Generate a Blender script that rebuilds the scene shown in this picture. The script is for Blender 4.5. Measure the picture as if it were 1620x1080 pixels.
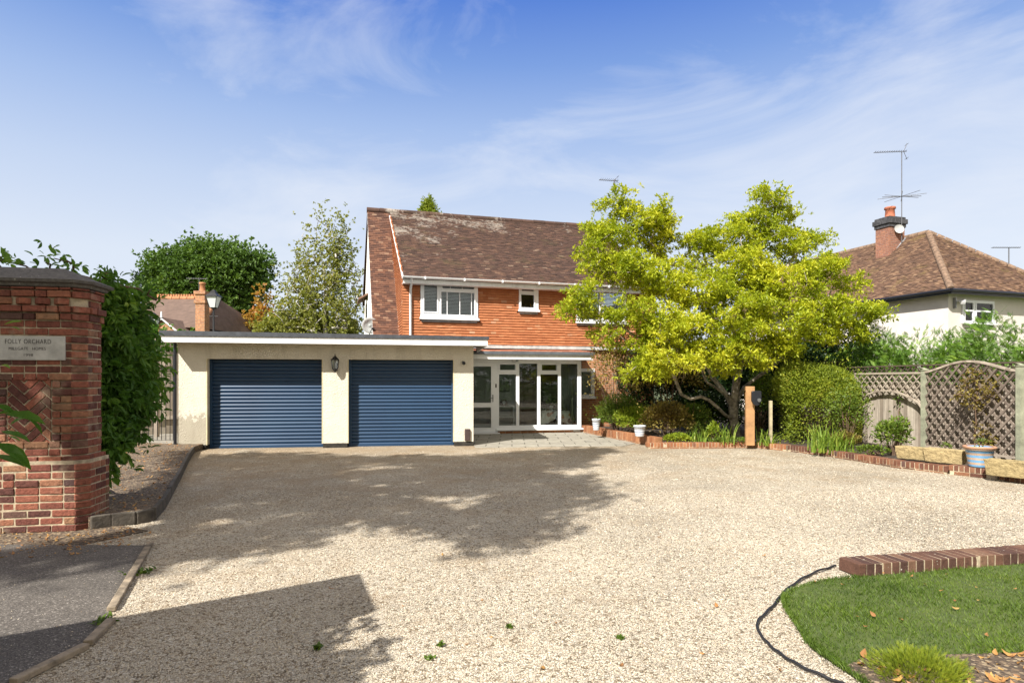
import bpy, math, random
import numpy as np
from mathutils import Vector

R = math.radians
random.seed(7)
rng = np.random.default_rng(7)
for _o in list(bpy.data.objects):
    bpy.data.objects.remove(_o)
SC = bpy.context.scene
COL = SC.collection

# ------------------------------------------------------------------ camera
FPX, CX, HY, EYE = 960.0, 810.0, 602.0, 1.55     # focal length in photo pixels, principal x, horizon row, eye height
cam_d = bpy.data.cameras.new('camera')
cam = bpy.data.objects.new('camera', cam_d)
COL.objects.link(cam)
cam.location = (0, 0, EYE)
cam.rotation_euler = (R(90), 0, 0)
cam_d.sensor_width = 36.0
cam_d.lens = 36.0 * FPX / 1620.0
cam_d.shift_y = (HY - 540.0) / 1620.0
cam_d.clip_start = 0.05
cam_d.clip_end = 3000
SC.camera = cam

# ------------------------------------------------------------------ sun and sky
TR = np.array([0.76, 1.11, -1.27])
TR = TR / np.linalg.norm(TR)                      # direction in which sunlight travels
SUN_EL = math.asin(-TR[2])
sun_d = bpy.data.lights.new('sun', 'SUN')
sun_d.energy = 5.0
sun_d.angle = R(0.55)
sun_d.color = (1.0, 0.955, 0.885)
sun = bpy.data.objects.new('sun', sun_d)
COL.objects.link(sun)
sun.rotation_euler = Vector(TR).to_track_quat('-Z', 'Y').to_euler()

W = bpy.data.worlds.new('World')
SC.world = W
W.use_nodes = True
wt = W.node_tree
for n in list(wt.nodes):
    wt.nodes.remove(n)


def nd(t, typ, **kw):
    n = t.nodes.new(typ)
    for k, v in kw.items():
        setattr(n, k, v)
    return n


def lk(t, a, b):
    t.links.new(a, b)


def ramp(t, stops, interp='LINEAR'):
    n = t.nodes.new('ShaderNodeValToRGB')
    cr = n.color_ramp
    cr.interpolation = interp
    while len(cr.elements) < len(stops):
        cr.elements.new(0.5)
    for e, (p, c) in zip(cr.elements, stops):
        e.position = p
        if not hasattr(c, '__len__'):
            c = (c, c, c)
        e.color = tuple(c) + (1.0,) if len(c) == 3 else c
    return n


sky = nd(wt, 'ShaderNodeTexSky', sky_type='NISHITA', sun_disc=False)
sky.sun_elevation = SUN_EL
sky.sun_rotation = math.atan2(-TR[0], -TR[1])
sky.altitude = 60
sky.air_density = 1.0
sky.dust_density = 0.7
sky.ozone_density = 2.2
bg = nd(wt, 'ShaderNodeBackground')
bg.inputs['Strength'].default_value = 0.10
outw = nd(wt, 'ShaderNodeOutputWorld')
tc = nd(wt, 'ShaderNodeTexCoord')
sep = nd(wt, 'ShaderNodeSeparateXYZ')
lk(wt, tc.outputs['Generated'], sep.inputs[0])
# clear sky tint that pales towards the horizon
grad = ramp(wt, [(0.0, (4.4, 4.6, 5.05)), (.18, (4.15, 4.5, 5.1)), (.29, (3.2, 3.8, 4.95)), (.38, (2.15, 2.95, 4.7)), (.46, (1.15, 2.0, 4.25)), (.54, (.48, 1.2, 3.85)), (.75, (.35, .85, 2.9)), (1.0, (.3, .75, 2.6))])
lk(wt, sep.outputs['Z'], grad.inputs[0])
mxa = nd(wt, 'ShaderNodeMix', data_type='RGBA'); mxa.inputs[0].default_value = .9
lk(wt, sky.outputs[0], mxa.inputs[6]); lk(wt, grad.outputs[0], mxa.inputs[7])


CR, CL = -18, (1.9, 2.1, .5)


def cirrus(rot, scale, loc, nscale, det, rough, dist):
    mp = nd(wt, 'ShaderNodeMapping')
    mp.inputs['Rotation'].default_value = (0, R(rot), 0); mp.inputs['Scale'].default_value = scale; mp.inputs['Location'].default_value = loc
    lk(wt, tc.outputs['Generated'], mp.inputs[0])
    n = nd(wt, 'ShaderNodeTexNoise'); n.inputs['Scale'].default_value = nscale; n.inputs['Detail'].default_value = det
    n.inputs['Roughness'].default_value = rough; n.inputs['Distortion'].default_value = dist
    lk(wt, mp.outputs[0], n.inputs['Vector'])
    return n.outputs['Fac']


c1 = cirrus(CR, (1.0, .8, 3.2), CL, 2.3, 10, .60, .7)
c2 = cirrus(0, (1, 1, 1.6), (2.1, 0, .4), 1.9, 3, .5, 0)
rt = nd(wt, 'ShaderNodeMapRange'); rt.inputs['From Min'].default_value = -0.35; rt.inputs['From Max'].default_value = 0.45
rt.inputs['To Min'].default_value = -.06; rt.inputs['To Max'].default_value = 0.10
lk(wt, sep.outputs['X'], rt.inputs['Value'])
c_a = nd(wt, 'ShaderNodeMath', operation='MULTIPLY_ADD'); c_a.inputs[1].default_value = 0.7
lk(wt, c2, c_a.inputs[0]); lk(wt, c1, c_a.inputs[2])
c_b = nd(wt, 'ShaderNodeMath', operation='ADD'); lk(wt, c_a.outputs[0], c_b.inputs[0]); lk(wt, rt.outputs[0], c_b.inputs[1])
# a broader veil of cirrus stands over the right hand roofs
vd = nd(wt, 'ShaderNodeVectorMath', operation='DISTANCE'); vm = nd(wt, 'ShaderNodeMapping'); vm.inputs['Scale'].default_value = (1, 1, 1.9); vm.inputs['Rotation'].default_value = (0, R(-16), 0)
lk(wt, tc.outputs['Generated'], vm.inputs[0]); lk(wt, vm.outputs[0], vd.inputs[0])
_a = R(-16); _d = (.298, .895, .328)
vd.inputs[1].default_value = (_d[0] * math.cos(_a) + _d[2] * 1.9 * math.sin(_a), _d[1], -_d[0] * math.sin(_a) + _d[2] * 1.9 * math.cos(_a))
vr = nd(wt, 'ShaderNodeMapRange'); vr.interpolation_type = 'SMOOTHSTEP'; vr.inputs['From Min'].default_value = .36; vr.inputs['From Max'].default_value = .0; vr.inputs['To Max'].default_value = .20
lk(wt, vd.outputs['Value'], vr.inputs['Value'])
c_c = nd(wt, 'ShaderNodeMath', operation='ADD'); lk(wt, c_b.outputs[0], c_c.inputs[0]); lk(wt, vr.outputs[0], c_c.inputs[1])
c_b = c_c
c_s = nd(wt, 'ShaderNodeMapRange'); c_s.inputs['From Min'].default_value = .84; c_s.inputs['From Max'].default_value = 1.22; c_s.inputs['To Max'].default_value = .72
lk(wt, c_b.outputs[0], c_s.inputs['Value'])
mxs = nd(wt, 'ShaderNodeMix', data_type='RGBA')
lk(wt, c_s.outputs[0], mxs.inputs[0]); lk(wt, mxa.outputs[2], mxs.inputs[6]); mxs.inputs[7].default_value = (4.9, 5.05, 5.35, 1)
# unseen warm white cloud added behind the camera and overhead to fill the shadows
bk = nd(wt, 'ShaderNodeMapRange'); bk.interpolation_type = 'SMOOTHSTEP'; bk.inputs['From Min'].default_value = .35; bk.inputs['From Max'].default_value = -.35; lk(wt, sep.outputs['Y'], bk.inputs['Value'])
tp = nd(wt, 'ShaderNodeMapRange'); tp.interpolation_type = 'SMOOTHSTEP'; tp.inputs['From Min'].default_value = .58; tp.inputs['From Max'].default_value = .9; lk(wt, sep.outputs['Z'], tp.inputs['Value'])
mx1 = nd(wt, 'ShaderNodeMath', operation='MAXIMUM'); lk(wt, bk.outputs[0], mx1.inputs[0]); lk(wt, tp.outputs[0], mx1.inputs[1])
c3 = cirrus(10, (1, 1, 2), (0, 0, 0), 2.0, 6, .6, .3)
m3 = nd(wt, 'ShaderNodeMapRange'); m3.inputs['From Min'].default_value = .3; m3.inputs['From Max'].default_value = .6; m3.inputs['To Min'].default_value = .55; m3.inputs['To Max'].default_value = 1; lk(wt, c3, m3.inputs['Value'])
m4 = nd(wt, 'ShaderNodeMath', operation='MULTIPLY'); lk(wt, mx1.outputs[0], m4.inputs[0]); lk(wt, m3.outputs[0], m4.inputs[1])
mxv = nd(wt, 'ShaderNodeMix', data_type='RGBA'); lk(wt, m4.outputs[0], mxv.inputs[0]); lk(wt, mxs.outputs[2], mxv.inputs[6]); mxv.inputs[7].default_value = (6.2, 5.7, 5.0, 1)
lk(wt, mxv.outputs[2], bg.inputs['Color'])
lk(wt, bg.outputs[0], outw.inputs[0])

SC.view_settings.view_transform = 'Standard'
SC.view_settings.look = 'None'
SC.view_settings.exposure = 0.88
SC.view_settings.gamma = 1.0
SC.render.engine = 'CYCLES'
SC.cycles.max_bounces = 7
SC.cycles.transparent_max_bounces = 12
SC.cycles.diffuse_bounces = 3
SC.cycles.caustics_reflective = False
SC.cycles.caustics_refractive = False
SC.cycles.use_denoising = True

# ------------------------------------------------------------------ object helpers


def thing(name, label, cat, loc=(0, 0, 0), yaw=0.0, group=None, kind=None):
    o = bpy.data.objects.new(name, None)
    o.empty_display_size = 0.2
    COL.objects.link(o)
    o.location = loc
    o.rotation_euler = (0, 0, yaw)
    return tag(o, label, cat, group, kind)


def tag(o, label=None, cat=None, group=None, kind=None):
    if label: o['label'] = label
    if cat: o['category'] = cat
    if group: o['group'] = group
    if kind: o['kind'] = kind
    return o


def link(name, me, mat, parent=None, loc=None):
    o = bpy.data.objects.new(name, me)
    COL.objects.link(o)
    if mat is not None:
        me.materials.append(mat)
    if parent is not None:
        o.parent = parent
    if loc is not None:
        o.location = loc
    return o


def np_mesh(name, V, Fc, mat, parent=None, rnd=None, smooth=False, loc=None):
    """V (n,3), Fc (m,k) faces, rnd (m,) face attribute"""
    V = np.asarray(V, dtype=np.float32); Fc = np.asarray(Fc, dtype=np.int32)
    me = bpy.data.meshes.new(name)
    m, k = Fc.shape
    me.vertices.add(len(V)); me.vertices.foreach_set('co', V.ravel())
    me.loops.add(m * k); me.loops.foreach_set('vertex_index', Fc.ravel())
    me.polygons.add(m)
    me.polygons.foreach_set('loop_start', np.arange(0, m * k, k, dtype=np.int32))
    me.polygons.foreach_set('loop_total', np.full(m, k, dtype=np.int32))
    me.polygons.foreach_set('use_smooth', np.full(m, smooth, dtype=bool))
    me.update(calc_edges=True)
    if rnd is not None:
        a = me.attributes.new('rnd', 'FLOAT', 'FACE')
        a.data.foreach_set('value', np.asarray(rnd, dtype=np.float32))
    me.validate()
    return link(name, me, mat, parent, loc)


class MB:
    def __init__(s):
        s.v = []; s.f = []; s.r = []; s.sm = []

    def add(s, vs, fs, rnd=None, smooth=False):
        b = len(s.v)
        s.v += [tuple(p) for p in vs]
        rr = random.random() if rnd is None else rnd
        for f in fs:
            s.f.append(tuple(b + i for i in f)); s.r.append(rr); s.sm.append(smooth)
        return s

    def box(s, x0, x1, y0, y1, z0, z1, rnd=None):
        if x0 > x1: x0, x1 = x1, x0
        if y0 > y1: y0, y1 = y1, y0
        if z0 > z1: z0, z1 = z1, z0
        vs = [(x0, y0, z0), (x1, y0, z0), (x1, y1, z0), (x0, y1, z0), (x0, y0, z1), (x1, y0, z1), (x1, y1, z1), (x0, y1, z1)]
        return s.add(vs, [(3, 2, 1, 0), (4, 5, 6, 7), (0, 1, 5, 4), (1, 2, 6, 5), (2, 3, 7, 6), (3, 0, 4, 7)], rnd)

    def prism(s, pts, off, rnd=None):
        """closed polygon pts (3d) swept by the vector off"""
        n = len(pts)
        q = [tuple(p) for p in pts] + [tuple(a + b for a, b in zip(p, off)) for p in pts]
        fs = [tuple(range(n))[::-1], tuple(range(n, 2 * n))] + [(i, (i + 1) % n, n + (i + 1) % n, n + i) for i in range(n)]
        return s.add(q, fs, rnd)

    def bar(s, a, b, w, h, up=(0, 0, 1), rnd=None):
        a = Vector(a); b = Vector(b); d = (b - a).normalized()
        upv = Vector(up)
        if abs(d.dot(upv)) > 0.98: upv = Vector((1, 0, 0))
        x = d.cross(upv).normalized(); z = x.cross(d).normalized()
        vs = []
        for p in (a, b):
            for (i, j) in ((-1, -1), (1, -1), (1, 1), (-1, 1)):
                vs.append(p + x * i * w / 2 + z * j * h / 2)
        return s.add(vs, [(3, 2, 1, 0), (4, 5, 6, 7), (0, 1, 5, 4), (1, 2, 6, 5), (2, 3, 7, 6), (3, 0, 4, 7)], rnd)

    def tube(s, pts, rad, n=8, rnd=None, caps=True, smooth=True):
        pts = [Vector(p) for p in pts]
        if not hasattr(rad, '__len__'): rad = [rad] * len(pts)
        vs = []; m = len(pts)
        t0 = (pts[1] - pts[0]).normalized()
        ref = Vector((0, 0, 1)) if abs(t0.z) < 0.9 else Vector((1, 0, 0))
        x = t0.cross(ref).normalized()
        for i in range(m):
            t = (pts[min(i + 1, m - 1)] - pts[max(i - 1, 0)]).normalized()
            x = (x - t * x.dot(t)).normalized(); y = t.cross(x)
            for k in range(n):
                a = 2 * math.pi * k / n
                vs.append(pts[i] + (x * math.cos(a) + y * math.sin(a)) * rad[i])
        fs = []
        for i in range(m - 1):
            for k in range(n):
                fs.append((i * n + k, i * n + (k + 1) % n, (i + 1) * n + (k + 1) % n, (i + 1) * n + k))
        s.add(vs, fs, rnd, smooth)
        if caps:
            s.add(vs[:n], [tuple(range(n))[::-1]], rnd); s.add(vs[-n:], [tuple(range(n))], rnd)
        return s

    def lathe(s, c, prof, n=24, rnd=None, smooth=True):
        vs = []; fs = []
        for (r, z) in prof:
            for k in range(n):
                a = 2 * math.pi * k / n
                vs.append((c[0] + r * math.cos(a), c[1] + r * math.sin(a), c[2] + z))
        for i in range(len(prof) - 1):
            for k in range(n):
                fs.append((i * n + k, i * n + (k + 1) % n, (i + 1) * n + (k + 1) % n, (i + 1) * n + k))
        return s.add(vs, fs, rnd, smooth)

    def build(s, name, mat, parent=None, loc=None, bevel=0.0):
        me = bpy.data.meshes.new(name)
        me.from_pydata(s.v, [], s.f)
        me.polygons.foreach_set('use_smooth', s.sm)
        a = me.attributes.new('rnd', 'FLOAT', 'FACE')
        a.data.foreach_set('value', s.r)
        me.update()
        o = link(name, me, mat, parent, loc)
        if bevel:
            m = o.modifiers.new('bevel', 'BEVEL'); m.width = bevel; m.segments = 2; m.limit_method = 'ANGLE'
        return o


class Frame:
    """a local frame on the ground: x along, y into depth, z up"""
    def __init__(s, ox, oy, yaw_deg, oz=0.0):
        s.o = (ox, oy); s.a = R(yaw_deg); s.c = math.cos(s.a); s.s = math.sin(s.a); s.oz = oz

    def loc(s):
        return (s.o[0], s.o[1], s.oz)

    def w(s, x, y, z=0):
        return (s.o[0] + x * s.c - y * s.s, s.o[1] + x * s.s + y * s.c, z + s.oz)

    def x_at(s, px, y=0.0):
        r = (px - CX) / FPX
        return (r * (s.o[1] + y * s.c) - s.o[0] + y * s.s) / (s.c - r * s.s)

    def z_at(s, py, x, y=0.0):
        d = s.o[1] + x * s.s + y * s.c
        return EYE - (py - HY) / FPX * d - s.oz


def at(px, py, d):
    return Vector(((px - CX) / FPX * d, d, EYE - (py - HY) / FPX * d))


def gnd(px, py, z=0.0):
    d = FPX * (EYE - z) / (py - HY)
    return Vector(((px - CX) / FPX * d, d, z))


def inst(TV, TF, pos, X, Y, Z, rnd=None):
    """template verts/faces placed N times; returns V, F, rnd-per-face"""
    TV = np.asarray(TV, float); TF = np.asarray(TF)
    N = len(pos); m = len(TV)
    V = pos[:, None, :] + TV[None, :, 0, None] * X[:, None, :] + TV[None, :, 1, None] * Y[:, None, :] + TV[None, :, 2, None] * Z[:, None, :]
    Fc = (TF[None, :, :] + (np.arange(N) * m)[:, None, None]).reshape(-1, TF.shape[1])
    if rnd is None: rnd = rng.random(N)
    return V.reshape(-1, 3), Fc, np.repeat(rnd, len(TF))


BOX_V = [(-.5, -.5, -.5), (.5, -.5, -.5), (.5, .5, -.5), (-.5, .5, -.5), (-.5, -.5, .5), (.5, -.5, .5), (.5, .5, .5), (-.5, .5, .5)]
BOX_F = [(3, 2, 1, 0), (4, 5, 6, 7), (0, 1, 5, 4), (1, 2, 6, 5), (2, 3, 7, 6), (3, 0, 4, 7)]
LEAF_V = [(0, 0, 0), (.5, .45, .12), (0, 1, -.05), (-.5, .45, .12)]
LEAF_F = [(0, 1, 2), (0, 2, 3)]
OVAL_V = [(0, 0, 0), (.33, .2, .06), (.5, .5, .1), (.3, .8, .03), (0, 1, -.12), (-.3, .8, .03), (-.5, .5, .1), (-.33, .2, .06), (0, .5, 0)]
OVAL_F = [(8, 0, 1), (8, 1, 2), (8, 2, 3), (8, 3, 4), (8, 4, 5), (8, 5, 6), (8, 6, 7), (8, 7, 0)]


def unit(a):
    return a / np.maximum(np.linalg.norm(a, axis=-1, keepdims=True), 1e-9)


def rand_dirs(n, g=None):
    return unit((g or rng).normal(size=(n, 3)))


def leaf_axes(d, L, Wd, up=0.5):
    """d: growth direction (n,3); gives X,Y,Z axes with a leaf normal leaning upwards"""
    n = len(d)
    nn = rand_dirs(n) + np.array([0, 0, up * 2.0])
    Y = unit(d)
    X = unit(np.cross(Y, nn)); Z = np.cross(X, Y)
    Ls = (L * rng.uniform(0.65, 1.25, n))[:, None]
    return X * Ls * (Wd / L), Y * Ls, Z * Ls


def bricks_obj(name, items, mat, parent, rnd=None, bevel=0.006):
    """items: list of (cx,cy,cz, sx,sy,sz, yaw)"""
    A = np.array(items, float)
    c = np.cos(A[:, 6]); s = np.sin(A[:, 6]); z = np.zeros_like(c)
    X = np.stack([c, s, z], 1) * A[:, 3:4]; Y = np.stack([-s, c, z], 1) * A[:, 4:5]; Z = np.stack([z, z, z + 1], 1) * A[:, 5:6]
    X = X + rng.normal(0, .004, X.shape) * A[:, 3:4]
    V, Fc, r = inst(BOX_V, BOX_F, A[:, :3], X, Y, Z, rnd)
    V = V + rng.normal(0, .0012, V.shape)
    o = np_mesh(name, V, Fc, mat, parent, r)
    if bevel:
        m = o.modifiers.new('bevel', 'BEVEL'); m.width = bevel; m.segments = 2
    return o


def tile_arr(P0, U, Vv, N, Wd, L, tw, g, th, inside=None, jit=1.0, cuts=(), gap=.975):
    """courses of small plain tiles on a plane; P0 lower left, U along, Vv upslope, N outward"""
    P0, U, Vv, N = [np.array(q, float) for q in (P0, U, Vv, N)]
    pos = []; 
    rows = int(L / g) + 1
    for j in range(rows):
        off = (j % 2) * tw / 2
        i = -1
        k = int(Wd / tw) + 2
        for i in range(-1, k):
            u = i * tw + off + tw / 2; v = j * g
            a = max(0.0, u - tw / 2); b = min(Wd, u + tw / 2)
            for (h0, h1, v0, v1) in cuts:
                if v + g > v0 and v < v1 and b > h0 and a < h1:
                    if a < h0: b = h0
                    elif b > h1: a = h1
                    else: b = a
            if b - a < tw * .12 or v > L - g * .3: continue
            if inside and not inside((a + b) / 2, v): continue
            pos.append(((a + b) / 2, v, b - a))
    A = np.array(pos); n = len(A)
    ln = g * 1.35
    du = rng.normal(0, .0015, n) * jit; dv = rng.normal(0, .0035, n) * jit; lift = np.abs(rng.normal(0, .0035, n)) * jit
    cen = P0 + (A[:, 0] + du)[:, None] * U + (A[:, 1] + ln / 2 + dv)[:, None] * Vv + (th * .6 + lift)[:, None] * N
    tilt = th * 0.8 / g
    yy = unit(Vv[None, :] - N[None, :] * (tilt + rng.normal(0, .012, n) * jit)[:, None] + U[None, :] * (rng.normal(0, .008, n) * jit)[:, None])
    xx = unit(np.cross(yy, N[None, :].repeat(n, 0)) + N[None, :] * (rng.normal(0, .012, n) * jit)[:, None])
    zz = np.cross(xx, yy)
    return inst(BOX_V, BOX_F, cen, xx * (A[:, 2] * gap)[:, None], yy * ln, zz * th)


def merge(parts):
    V = []; Fc = []; r = []; b = 0
    for (v, f, q) in parts:
        V.append(v); Fc.append(f + b); r.append(q); b += len(v)
    return np.concatenate(V), np.concatenate(Fc), np.concatenate(r)


def in_poly(x, y, P):
    x = np.asarray(x); y = np.asarray(y); ins = np.zeros(x.shape, bool)
    n = len(P); j = n - 1
    for i in range(n):
        xi, yi = P[i][0], P[i][1]; xj, yj = P[j][0], P[j][1]
        c = ((yi > y) != (yj > y)) & (x < (xj - xi) * (y - yi) / (yj - yi + 1e-12) + xi)
        ins ^= c; j = i
    return ins


def sheet(name, pts, z, mat, parent=None, thick=None, zf=None):
    """flat polygon at height z (fan triangulated by bmesh)"""
    mb = MB()
    P = [(p[0], p[1], z) for p in pts]
    if thick:
        area = sum(P[i][0] * P[(i + 1) % len(P)][1] - P[(i + 1) % len(P)][0] * P[i][1] for i in range(len(P)))
        if area < 0: P = P[::-1]
        P0 = [(p[0], p[1], z - thick) for p in P]
        mb.prism(P0, (0, 0, thick))
    else:
        mb.add(P, [tuple(range(len(P)))])
    return mb.build(name, mat, parent)
# ------------------------------------------------------------------ materials


def newmat(name):
    m = bpy.data.materials.new(name); m.use_nodes = True
    t = m.node_tree
    b = t.nodes['Principled BSDF']
    return m, t, b


def tex(t, scale, detail=4, rough=.55, kind='Object', vec=None, dist=0.0):
    n = nd(t, 'ShaderNodeTexNoise')
    n.inputs['Scale'].default_value = scale; n.inputs['Detail'].default_value = detail
    n.inputs['Roughness'].default_value = rough; n.inputs['Distortion'].default_value = dist
    if vec is None:
        c = nd(t, 'ShaderNodeTexCoord'); vec = c.outputs[kind]
    lk(t, vec, n.inputs['Vector'])
    return n


def mixc(t, fac, a, b, mode='MIX'):
    m = nd(t, 'ShaderNodeMix', data_type='RGBA', blend_type=mode)
    for sock, v in ((m.inputs[0], fac), (m.inputs[6], a), (m.inputs[7], b)):
        if hasattr(v, 'links') or hasattr(v, 'is_linked'): lk(t, v, sock)
        elif hasattr(v, '__len__'): sock.default_value = tuple(v) + (1,)
        else: sock.default_value = v
    return m.outputs[2]


def bump(t, b, h, strength=.5, dist=.01):
    n = nd(t, 'ShaderNodeBump'); n.inputs['Strength'].default_value = strength; n.inputs['Distance'].default_value = dist
    lk(t, h, n.inputs['Height']); lk(t, n.outputs[0], b.inputs['Normal'])
    return n


def plain(name, c, rough=.6, var=.12, scale=6, bmp=0.0, bscale=40, metal=0.0, spec=.5, streak=False):
    m, t, b = newmat(name)
    n = tex(t, scale, 6, .65)
    lo = tuple(max(0, x * (1 - var * 1.6)) for x in c); hi = tuple(min(1, x * (1 + var)) for x in c)
    rp = ramp(t, [(.3, lo), (.7, hi)])
    lk(t, n.outputs['Fac'], rp.inputs[0]); col = rp.outputs[0]
    lk(t, col, b.inputs['Base Color'])
    b.inputs['Roughness'].default_value = rough; b.inputs['Metallic'].default_value = metal
    b.inputs['Specular IOR Level'].default_value = spec
    if bmp:
        q = tex(t, bscale, 5, .6); bump(t, b, q.outputs['Fac'], bmp, .01)
    return m


def rndmat(name, stops, rough=.8, mott=.35, mscale=14, bmp=.4, bscale=60, bdist=.006, extra=None, spec=.3):
    """colour by the per-piece attribute, mottled by noise"""
    m, t, b = newmat(name)
    a = nd(t, 'ShaderNodeAttribute', attribute_name='rnd')
    rp = ramp(t, stops); lk(t, a.outputs['Fac'], rp.inputs[0])
    n = tex(t, mscale, 7, .7)
    g = ramp(t, [(.25, 1 - mott), (.75, 1 + mott * .4)])
    lk(t, n.outputs['Fac'], g.inputs[0])
    col = mixc(t, 1.0, rp.outputs[0], g.outputs[0], 'MULTIPLY')
    if extra: col = extra(t, col)
    lk(t, col, b.inputs['Base Color'])
    b.inputs['Roughness'].default_value = rough; b.inputs['Specular IOR Level'].default_value = spec
    if bmp:
        q = tex(t, bscale, 6, .65); bump(t, b, q.outputs['Fac'], bmp, bdist)
    return m


def leafmat(name, stops, trans=.45, clump=.9, rough=.5, tcol=1.25, spec=.35):
    """two sided leaf: per leaf colour, slow clump variation, light passing through"""
    m, t, b = newmat(name)
    a = nd(t, 'ShaderNodeAttribute', attribute_name='rnd')
    n = tex(t, clump, 3, .6)
    f = nd(t, 'ShaderNodeMath', operation='MULTIPLY_ADD'); f.inputs[1].default_value = .55
    s2 = nd(t, 'ShaderNodeMath', operation='MULTIPLY_ADD'); s2.inputs[1].default_value = 1.1; s2.inputs[2].default_value = -.33
    lk(t, n.outputs['Fac'], s2.inputs[0]); lk(t, a.outputs['Fac'], f.inputs[0]); lk(t, s2.outputs[0], f.inputs[2])
    rp = ramp(t, stops); lk(t, f.outputs[0], rp.inputs[0])
    lk(t, rp.outputs[0], b.inputs['Base Color'])
    b.inputs['Roughness'].default_value = rough
    b.inputs['Specular IOR Level'].default_value = spec
    tr = nd(t, 'ShaderNodeBsdfTranslucent')
    tcx = mixc(t, 1.0, rp.outputs[0], (tcol, tcol, tcol * .55), 'MULTIPLY')
    lk(t, tcx, tr.inputs['Color'])
    ms = nd(t, 'ShaderNodeMixShader'); ms.inputs[0].default_value = trans
    lk(t, b.outputs[0], ms.inputs[1]); lk(t, tr.outputs[0], ms.inputs[2])
    out = t.nodes['Material Output']; lk(t, ms.outputs[0], out.inputs['Surface'])
    return m


M = {}
RED = [(0, (.11, .045, .036)), (.2, (.19, .065, .046)), (.5, (.27, .09, .058)), (.75, (.34, .125, .075)), (.9, (.36, .19, .105)), (1, (.10, .055, .05))]


def grime(t, col):
    n = tex(t, 3.2, 6, .6)
    g = ramp(t, [(.56, 0.0), (.74, .55)]); lk(t, n.outputs['Fac'], g.inputs[0])
    c1 = mixc(t, g.outputs[0], col, (.42, .34, .24))
    n2 = tex(t, 1.7, 5, .6)
    g2 = ramp(t, [(.52, 0.0), (.7, .5)]); lk(t, n2.outputs['Fac'], g2.inputs[0])
    return mixc(t, g2.outputs[0], c1, (.07, .04, .03))


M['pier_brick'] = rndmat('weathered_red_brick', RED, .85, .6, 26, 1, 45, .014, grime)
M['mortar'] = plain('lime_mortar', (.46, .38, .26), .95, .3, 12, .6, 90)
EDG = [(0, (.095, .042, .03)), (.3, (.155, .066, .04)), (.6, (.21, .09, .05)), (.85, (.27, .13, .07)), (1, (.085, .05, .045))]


def splat(t, col):
    v = nd(t, 'ShaderNodeTexVoronoi'); v.inputs['Scale'].default_value = 26
    c = nd(t, 'ShaderNodeTexCoord'); lk(t, c.outputs['Object'], v.inputs['Vector'])
    g = ramp(t, [(.10, .8), (.17, 0.0)]); lk(t, v.outputs['Distance'], g.inputs[0])
    n = tex(t, 4, 2); g2 = ramp(t, [(.52, 0.0), (.6, 1.0)]); lk(t, n.outputs['Fac'], g2.inputs[0])
    f = nd(t, 'ShaderNodeMath', operation='MULTIPLY'); lk(t, g.outputs[0], f.inputs[0]); lk(t, g2.outputs[0], f.inputs[1])
    return mixc(t, f.outputs[0], col, (.6, .56, .48))


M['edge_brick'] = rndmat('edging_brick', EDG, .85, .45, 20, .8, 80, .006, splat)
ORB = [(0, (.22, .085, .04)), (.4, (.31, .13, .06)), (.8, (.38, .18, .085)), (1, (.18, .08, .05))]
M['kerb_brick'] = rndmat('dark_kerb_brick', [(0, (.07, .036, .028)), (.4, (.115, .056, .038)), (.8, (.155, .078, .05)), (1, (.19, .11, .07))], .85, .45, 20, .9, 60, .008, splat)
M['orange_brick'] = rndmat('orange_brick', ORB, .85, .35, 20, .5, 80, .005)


def lichen(t, col):
    n = tex(t, .62, 5, .62, dist=.4)
    n2 = tex(t, 9, 5, .7)
    c = nd(t, 'ShaderNodeTexCoord'); s = nd(t, 'ShaderNodeSeparateXYZ'); lk(t, c.outputs['Object'], s.inputs[0])
    gx = nd(t, 'ShaderNodeMapRange'); gx.inputs['From Min'].default_value = 0.0; gx.inputs['From Max'].default_value = 6.0
    gx.inputs['To Min'].default_value = .13; gx.inputs['To Max'].default_value = -.12; lk(t, s.outputs['X'], gx.inputs['Value'])
    gz = nd(t, 'ShaderNodeMapRange'); gz.inputs['From Min'].default_value = 4.6; gz.inputs['From Max'].default_value = 7.4
    gz.inputs['To Min'].default_value = -.12; gz.inputs['To Max'].default_value = .10; lk(t, s.outputs['Z'], gz.inputs['Value'])
    f = nd(t, 'ShaderNodeMath', operation='ADD'); lk(t, n.outputs['Fac'], f.inputs[0]); lk(t, gx.outputs[0], f.inputs[1])
    f1 = nd(t, 'ShaderNodeMath', operation='ADD'); lk(t, f.outputs[0], f1.inputs[0]); lk(t, gz.outputs[0], f1.inputs[1])
    f2 = nd(t, 'ShaderNodeMath', operation='MULTIPLY_ADD'); f2.inputs[1].default_value = .5; lk(t, n2.outputs['Fac'], f2.inputs[0]); lk(t, f1.outputs[0], f2.inputs[2])
    g = ramp(t, [(.91, 0.0), (1.08, .62)]); lk(t, f2.outputs[0], g.inputs[0])
    c1 = mixc(t, g.outputs[0], col, (.42, .38, .33))
    m = tex(t, 1.6, 5, .7); g3 = ramp(t, [(.55, 0.0), (.75, .5)]); lk(t, m.outputs['Fac'], g3.inputs[0])
    return mixc(t, g3.outputs[0], c1, (.10, .085, .035))


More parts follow.
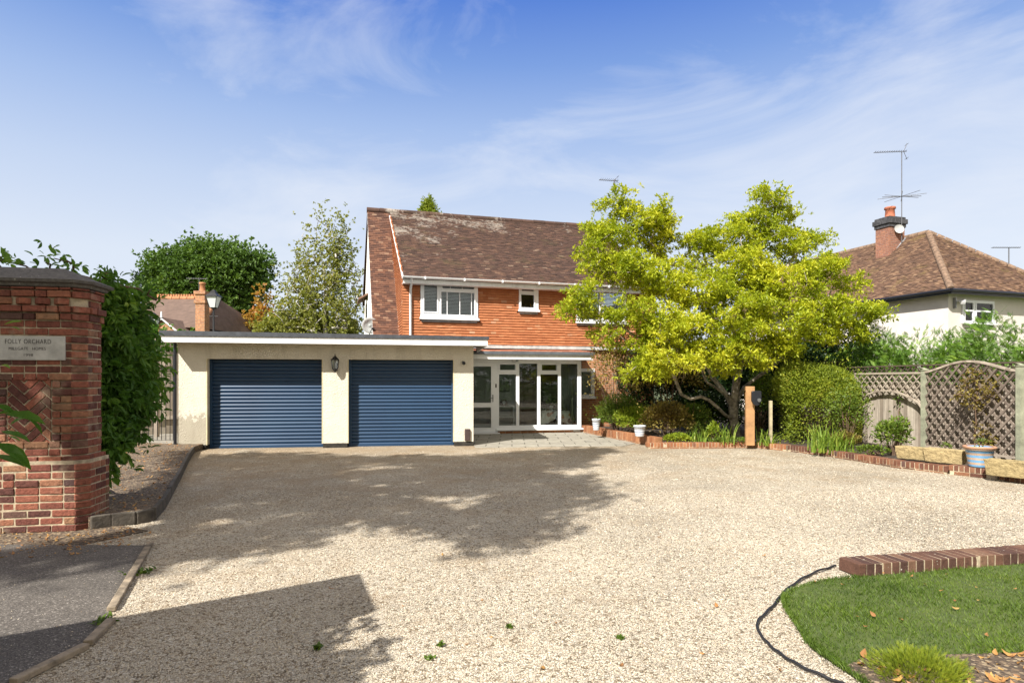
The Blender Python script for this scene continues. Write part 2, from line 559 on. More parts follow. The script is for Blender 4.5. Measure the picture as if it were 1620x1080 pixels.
ROOF = [(0, (.060, .036, .028)), (.35, (.085, .049, .037)), (.85, (.112, .062, .045)), (.97, (.16, .09, .06)), (1, (.25, .18, .13))]
M['roof_tile'] = rndmat('old_brown_roof_tile', ROOF, .9, .35, 5, .5, 60, .005, lichen)
SLD = [(0, (.085, .045, .034)), (.5, (.13, .064, .043)), (.9, (.175, .085, .053)), (1, (.28, .18, .12))]
M['side_tile'] = rndmat('dark_red_side_tile', SLD, .9, .35, 10, .5, 60, .005)
HUNG = [(0, (.37, .132, .056)), (.3, (.405, .15, .063)), (.85, (.435, .165, .071)), (.96, (.46, .195, .09)), (1, (.50, .27, .16))]
M['hung_tile'] = rndmat('orange_hung_tile', HUNG, .8, .22, 3, .4, 60, .004)
NB = [(0, (.10, .06, .042)), (.4, (.15, .088, .058)), (.85, (.195, .115, .073)), (1, (.28, .18, .11))]


def moss(t, col):
    n = tex(t, .8, 6, .65); g = ramp(t, [(.56, 0.0), (.72, .75)]); lk(t, n.outputs['Fac'], g.inputs[0])
    return mixc(t, g.outputs[0], col, (.20, .15, .05))


M['nb_tile'] = rndmat('mossy_brown_tile', NB, .9, .3, 4, .5, 50, .006, moss)
M['nb_ridge'] = plain('ridge_tile_brown', (.20, .13, .085), .9, .35, 8, .3)
M['far_tile'] = plain('far_brown_tile', (.13, .085, .065), .9, .2, 3, .5, 12)
M['far_ridge'] = plain('orange_ridge_tile', (.42, .19, .09), .9, .2, 6)

# roughcast render, painted cream
m, t, b = newmat('cream_roughcast')
n = tex(t, 1.4, 6, .65); rp = ramp(t, [(.3, (.60, .55, .445)), (.7, (.71, .66, .55))]); lk(t, n.outputs['Fac'], rp.inputs[0])
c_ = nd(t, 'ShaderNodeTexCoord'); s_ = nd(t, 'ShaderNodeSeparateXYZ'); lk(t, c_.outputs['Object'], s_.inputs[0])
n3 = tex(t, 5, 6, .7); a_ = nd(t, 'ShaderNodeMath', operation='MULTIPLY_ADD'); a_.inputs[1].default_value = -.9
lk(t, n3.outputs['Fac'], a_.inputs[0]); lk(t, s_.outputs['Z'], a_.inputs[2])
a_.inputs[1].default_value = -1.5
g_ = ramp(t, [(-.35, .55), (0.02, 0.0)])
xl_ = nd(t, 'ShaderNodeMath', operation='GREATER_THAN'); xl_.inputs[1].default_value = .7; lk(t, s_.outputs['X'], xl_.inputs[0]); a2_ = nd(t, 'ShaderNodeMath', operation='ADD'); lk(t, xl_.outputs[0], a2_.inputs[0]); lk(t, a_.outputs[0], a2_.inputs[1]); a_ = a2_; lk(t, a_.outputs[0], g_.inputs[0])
lk(t, mixc(t, g_.outputs[0], rp.outputs[0], (.20, .17, .11)), b.inputs['Base Color'])  # dark foot of the left wall: a cast shadow put into the colour
b.inputs['Roughness'].default_value = .95
v_ = nd(t, 'ShaderNodeTexVoronoi'); v_.inputs['Scale'].default_value = 60; lk(t, c_.outputs['Object'], v_.inputs['Vector'])
n4 = tex(t, 24, 4, .6); h_ = nd(t, 'ShaderNodeMath', operation='ADD'); lk(t, v_.outputs['Distance'], h_.inputs[0]); lk(t, n4.outputs['Fac'], h_.inputs[1])
bump(t, b, h_.outputs[0], .8, .013)
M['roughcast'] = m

M['white_render'] = plain('white_painted_wall', (.80, .77, .70), .9, .06, 2, .3, 30)
M['nb_wall'] = plain('pale_cream_wall', (.64, .59, .54), .9, .06, 2, .35, 25)
M['upvc'] = plain('white_upvc', (.82, .83, .85), .28, .03, 3)
M['white_paint'] = plain('white_painted_board', (.80, .80, .80), .45, .06, 1.5)


def streaks(m, amt, sx=5.0):
    """faint vertical weather streaks and a little dirt"""
    t = m.node_tree; b = t.nodes['Principled BSDF']; src = b.inputs['Base Color'].links[0].from_socket
    c = nd(t, 'ShaderNodeTexCoord'); mpn = nd(t, 'ShaderNodeMapping'); mpn.inputs['Scale'].default_value = (sx, sx, .5)
    lk(t, c.outputs['Object'], mpn.inputs[0]); n = tex(t, 1.6, 6, .7, vec=mpn.outputs[0])
    g = ramp(t, [(.50, 0.0), (.78, amt)]); lk(t, n.outputs['Fac'], g.inputs[0])
    lk(t, mixc(t, g.outputs[0], src, (.22, .19, .14)), b.inputs['Base Color'])


streaks(M['white_paint'], .35)
streaks(M['roughcast'], .35, 3.0)
M['felt'] = plain('dark_roof_felt', (.055, .06, .07), .8, .25, 8, .3, 60)
M['lead'] = plain('lead_flashing', (.30, .31, .33), .6, .3, 5, .2, 20)
M['black_metal'] = plain('black_metal', (.012, .012, .014), .45, .2, 8)
M['grey_metal'] = plain('grey_metal', (.30, .31, .32), .35, .2, 9, metal=.8)
M['black_plastic'] = plain('black_plastic', (.012, .013, .018), .35, .1, 8)
M['dark_brown'] = plain('dark_brown_plastic', (.05, .03, .025), .6, .2, 8)
M['mast'] = plain('aerial_metal', (.16, .16, .17), .5, .2, 8, metal=.5)
M['dish'] = plain('grey_dish', (.42, .43, .42), .5, .1, 8)
M['stone_cap'] = rndmat('lichened_stone_cap', [(0, (.13, .12, .11)), (1, (.17, .155, .14))], .9, .6, 26, .8, 50, .008, splat)
M['plaque'] = plain('grey_plaque_stone', (.46, .45, .42), .8, .18, 6, .35, 50)
M['letter'] = plain('dark_cut_lettering', (.07, .065, .06), .9, .3, 30)
M['soil'] = plain('dark_soil', (.055, .04, .028), .95, .5, 14, 1, 30)
M['concrete'] = plain('worn_concrete', (.26, .24, .20), .9, .3, 6, .7, 40)
M['kerbstone'] = plain('dark_weathered_kerb', (.085, .072, .056), .9, .4, 7, .9, 30)
M['newwood'] = plain('new_orange_timber', (.40, .22, .095), .7, .25, 3, .3, 30)
M['bark'] = plain('grey_mottled_bark', (.30, .26, .20), .9, .55, 9, 1, 16)
M['barkdark'] = plain('dark_bark', (.09, .07, .05), .9, .4, 8, 1, 20)
M['birchbark'] = plain('pale_birch_bark', (.45, .42, .36), .8, .5, 3, .5, 20)
M['twig'] = plain('brown_twig', (.13, .08, .05), .9, .3, 8)
M['cable'] = plain('black_rubber', (.012, .012, .014), .5, .1, 8)
M['trough'] = rndmat('sandstone_trough', [(0, (.31, .24, .115)), (1, (.41, .32, .165))], .9, .45, 11, 1, 18, .03)
M['terra'] = plain('terracotta', (.42, .23, .14), .85, .2, 9, .2)
M['chimney_pot'] = plain('red_clay_pot', (.40, .13, .07), .85, .2, 9)
M['interior_wall'] = plain('interior_grey_wall', (.34, .34, .33), .9, .05, 2)
M['dark_wood'] = plain('dark_wood', (.06, .035, .022), .6, .3, 6)
M['door_wood'] = plain('brown_inner_door', (.16, .085, .05), .5, .25, 4)
M['floor_tile'] = plain('interior_floor', (.28, .23, .19), .5, .15, 4)
M['orange_glaze'] = plain('orange_glaze', (.60, .17, .03), .25, .15, 6)
M['pale_green'] = plain('pale_green_glaze', (.42, .46, .36), .3, .1, 6)
M['blind'] = plain('white_blind_slat', (.80, .82, .85), .5, .03, 3)
M['curtain'] = plain('pale_curtain', (.60, .64, .66), .9, .2, 8)

# timber that has gone grey, with per board value
OLD = [(0, (.28, .23, .18)), (.5, (.40, .34, .275)), (1, (.52, .455, .375))]


def grain(t, col):
    c = nd(t, 'ShaderNodeTexCoord'); mpn = nd(t, 'ShaderNodeMapping'); mpn.inputs['Scale'].default_value = (30, 30, 1.2)
    lk(t, c.outputs['Object'], mpn.inputs[0]); n = tex(t, 1.5, 5, .6, vec=mpn.outputs[0])
    g = ramp(t, [(.3, .62), (.7, 1.1)]); lk(t, n.outputs['Fac'], g.inputs[0])
    return mixc(t, 1.0, col, g.outputs[0], 'MULTIPLY')


M['old_wood'] = rndmat('grey_fence_board', OLD, .9, .25, 5, .4, 40, .004, grain)
M['lattice'] = rndmat('grey_lattice_wood', [(0, (.27, .22, .175)), (1, (.45, .385, .31))], .9, .25, 8, .3, 40, .004)
M['brown_lattice'] = rndmat('brown_grey_lattice', [(0, (.13, .10, .08)), (1, (.25, .20, .16))], .9, .3, 8, .3, 40, .004)
M['dark_lattice'] = rndmat('shade_toned_lattice', [(0, (.055, .04, .03)), (1, (.10, .075, .055))], .9, .2, 8, .3)  # rear trellises: their shade is put into the wood colour
M['post_wood'] = plain('green_grey_post', (.30, .31, .22), .9, .3, 4, .4, 30)
M['old_sleeper'] = plain('weathered_timber_edge', (.27, .215, .15), .9, .45, 9, .7, 30)

# steel blue roller door
m, t, b = newmat('blue_door_paint')
n = tex(t, .9, 4, .6); rp = ramp(t, [(.3, (.011, .038, .088)), (.7, (.016, .050, .108))]); lk(t, n.outputs['Fac'], rp.inputs[0])
lk(t, rp.outputs[0], b.inputs['Base Color']); b.inputs['Roughness'].default_value = .38
n = tex(t, 60, 3); bump(t, b, n.outputs['Fac'], .05, .002)
M['blue_door'] = m

# window glass: thin pane, part mirror, part clear
m, t, b = newmat('window_glass')
tp = nd(t, 'ShaderNodeBsdfTransparent'); tp.inputs[0].default_value = (.86, .90, .90, 1)
gl = nd(t, 'ShaderNodeBsdfGlossy'); gl.inputs['Roughness'].default_value = .01; gl.inputs['Color'].default_value = (.95, .97, 1, 1)
fr = nd(t, 'ShaderNodeFresnel'); fr.inputs['IOR'].default_value = 1.5
n = tex(t, .9, 1); bp = nd(t, 'ShaderNodeBump'); bp.inputs['Strength'].default_value = .04; bp.inputs['Distance'].default_value = .05
lk(t, n.outputs['Fac'], bp.inputs['Height']); lk(t, bp.outputs[0], gl.inputs['Normal'])
ms = nd(t, 'ShaderNodeMixShader'); lk(t, fr.outputs[0], ms.inputs[0]); lk(t, tp.outputs[0], ms.inputs[1]); lk(t, gl.outputs[0], ms.inputs[2])
lk(t, ms.outputs[0], t.nodes['Material Output'].inputs['Surface'])
M['glass'] = m


def brickshader(name, c1, c2, mortar, sx=1.0):
    m, t, b = newmat(name)
    c = nd(t, 'ShaderNodeTexCoord'); s = nd(t, 'ShaderNodeSeparateXYZ'); lk(t, c.outputs['Object'], s.inputs[0])
    ad = nd(t, 'ShaderNodeMath', operation='ADD'); lk(t, s.outputs['X'], ad.inputs[0]); lk(t, s.outputs['Y'], ad.inputs[1])
    cb = nd(t, 'ShaderNodeCombineXYZ'); lk(t, ad.outputs[0], cb.inputs[0]); lk(t, s.outputs['Z'], cb.inputs[1])
    br = nd(t, 'ShaderNodeTexBrick'); lk(t, cb.outputs[0], br.inputs['Vector'])
    br.inputs['Color1'].default_value = tuple(c1) + (1,); br.inputs['Color2'].default_value = tuple(c2) + (1,)
    br.inputs['Mortar'].default_value = tuple(mortar) + (1,)
    br.inputs['Scale'].default_value = 1; br.inputs['Brick Width'].default_value = .225; br.inputs['Row Height'].default_value = .075
    br.inputs['Mortar Size'].default_value = .006; br.inputs['Mortar Smooth'].default_value = .2
    n = tex(t, 9, 6, .7); g = ramp(t, [(.3, .6), (.7, 1.15)]); lk(t, n.outputs['Fac'], g.inputs[0])
    lk(t, mixc(t, 1, br.outputs['Color'], g.outputs[0], 'MULTIPLY'), b.inputs['Base Color'])
    b.inputs['Roughness'].default_value = .9
    iv = nd(t, 'ShaderNodeMath', operation='SUBTRACT'); iv.inputs[0].default_value = 1; lk(t, br.outputs['Fac'], iv.inputs[1])
    n2 = tex(t, 60, 4); a = nd(t, 'ShaderNodeMath', operation='MULTIPLY_ADD'); a.inputs[1].default_value = .3
    lk(t, n2.outputs['Fac'], a.inputs[0]); lk(t, iv.outputs[0], a.inputs[2])
    bump(t, b, a.outputs[0], .7, .008)
    return m


M['house_brick'] = brickshader('house_brickwork', (.42, .165, .07), (.52, .235, .105), (.50, .41, .30))
M['chim_brick'] = brickshader('chimney_brickwork', (.36, .15, .085), (.24, .10, .07), (.33, .28, .22))
M['far_brick'] = brickshader('orange_chimney_brick', (.48, .23, .10), (.38, .16, .08), (.40, .33, .25))

# driveway stone chippings
m, t, b = newmat('pale_stone_chippings')
c = nd(t, 'ShaderNodeTexCoord')
mpn = nd(t, 'ShaderNodeMapping'); mpn.inputs['Scale'].default_value = (1.0, 1.0, 1.0); lk(t, c.outputs['Object'], mpn.inputs[0])
wn = tex(t, 18, 2, vec=mpn.outputs[0]); wmx = mixc(t, .04, mpn.outputs[0], wn.outputs['Color'], 'ADD')
v = nd(t, 'ShaderNodeTexVoronoi'); v.inputs['Scale'].default_value = 62; v.inputs['Randomness'].default_value = 1; lk(t, wmx, v.inputs['Vector'])
v2 = nd(t, 'ShaderNodeTexVoronoi', feature='DISTANCE_TO_EDGE'); v2.inputs['Scale'].default_value = 62; lk(t, wmx, v2.inputs['Vector'])
sp = nd(t, 'ShaderNodeSeparateColor'); lk(t, v.outputs['Color'], sp.inputs[0])
rp = ramp(t, [(0, (.17, .13, .085)), (.10, (.30, .24, .165)), (.22, (.455, .39, .295)), (.6, (.545, .48, .375)), (1, (.64, .575, .465))]); lk(t, sp.outputs[0], rp.inputs[0])
ge = ramp(t, [(0.0, .48), (.12, 1.0)]); lk(t, v2.outputs['Distance'], ge.inputs[0])
col = mixc(t, 1, rp.outputs[0], ge.outputs[0], 'MULTIPLY')
nb = tex(t, .55, 6, .6); gb = ramp(t, [(.3, .74), (.7, 1.1)]); lk(t, nb.outputs['Fac'], gb.inputs[0])
col = mixc(t, 1, col, gb.outputs[0], 'MULTIPLY')
ns = tex(t, 3.0, 6, .75); gs = ramp(t, [(.60, 0.0), (.76, .38)]); lk(t, ns.outputs['Fac'], gs.inputs[0])
col = mixc(t, gs.outputs[0], col, (.22, .15, .09))
# brown needle debris swept towards the garage and the kerb
s9 = nd(t, 'ShaderNodeSeparateXYZ'); lk(t, c.outputs['Object'], s9.inputs[0])
m9 = nd(t, 'ShaderNodeMapRange'); m9.inputs['From Min'].default_value = 6.0; m9.inputs['From Max'].default_value = 13.5; m9.inputs['To Min'].default_value = 0; m9.inputs['To Max'].default_value = .16; lk(t, s9.outputs['Y'], m9.inputs['Value'])
m8 = nd(t, 'ShaderNodeMapRange'); m8.inputs['From Min'].default_value = 3.0; m8.inputs['From Max'].default_value = -5.0; m8.inputs['To Min'].default_value = 0; m8.inputs['To Max'].default_value = .14; lk(t, s9.outputs['X'], m8.inputs['Value'])
n9 = tex(t, 1.3, 8, .75); a9 = nd(t, 'ShaderNodeMath', operation='ADD'); lk(t, n9.outputs['Fac'], a9.inputs[0]); lk(t, m9.outputs[0], a9.inputs[1])
a8 = nd(t, 'ShaderNodeMath', operation='ADD'); lk(t, a9.outputs[0], a8.inputs[0]); lk(t, m8.outputs[0], a8.inputs[1])
g9 = ramp(t, [(.56, 0.0), (.82, .62)]); lk(t, a8.outputs[0], g9.inputs[0])
col = mixc(t, g9.outputs[0], col, (.30, .21, .12))
nk = nd(t, 'ShaderNodeTexVoronoi'); nk.inputs['Scale'].default_value = 13; lk(t, c.outputs['Object'], nk.inputs['Vector'])
gk = ramp(t, [(.055, .7), (.085, 0.0)]); lk(t, nk.outputs['Distance'], gk.inputs[0])
col = mixc(t, gk.outputs[0], col, (.15, .10, .06))
lk(t, col, b.inputs['Base Color']); b.inputs['Roughness'].default_value = .95; b.inputs['Specular IOR Level'].default_value = .2
hs = nd(t, 'ShaderNodeMath', operation='ADD'); lk(t, ge.outputs[0], hs.inputs[0]); lk(t, sp.outputs[1], hs.inputs[1])
bump(t, b, hs.outputs[0], .9, .008)
M['gravel'] = m
STONE = [(0, (.12, .09, .06)), (.08, (.26, .195, .13)), (.2, (.46, .38, .275)), (.6, (.56, .48, .365)), (1, (.66, .585, .47))]
M['pebble'] = rndmat('loose_chipping', STONE, .9, .2, 30, 0)

m, t, b = newmat('tarmac')
v = nd(t, 'ShaderNodeTexVoronoi'); v.inputs['Scale'].default_value = 130; c = nd(t, 'ShaderNodeTexCoord'); lk(t, c.outputs['Object'], v.inputs['Vector'])
sp = nd(t, 'ShaderNodeSeparateColor'); lk(t, v.outputs['Color'], sp.inputs[0])
rp = ramp(t, [(0, (.046, .039, .032)), (.7, (.105, .092, .077)), (.95, (.16, .14, .12)), (1, (.32, .29, .25))]); lk(t, sp.outputs[0], rp.inputs[0])
n = tex(t, 1.2, 5); g = ramp(t, [(.3, .8), (.7, 1.2)]); lk(t, n.outputs['Fac'], g.inputs[0])
lk(t, mixc(t, 1, rp.outputs[0], g.outputs[0], 'MULTIPLY'), b.inputs['Base Color']); b.inputs['Roughness'].default_value = .85
bump(t, b, v.outputs['Distance'], .6, .004)
M['tarmac'] = m

# leafy litter on the planting bed
m, t, b = newmat('leaf_litter')
v = nd(t, 'ShaderNodeTexVoronoi'); v.inputs['Scale'].default_value = 55; c = nd(t, 'ShaderNodeTexCoord'); lk(t, c.outputs['Object'], v.inputs['Vector'])
sp = nd(t, 'ShaderNodeSeparateColor'); lk(t, v.outputs['Color'], sp.inputs[0])
rp = ramp(t, [(0, (.045, .032, .022)), (.6, (.10, .07, .045)), (.85, (.20, .14, .085)), (1, (.34, .27, .17))]); lk(t, sp.outputs[0], rp.inputs[0])
lk(t, rp.outputs[0], b.inputs['Base Color']); b.inputs['Roughness'].default_value = .95
n = tex(t, 30, 5); bump(t, b, n.outputs['Fac'], 1, .02)
M['litter'] = m

m, t, b = newmat('lawn_soil_and_thatch')
n = tex(t, 9, 6, .7); rp = ramp(t, [(.3, (.035, .055, .010)), (.7, (.08, .105, .018))]); lk(t, n.outputs['Fac'], rp.inputs[0])
lk(t, rp.outputs[0], b.inputs['Base Color']); b.inputs['Roughness'].default_value = 1
M['turf'] = m

m, t, b = newmat('paving_slabs')
c = nd(t, 'ShaderNodeTexCoord'); br = nd(t, 'ShaderNodeTexBrick'); lk(t, c.outputs['Object'], br.inputs['Vector'])
br.inputs['Color1'].default_value = (.28, .26, .215, 1); br.inputs['Color2'].default_value = (.35, .325, .265, 1); br.inputs['Mortar'].default_value = (.10, .09, .07, 1)
br.inputs['Scale'].default_value = 1; br.inputs['Brick Width'].default_value = .62; br.inputs['Row Height'].default_value = .46; br.inputs['Mortar Size'].default_value = .012
n = tex(t, 5, 6, .7); g = ramp(t, [(.3, .7), (.7, 1.15)]); lk(t, n.outputs['Fac'], g.inputs[0])
lk(t, mixc(t, 1, br.outputs['Color'], g.outputs[0], 'MULTIPLY'), b.inputs['Base Color']); b.inputs['Roughness'].default_value = .9
iv = nd(t, 'ShaderNodeMath', operation='SUBTRACT'); iv.inputs[0].default_value = 1; lk(t, br.outputs['Fac'], iv.inputs[1]); bump(t, b, iv.outputs[0], .6, .01)
M['paving'] = m
M['ground'] = plain('far_rough_grass', (.07, .09, .03), 1, .3, .3)


def stripes(name, a, b2, zs, freq):
    m, t, b = newmat(name)
    c = nd(t, 'ShaderNodeTexCoord'); s = nd(t, 'ShaderNodeSeparateXYZ'); lk(t, c.outputs['Object'], s.inputs[0])
    mm = nd(t, 'ShaderNodeMath', operation='MULTIPLY'); mm.inputs[1].default_value = freq; lk(t, s.outputs['Z'], mm.inputs[0])
    fr = nd(t, 'ShaderNodeMath', operation='FRACT'); lk(t, mm.outputs[0], fr.inputs[0])
    g = ramp(t, zs, 'CONSTANT'); lk(t, fr.outputs[0], g.inputs[0])
    n = tex(t, 14, 4, .6); q = ramp(t, [(.3, .8), (.7, 1.1)]); lk(t, n.outputs['Fac'], q.inputs[0])
    lk(t, mixc(t, 1, mixc(t, g.outputs[0], a, b2), q.outputs[0], 'MULTIPLY'), b.inputs['Base Color']); b.inputs['Roughness'].default_value = .35
    return m


M['pot_white'] = stripes('white_blue_banded_glaze', (.62, .64, .66), (.20, .25, .36), [(0, 0.0), (.72, 1.0)], 17)
M['pot_blue'] = stripes('blue_tan_banded_glaze', (.15, .32, .52), (.45, .33, .24), [(0, 0.0), (.52, 1.0)], 13)

# leaves
M['l_mag'] = leafmat('magnolia_leaf', [(0, (.12, .18, .013)), (.3, (.28, .345, .02)), (.55, (.46, .495, .03)), (.8, (.62, .60, .05)), (1, (.64, .52, .07))], .42, .8)
M['l_oak'] = leafmat('oak_leaf', [(0, (.035, .075, .014)), (.5, (.085, .16, .026)), (1, (.17, .26, .045))], .35, .5)
M['l_birch'] = leafmat('birch_leaf', [(0, (.13, .16, .035)), (.5, (.25, .27, .055)), (1, (.42, .38, .10))], .45, .5)
M['l_autumn'] = leafmat('autumn_leaf', [(0, (.22, .20, .04)), (.5, (.42, .26, .06)), (1, (.50, .16, .06))], .45, .6)
M['l_vine'] = leafmat('climber_leaf', [(0, (.035, .08, .014)), (.45, (.085, .19, .028)), (.8, (.18, .31, .045)), (1, (.34, .42, .06))], .45, 1.1)
M['l_hedge'] = leafmat('conifer_spray', [(0, (.028, .07, .010)), (.5, (.11, .215, .024)), (1, (.27, .40, .05))], .3, .9)
M['l_privet'] = leafmat('privet_leaf', [(0, (.08, .12, .012)), (.4, (.19, .25, .022)), (.8, (.33, .37, .035)), (1, (.38, .29, .06))], .38, 1.6)
M['l_green'] = leafmat('shrub_leaf', [(0, (.05, .09, .012)), (.5, (.13, .20, .025)), (1, (.28, .34, .05))], .4, 1.8)
M['l_lime'] = leafmat('lime_leaf', [(0, (.13, .20, .02)), (.5, (.28, .36, .03)), (1, (.44, .46, .06))], .45, 2)
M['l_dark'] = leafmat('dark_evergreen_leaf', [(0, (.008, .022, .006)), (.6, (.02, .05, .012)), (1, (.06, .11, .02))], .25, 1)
M['l_brown'] = leafmat('bronze_leaf', [(0, (.08, .05, .02)), (.4, (.20, .15, .04)), (.8, (.36, .30, .07)), (1, (.22, .08, .04))], .4, 1.8)
M['l_blade'] = leafmat('strap_leaf', [(0, (.08, .16, .02)), (.6, (.22, .32, .04)), (1, (.40, .42, .08))], .4, 2)
M['l_grass'] = leafmat('grass_blade', [(0, (.035, .065, .008)), (.5, (.085, .145, .016)), (.9, (.16, .23, .028)), (1, (.36, .30, .10))], .35, 1.2)
M['l_shade'] = leafmat('shade_tree_leaf', [(0, (.03, .07, .01)), (1, (.09, .15, .03))], .12, 1)
M['l_laurel'] = leafmat('glossy_leaf', [(0, (.03, .09, .015)), (.7, (.11, .22, .03)), (1, (.45, .32, .03))], .3, 2.2, rough=.25)
M['l_fallen'] = leafmat('fallen_leaf', [(0, (.16, .07, .03)), (.5, (.40, .20, .07)), (1, (.50, .34, .10))], .2, 3)
# ------------------------------------------------------------------ ground, drive, beds


def wpoly(pix, z=0.0):
    return [tuple(gnd(a, b, z))[:2] for a, b in pix]


mb = MB(); mb.add([(-600, -300, -.012), (600, -300, -.012), (600, 900, -.012), (-600, 900, -.012)], [(0, 1, 2, 3)])
tag(mb.build('ground', M['ground']), kind='structure')
mb = MB(); mb.add([(-9, -9, 0), (13, -9, 0), (13, 19.5, 0), (-9, 19.5, 0)], [(0, 1, 2, 3)])
tag(mb.build('gravel_driveway', M['gravel']), kind='structure')

# tarmac patch, bottom left
TARMAC = wpoly([(235, 864), (178, 962), (140, 1022), (40, 1072)]) + [(-2.9, 2.4), (-9, 2.0), (-9, 5.75), (-5.1, 5.72)]
tag(sheet('tarmac_path', TARMAC, .012, M['tarmac'], thick=.011), kind='structure')
# timber edging between tarmac and drive: three weathered lengths
def edge_run(name, pts, w, h, mat, n_sub=1):
    mb = MB()
    for a, b2 in zip(pts[:-1], pts[1:]):
        mb.bar((a[0], a[1], h / 2 + .002), (b2[0], b2[1], h / 2 + .002), w, h)
    return mb
for k, (pa, lab) in enumerate([([(238, 862), (176, 968)], 'weathered timber edging board along the near tarmac, longest straight length'),
                          ([(176, 985), (139, 1022)], 'short timber edging board at the lower corner of the tarmac'),
                          ([(136, 1026), (20, 1084)], 'timber edging board at the bottom edge of the tarmac')]):
    P = [gnd(*q) for q in pa]
    mb = edge_run('x', P, .055, .035, None)
    o = mb.build('timber_edging', M['old_sleeper'], bevel=.006)
    tag(o, lab, 'edging', 'timber edgings round the tarmac')

# planting bed left, behind the kerb
KERB = [(143, 838), (176, 833), (215, 829), (243, 823), (258, 806), (268, 788), (282, 762), (297, 730), (306, 716)]
KB = [gnd(*q) for q in KERB]
BEDL = [tuple(p)[:2] for p in KB] + [(-7.2, 14.9), (-12.5, 15.0), (-12.5, 6.9), (-5.2, 6.75)]
tag(sheet('left_planting_bed', BEDL, .13, M['litter'], thick=.12), kind='structure')
mb = MB()
PB = [Vector((p.x, p.y, 0)) for p in KB]
for a, b2 in zip(PB[:-1], PB[1:]):
    n_ = max(1, int((b2 - a).length / .9))
    for i in range(n_):
        p = a.lerp(b2, i / n_); q = a.lerp(b2, (i + 1) / n_ - .01)
        jz = random.uniform(-.006, .006)
        mb.bar((p.x, p.y, .072 + jz), (q.x, q.y, .072 + jz), .05, .142)
tag(mb.build('kerb', M['kerbstone'], bevel=.012), 'dark curved stone kerb holding back the leafy bed left of the garage', 'kerb')
# bare earth strip in front of the pier
tag(sheet('earth_strip', [(-9, 5.78), (-5.12, 5.74), (-4.05, 5.72), (-3.75, 6.25), (-4.3, 6.55), (-9, 6.4)], .009, M['litter'], thick=.008), kind='structure')

M['bitumen'] = plain('black_bitumen_plinth', (.03, .026, .02), .9, .5, 9, .8, 40)
# ------------------------------------------------------------------ garage
p1 = gnd(326.7, 710.7); p2 = gnd(718, 705.3)
yawG = math.degrees(math.atan2(p2.y - p1.y, p2.x - p1.x))
fG = Frame(p1.x, p1.y, yawG)
x0 = fG.x_at(281)
o_ = fG.w(x0, 0); fG = Frame(o_[0], o_[1], yawG)
gx = lambda px, y=0: fG.x_at(px, y)
gz = lambda py, px, y=0: fG.z_at(py, fG.x_at(px, y), y)
GL = gx(749); d1a, d1b, d2a, d2b = gx(326.5), gx(510.5), gx(550), gx(718)
GT = 2.50; DT = gz(567.7, 420)
garage = thing('garage', 'flat roofed double garage with cream roughcast walls and white fascia', 'garage', fG.loc(), fG.a)
mb = MB()
Wd = .30
for a, b2 in ((0, d1a), (d1b, d2a), (d2b, GL)):
    mb.box(a, b2, 0, Wd, .10, DT)
mb.box(0, GL, 0, Wd, DT, GT)
mb.box(0, .25, Wd, 5.5, .10, GT)
mb.box(GL - .25, GL, Wd, 3.0, .10, GT)
mb.box(.25, GL - .25, 2.75, 3.0, 0, GT)
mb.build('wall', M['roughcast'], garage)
mb = MB()
for a, b2 in ((0, d1a), (d1b, d2a), (d2b, GL)):
    mb = MB(); mb.box(a + .01, b2 - .01, -.012, Wd, 0, .105)
    if a == 0: mb.box(.012, .25, Wd, 5.5, 0, .1)
    mb.build('plinth', M['bitumen'], garage)
# trim round the openings
bead = plain('cream_corner_bead', (.62, .54, .34), .8, .1, 9)
for a, k in ((d1a, 1), (d2a, 1), (d1b, -1), (d2b, -1)):
    mb = MB(); mb.box(a, a + .018 * k, -.006, .03, .10, DT); mb.build('corner_bead', bead, garage)


def roller(a, b2, lab):
    n = 24; pitch = (DT - .01) / n; prof = []
    for k in range(n):
        z = .005 + k * pitch
        for (fz, fy) in ((0.0, .012), (.10, .003), (.35, -.010), (.62, -.012), (.86, -.004), (.97, .010)):
            prof.append((fy, z + fz * pitch))
    y0 = .235
    vs = []; fs = []
    for x in (a + .045, b2 - .045):
        for (fy, z) in prof: vs.append((x, y0 + fy, z))
    m_ = len(prof)
    for i in range(m_ - 1): fs.append((i, m_ + i, m_ + i + 1, i + 1))
    mb = MB(); mb.add(vs, fs, .5, False)
    d = mb.build('roller_door', M['blue_door'], garage)
    d['label'] = lab
    mb = MB(); mb.box(a + .002, a + .055, .19, .27, .0, DT); mb.build('guide_rail', M['blue_door'], d)
    mb = MB(); mb.box(b2 - .055, b2 - .002, .19, .27, .0, DT); mb.build('guide_rail', M['blue_door'], d)
    mb = MB(); mb.box(a + .056, b2 - .056, .205, .262, .0, .045); mb.build('bottom_rail', M['blue_door'], d)


roller(d1a, d1b, 'wide blue slatted roller door, left one')
roller(d2a, d2b, 'blue slatted roller door beside the porch')
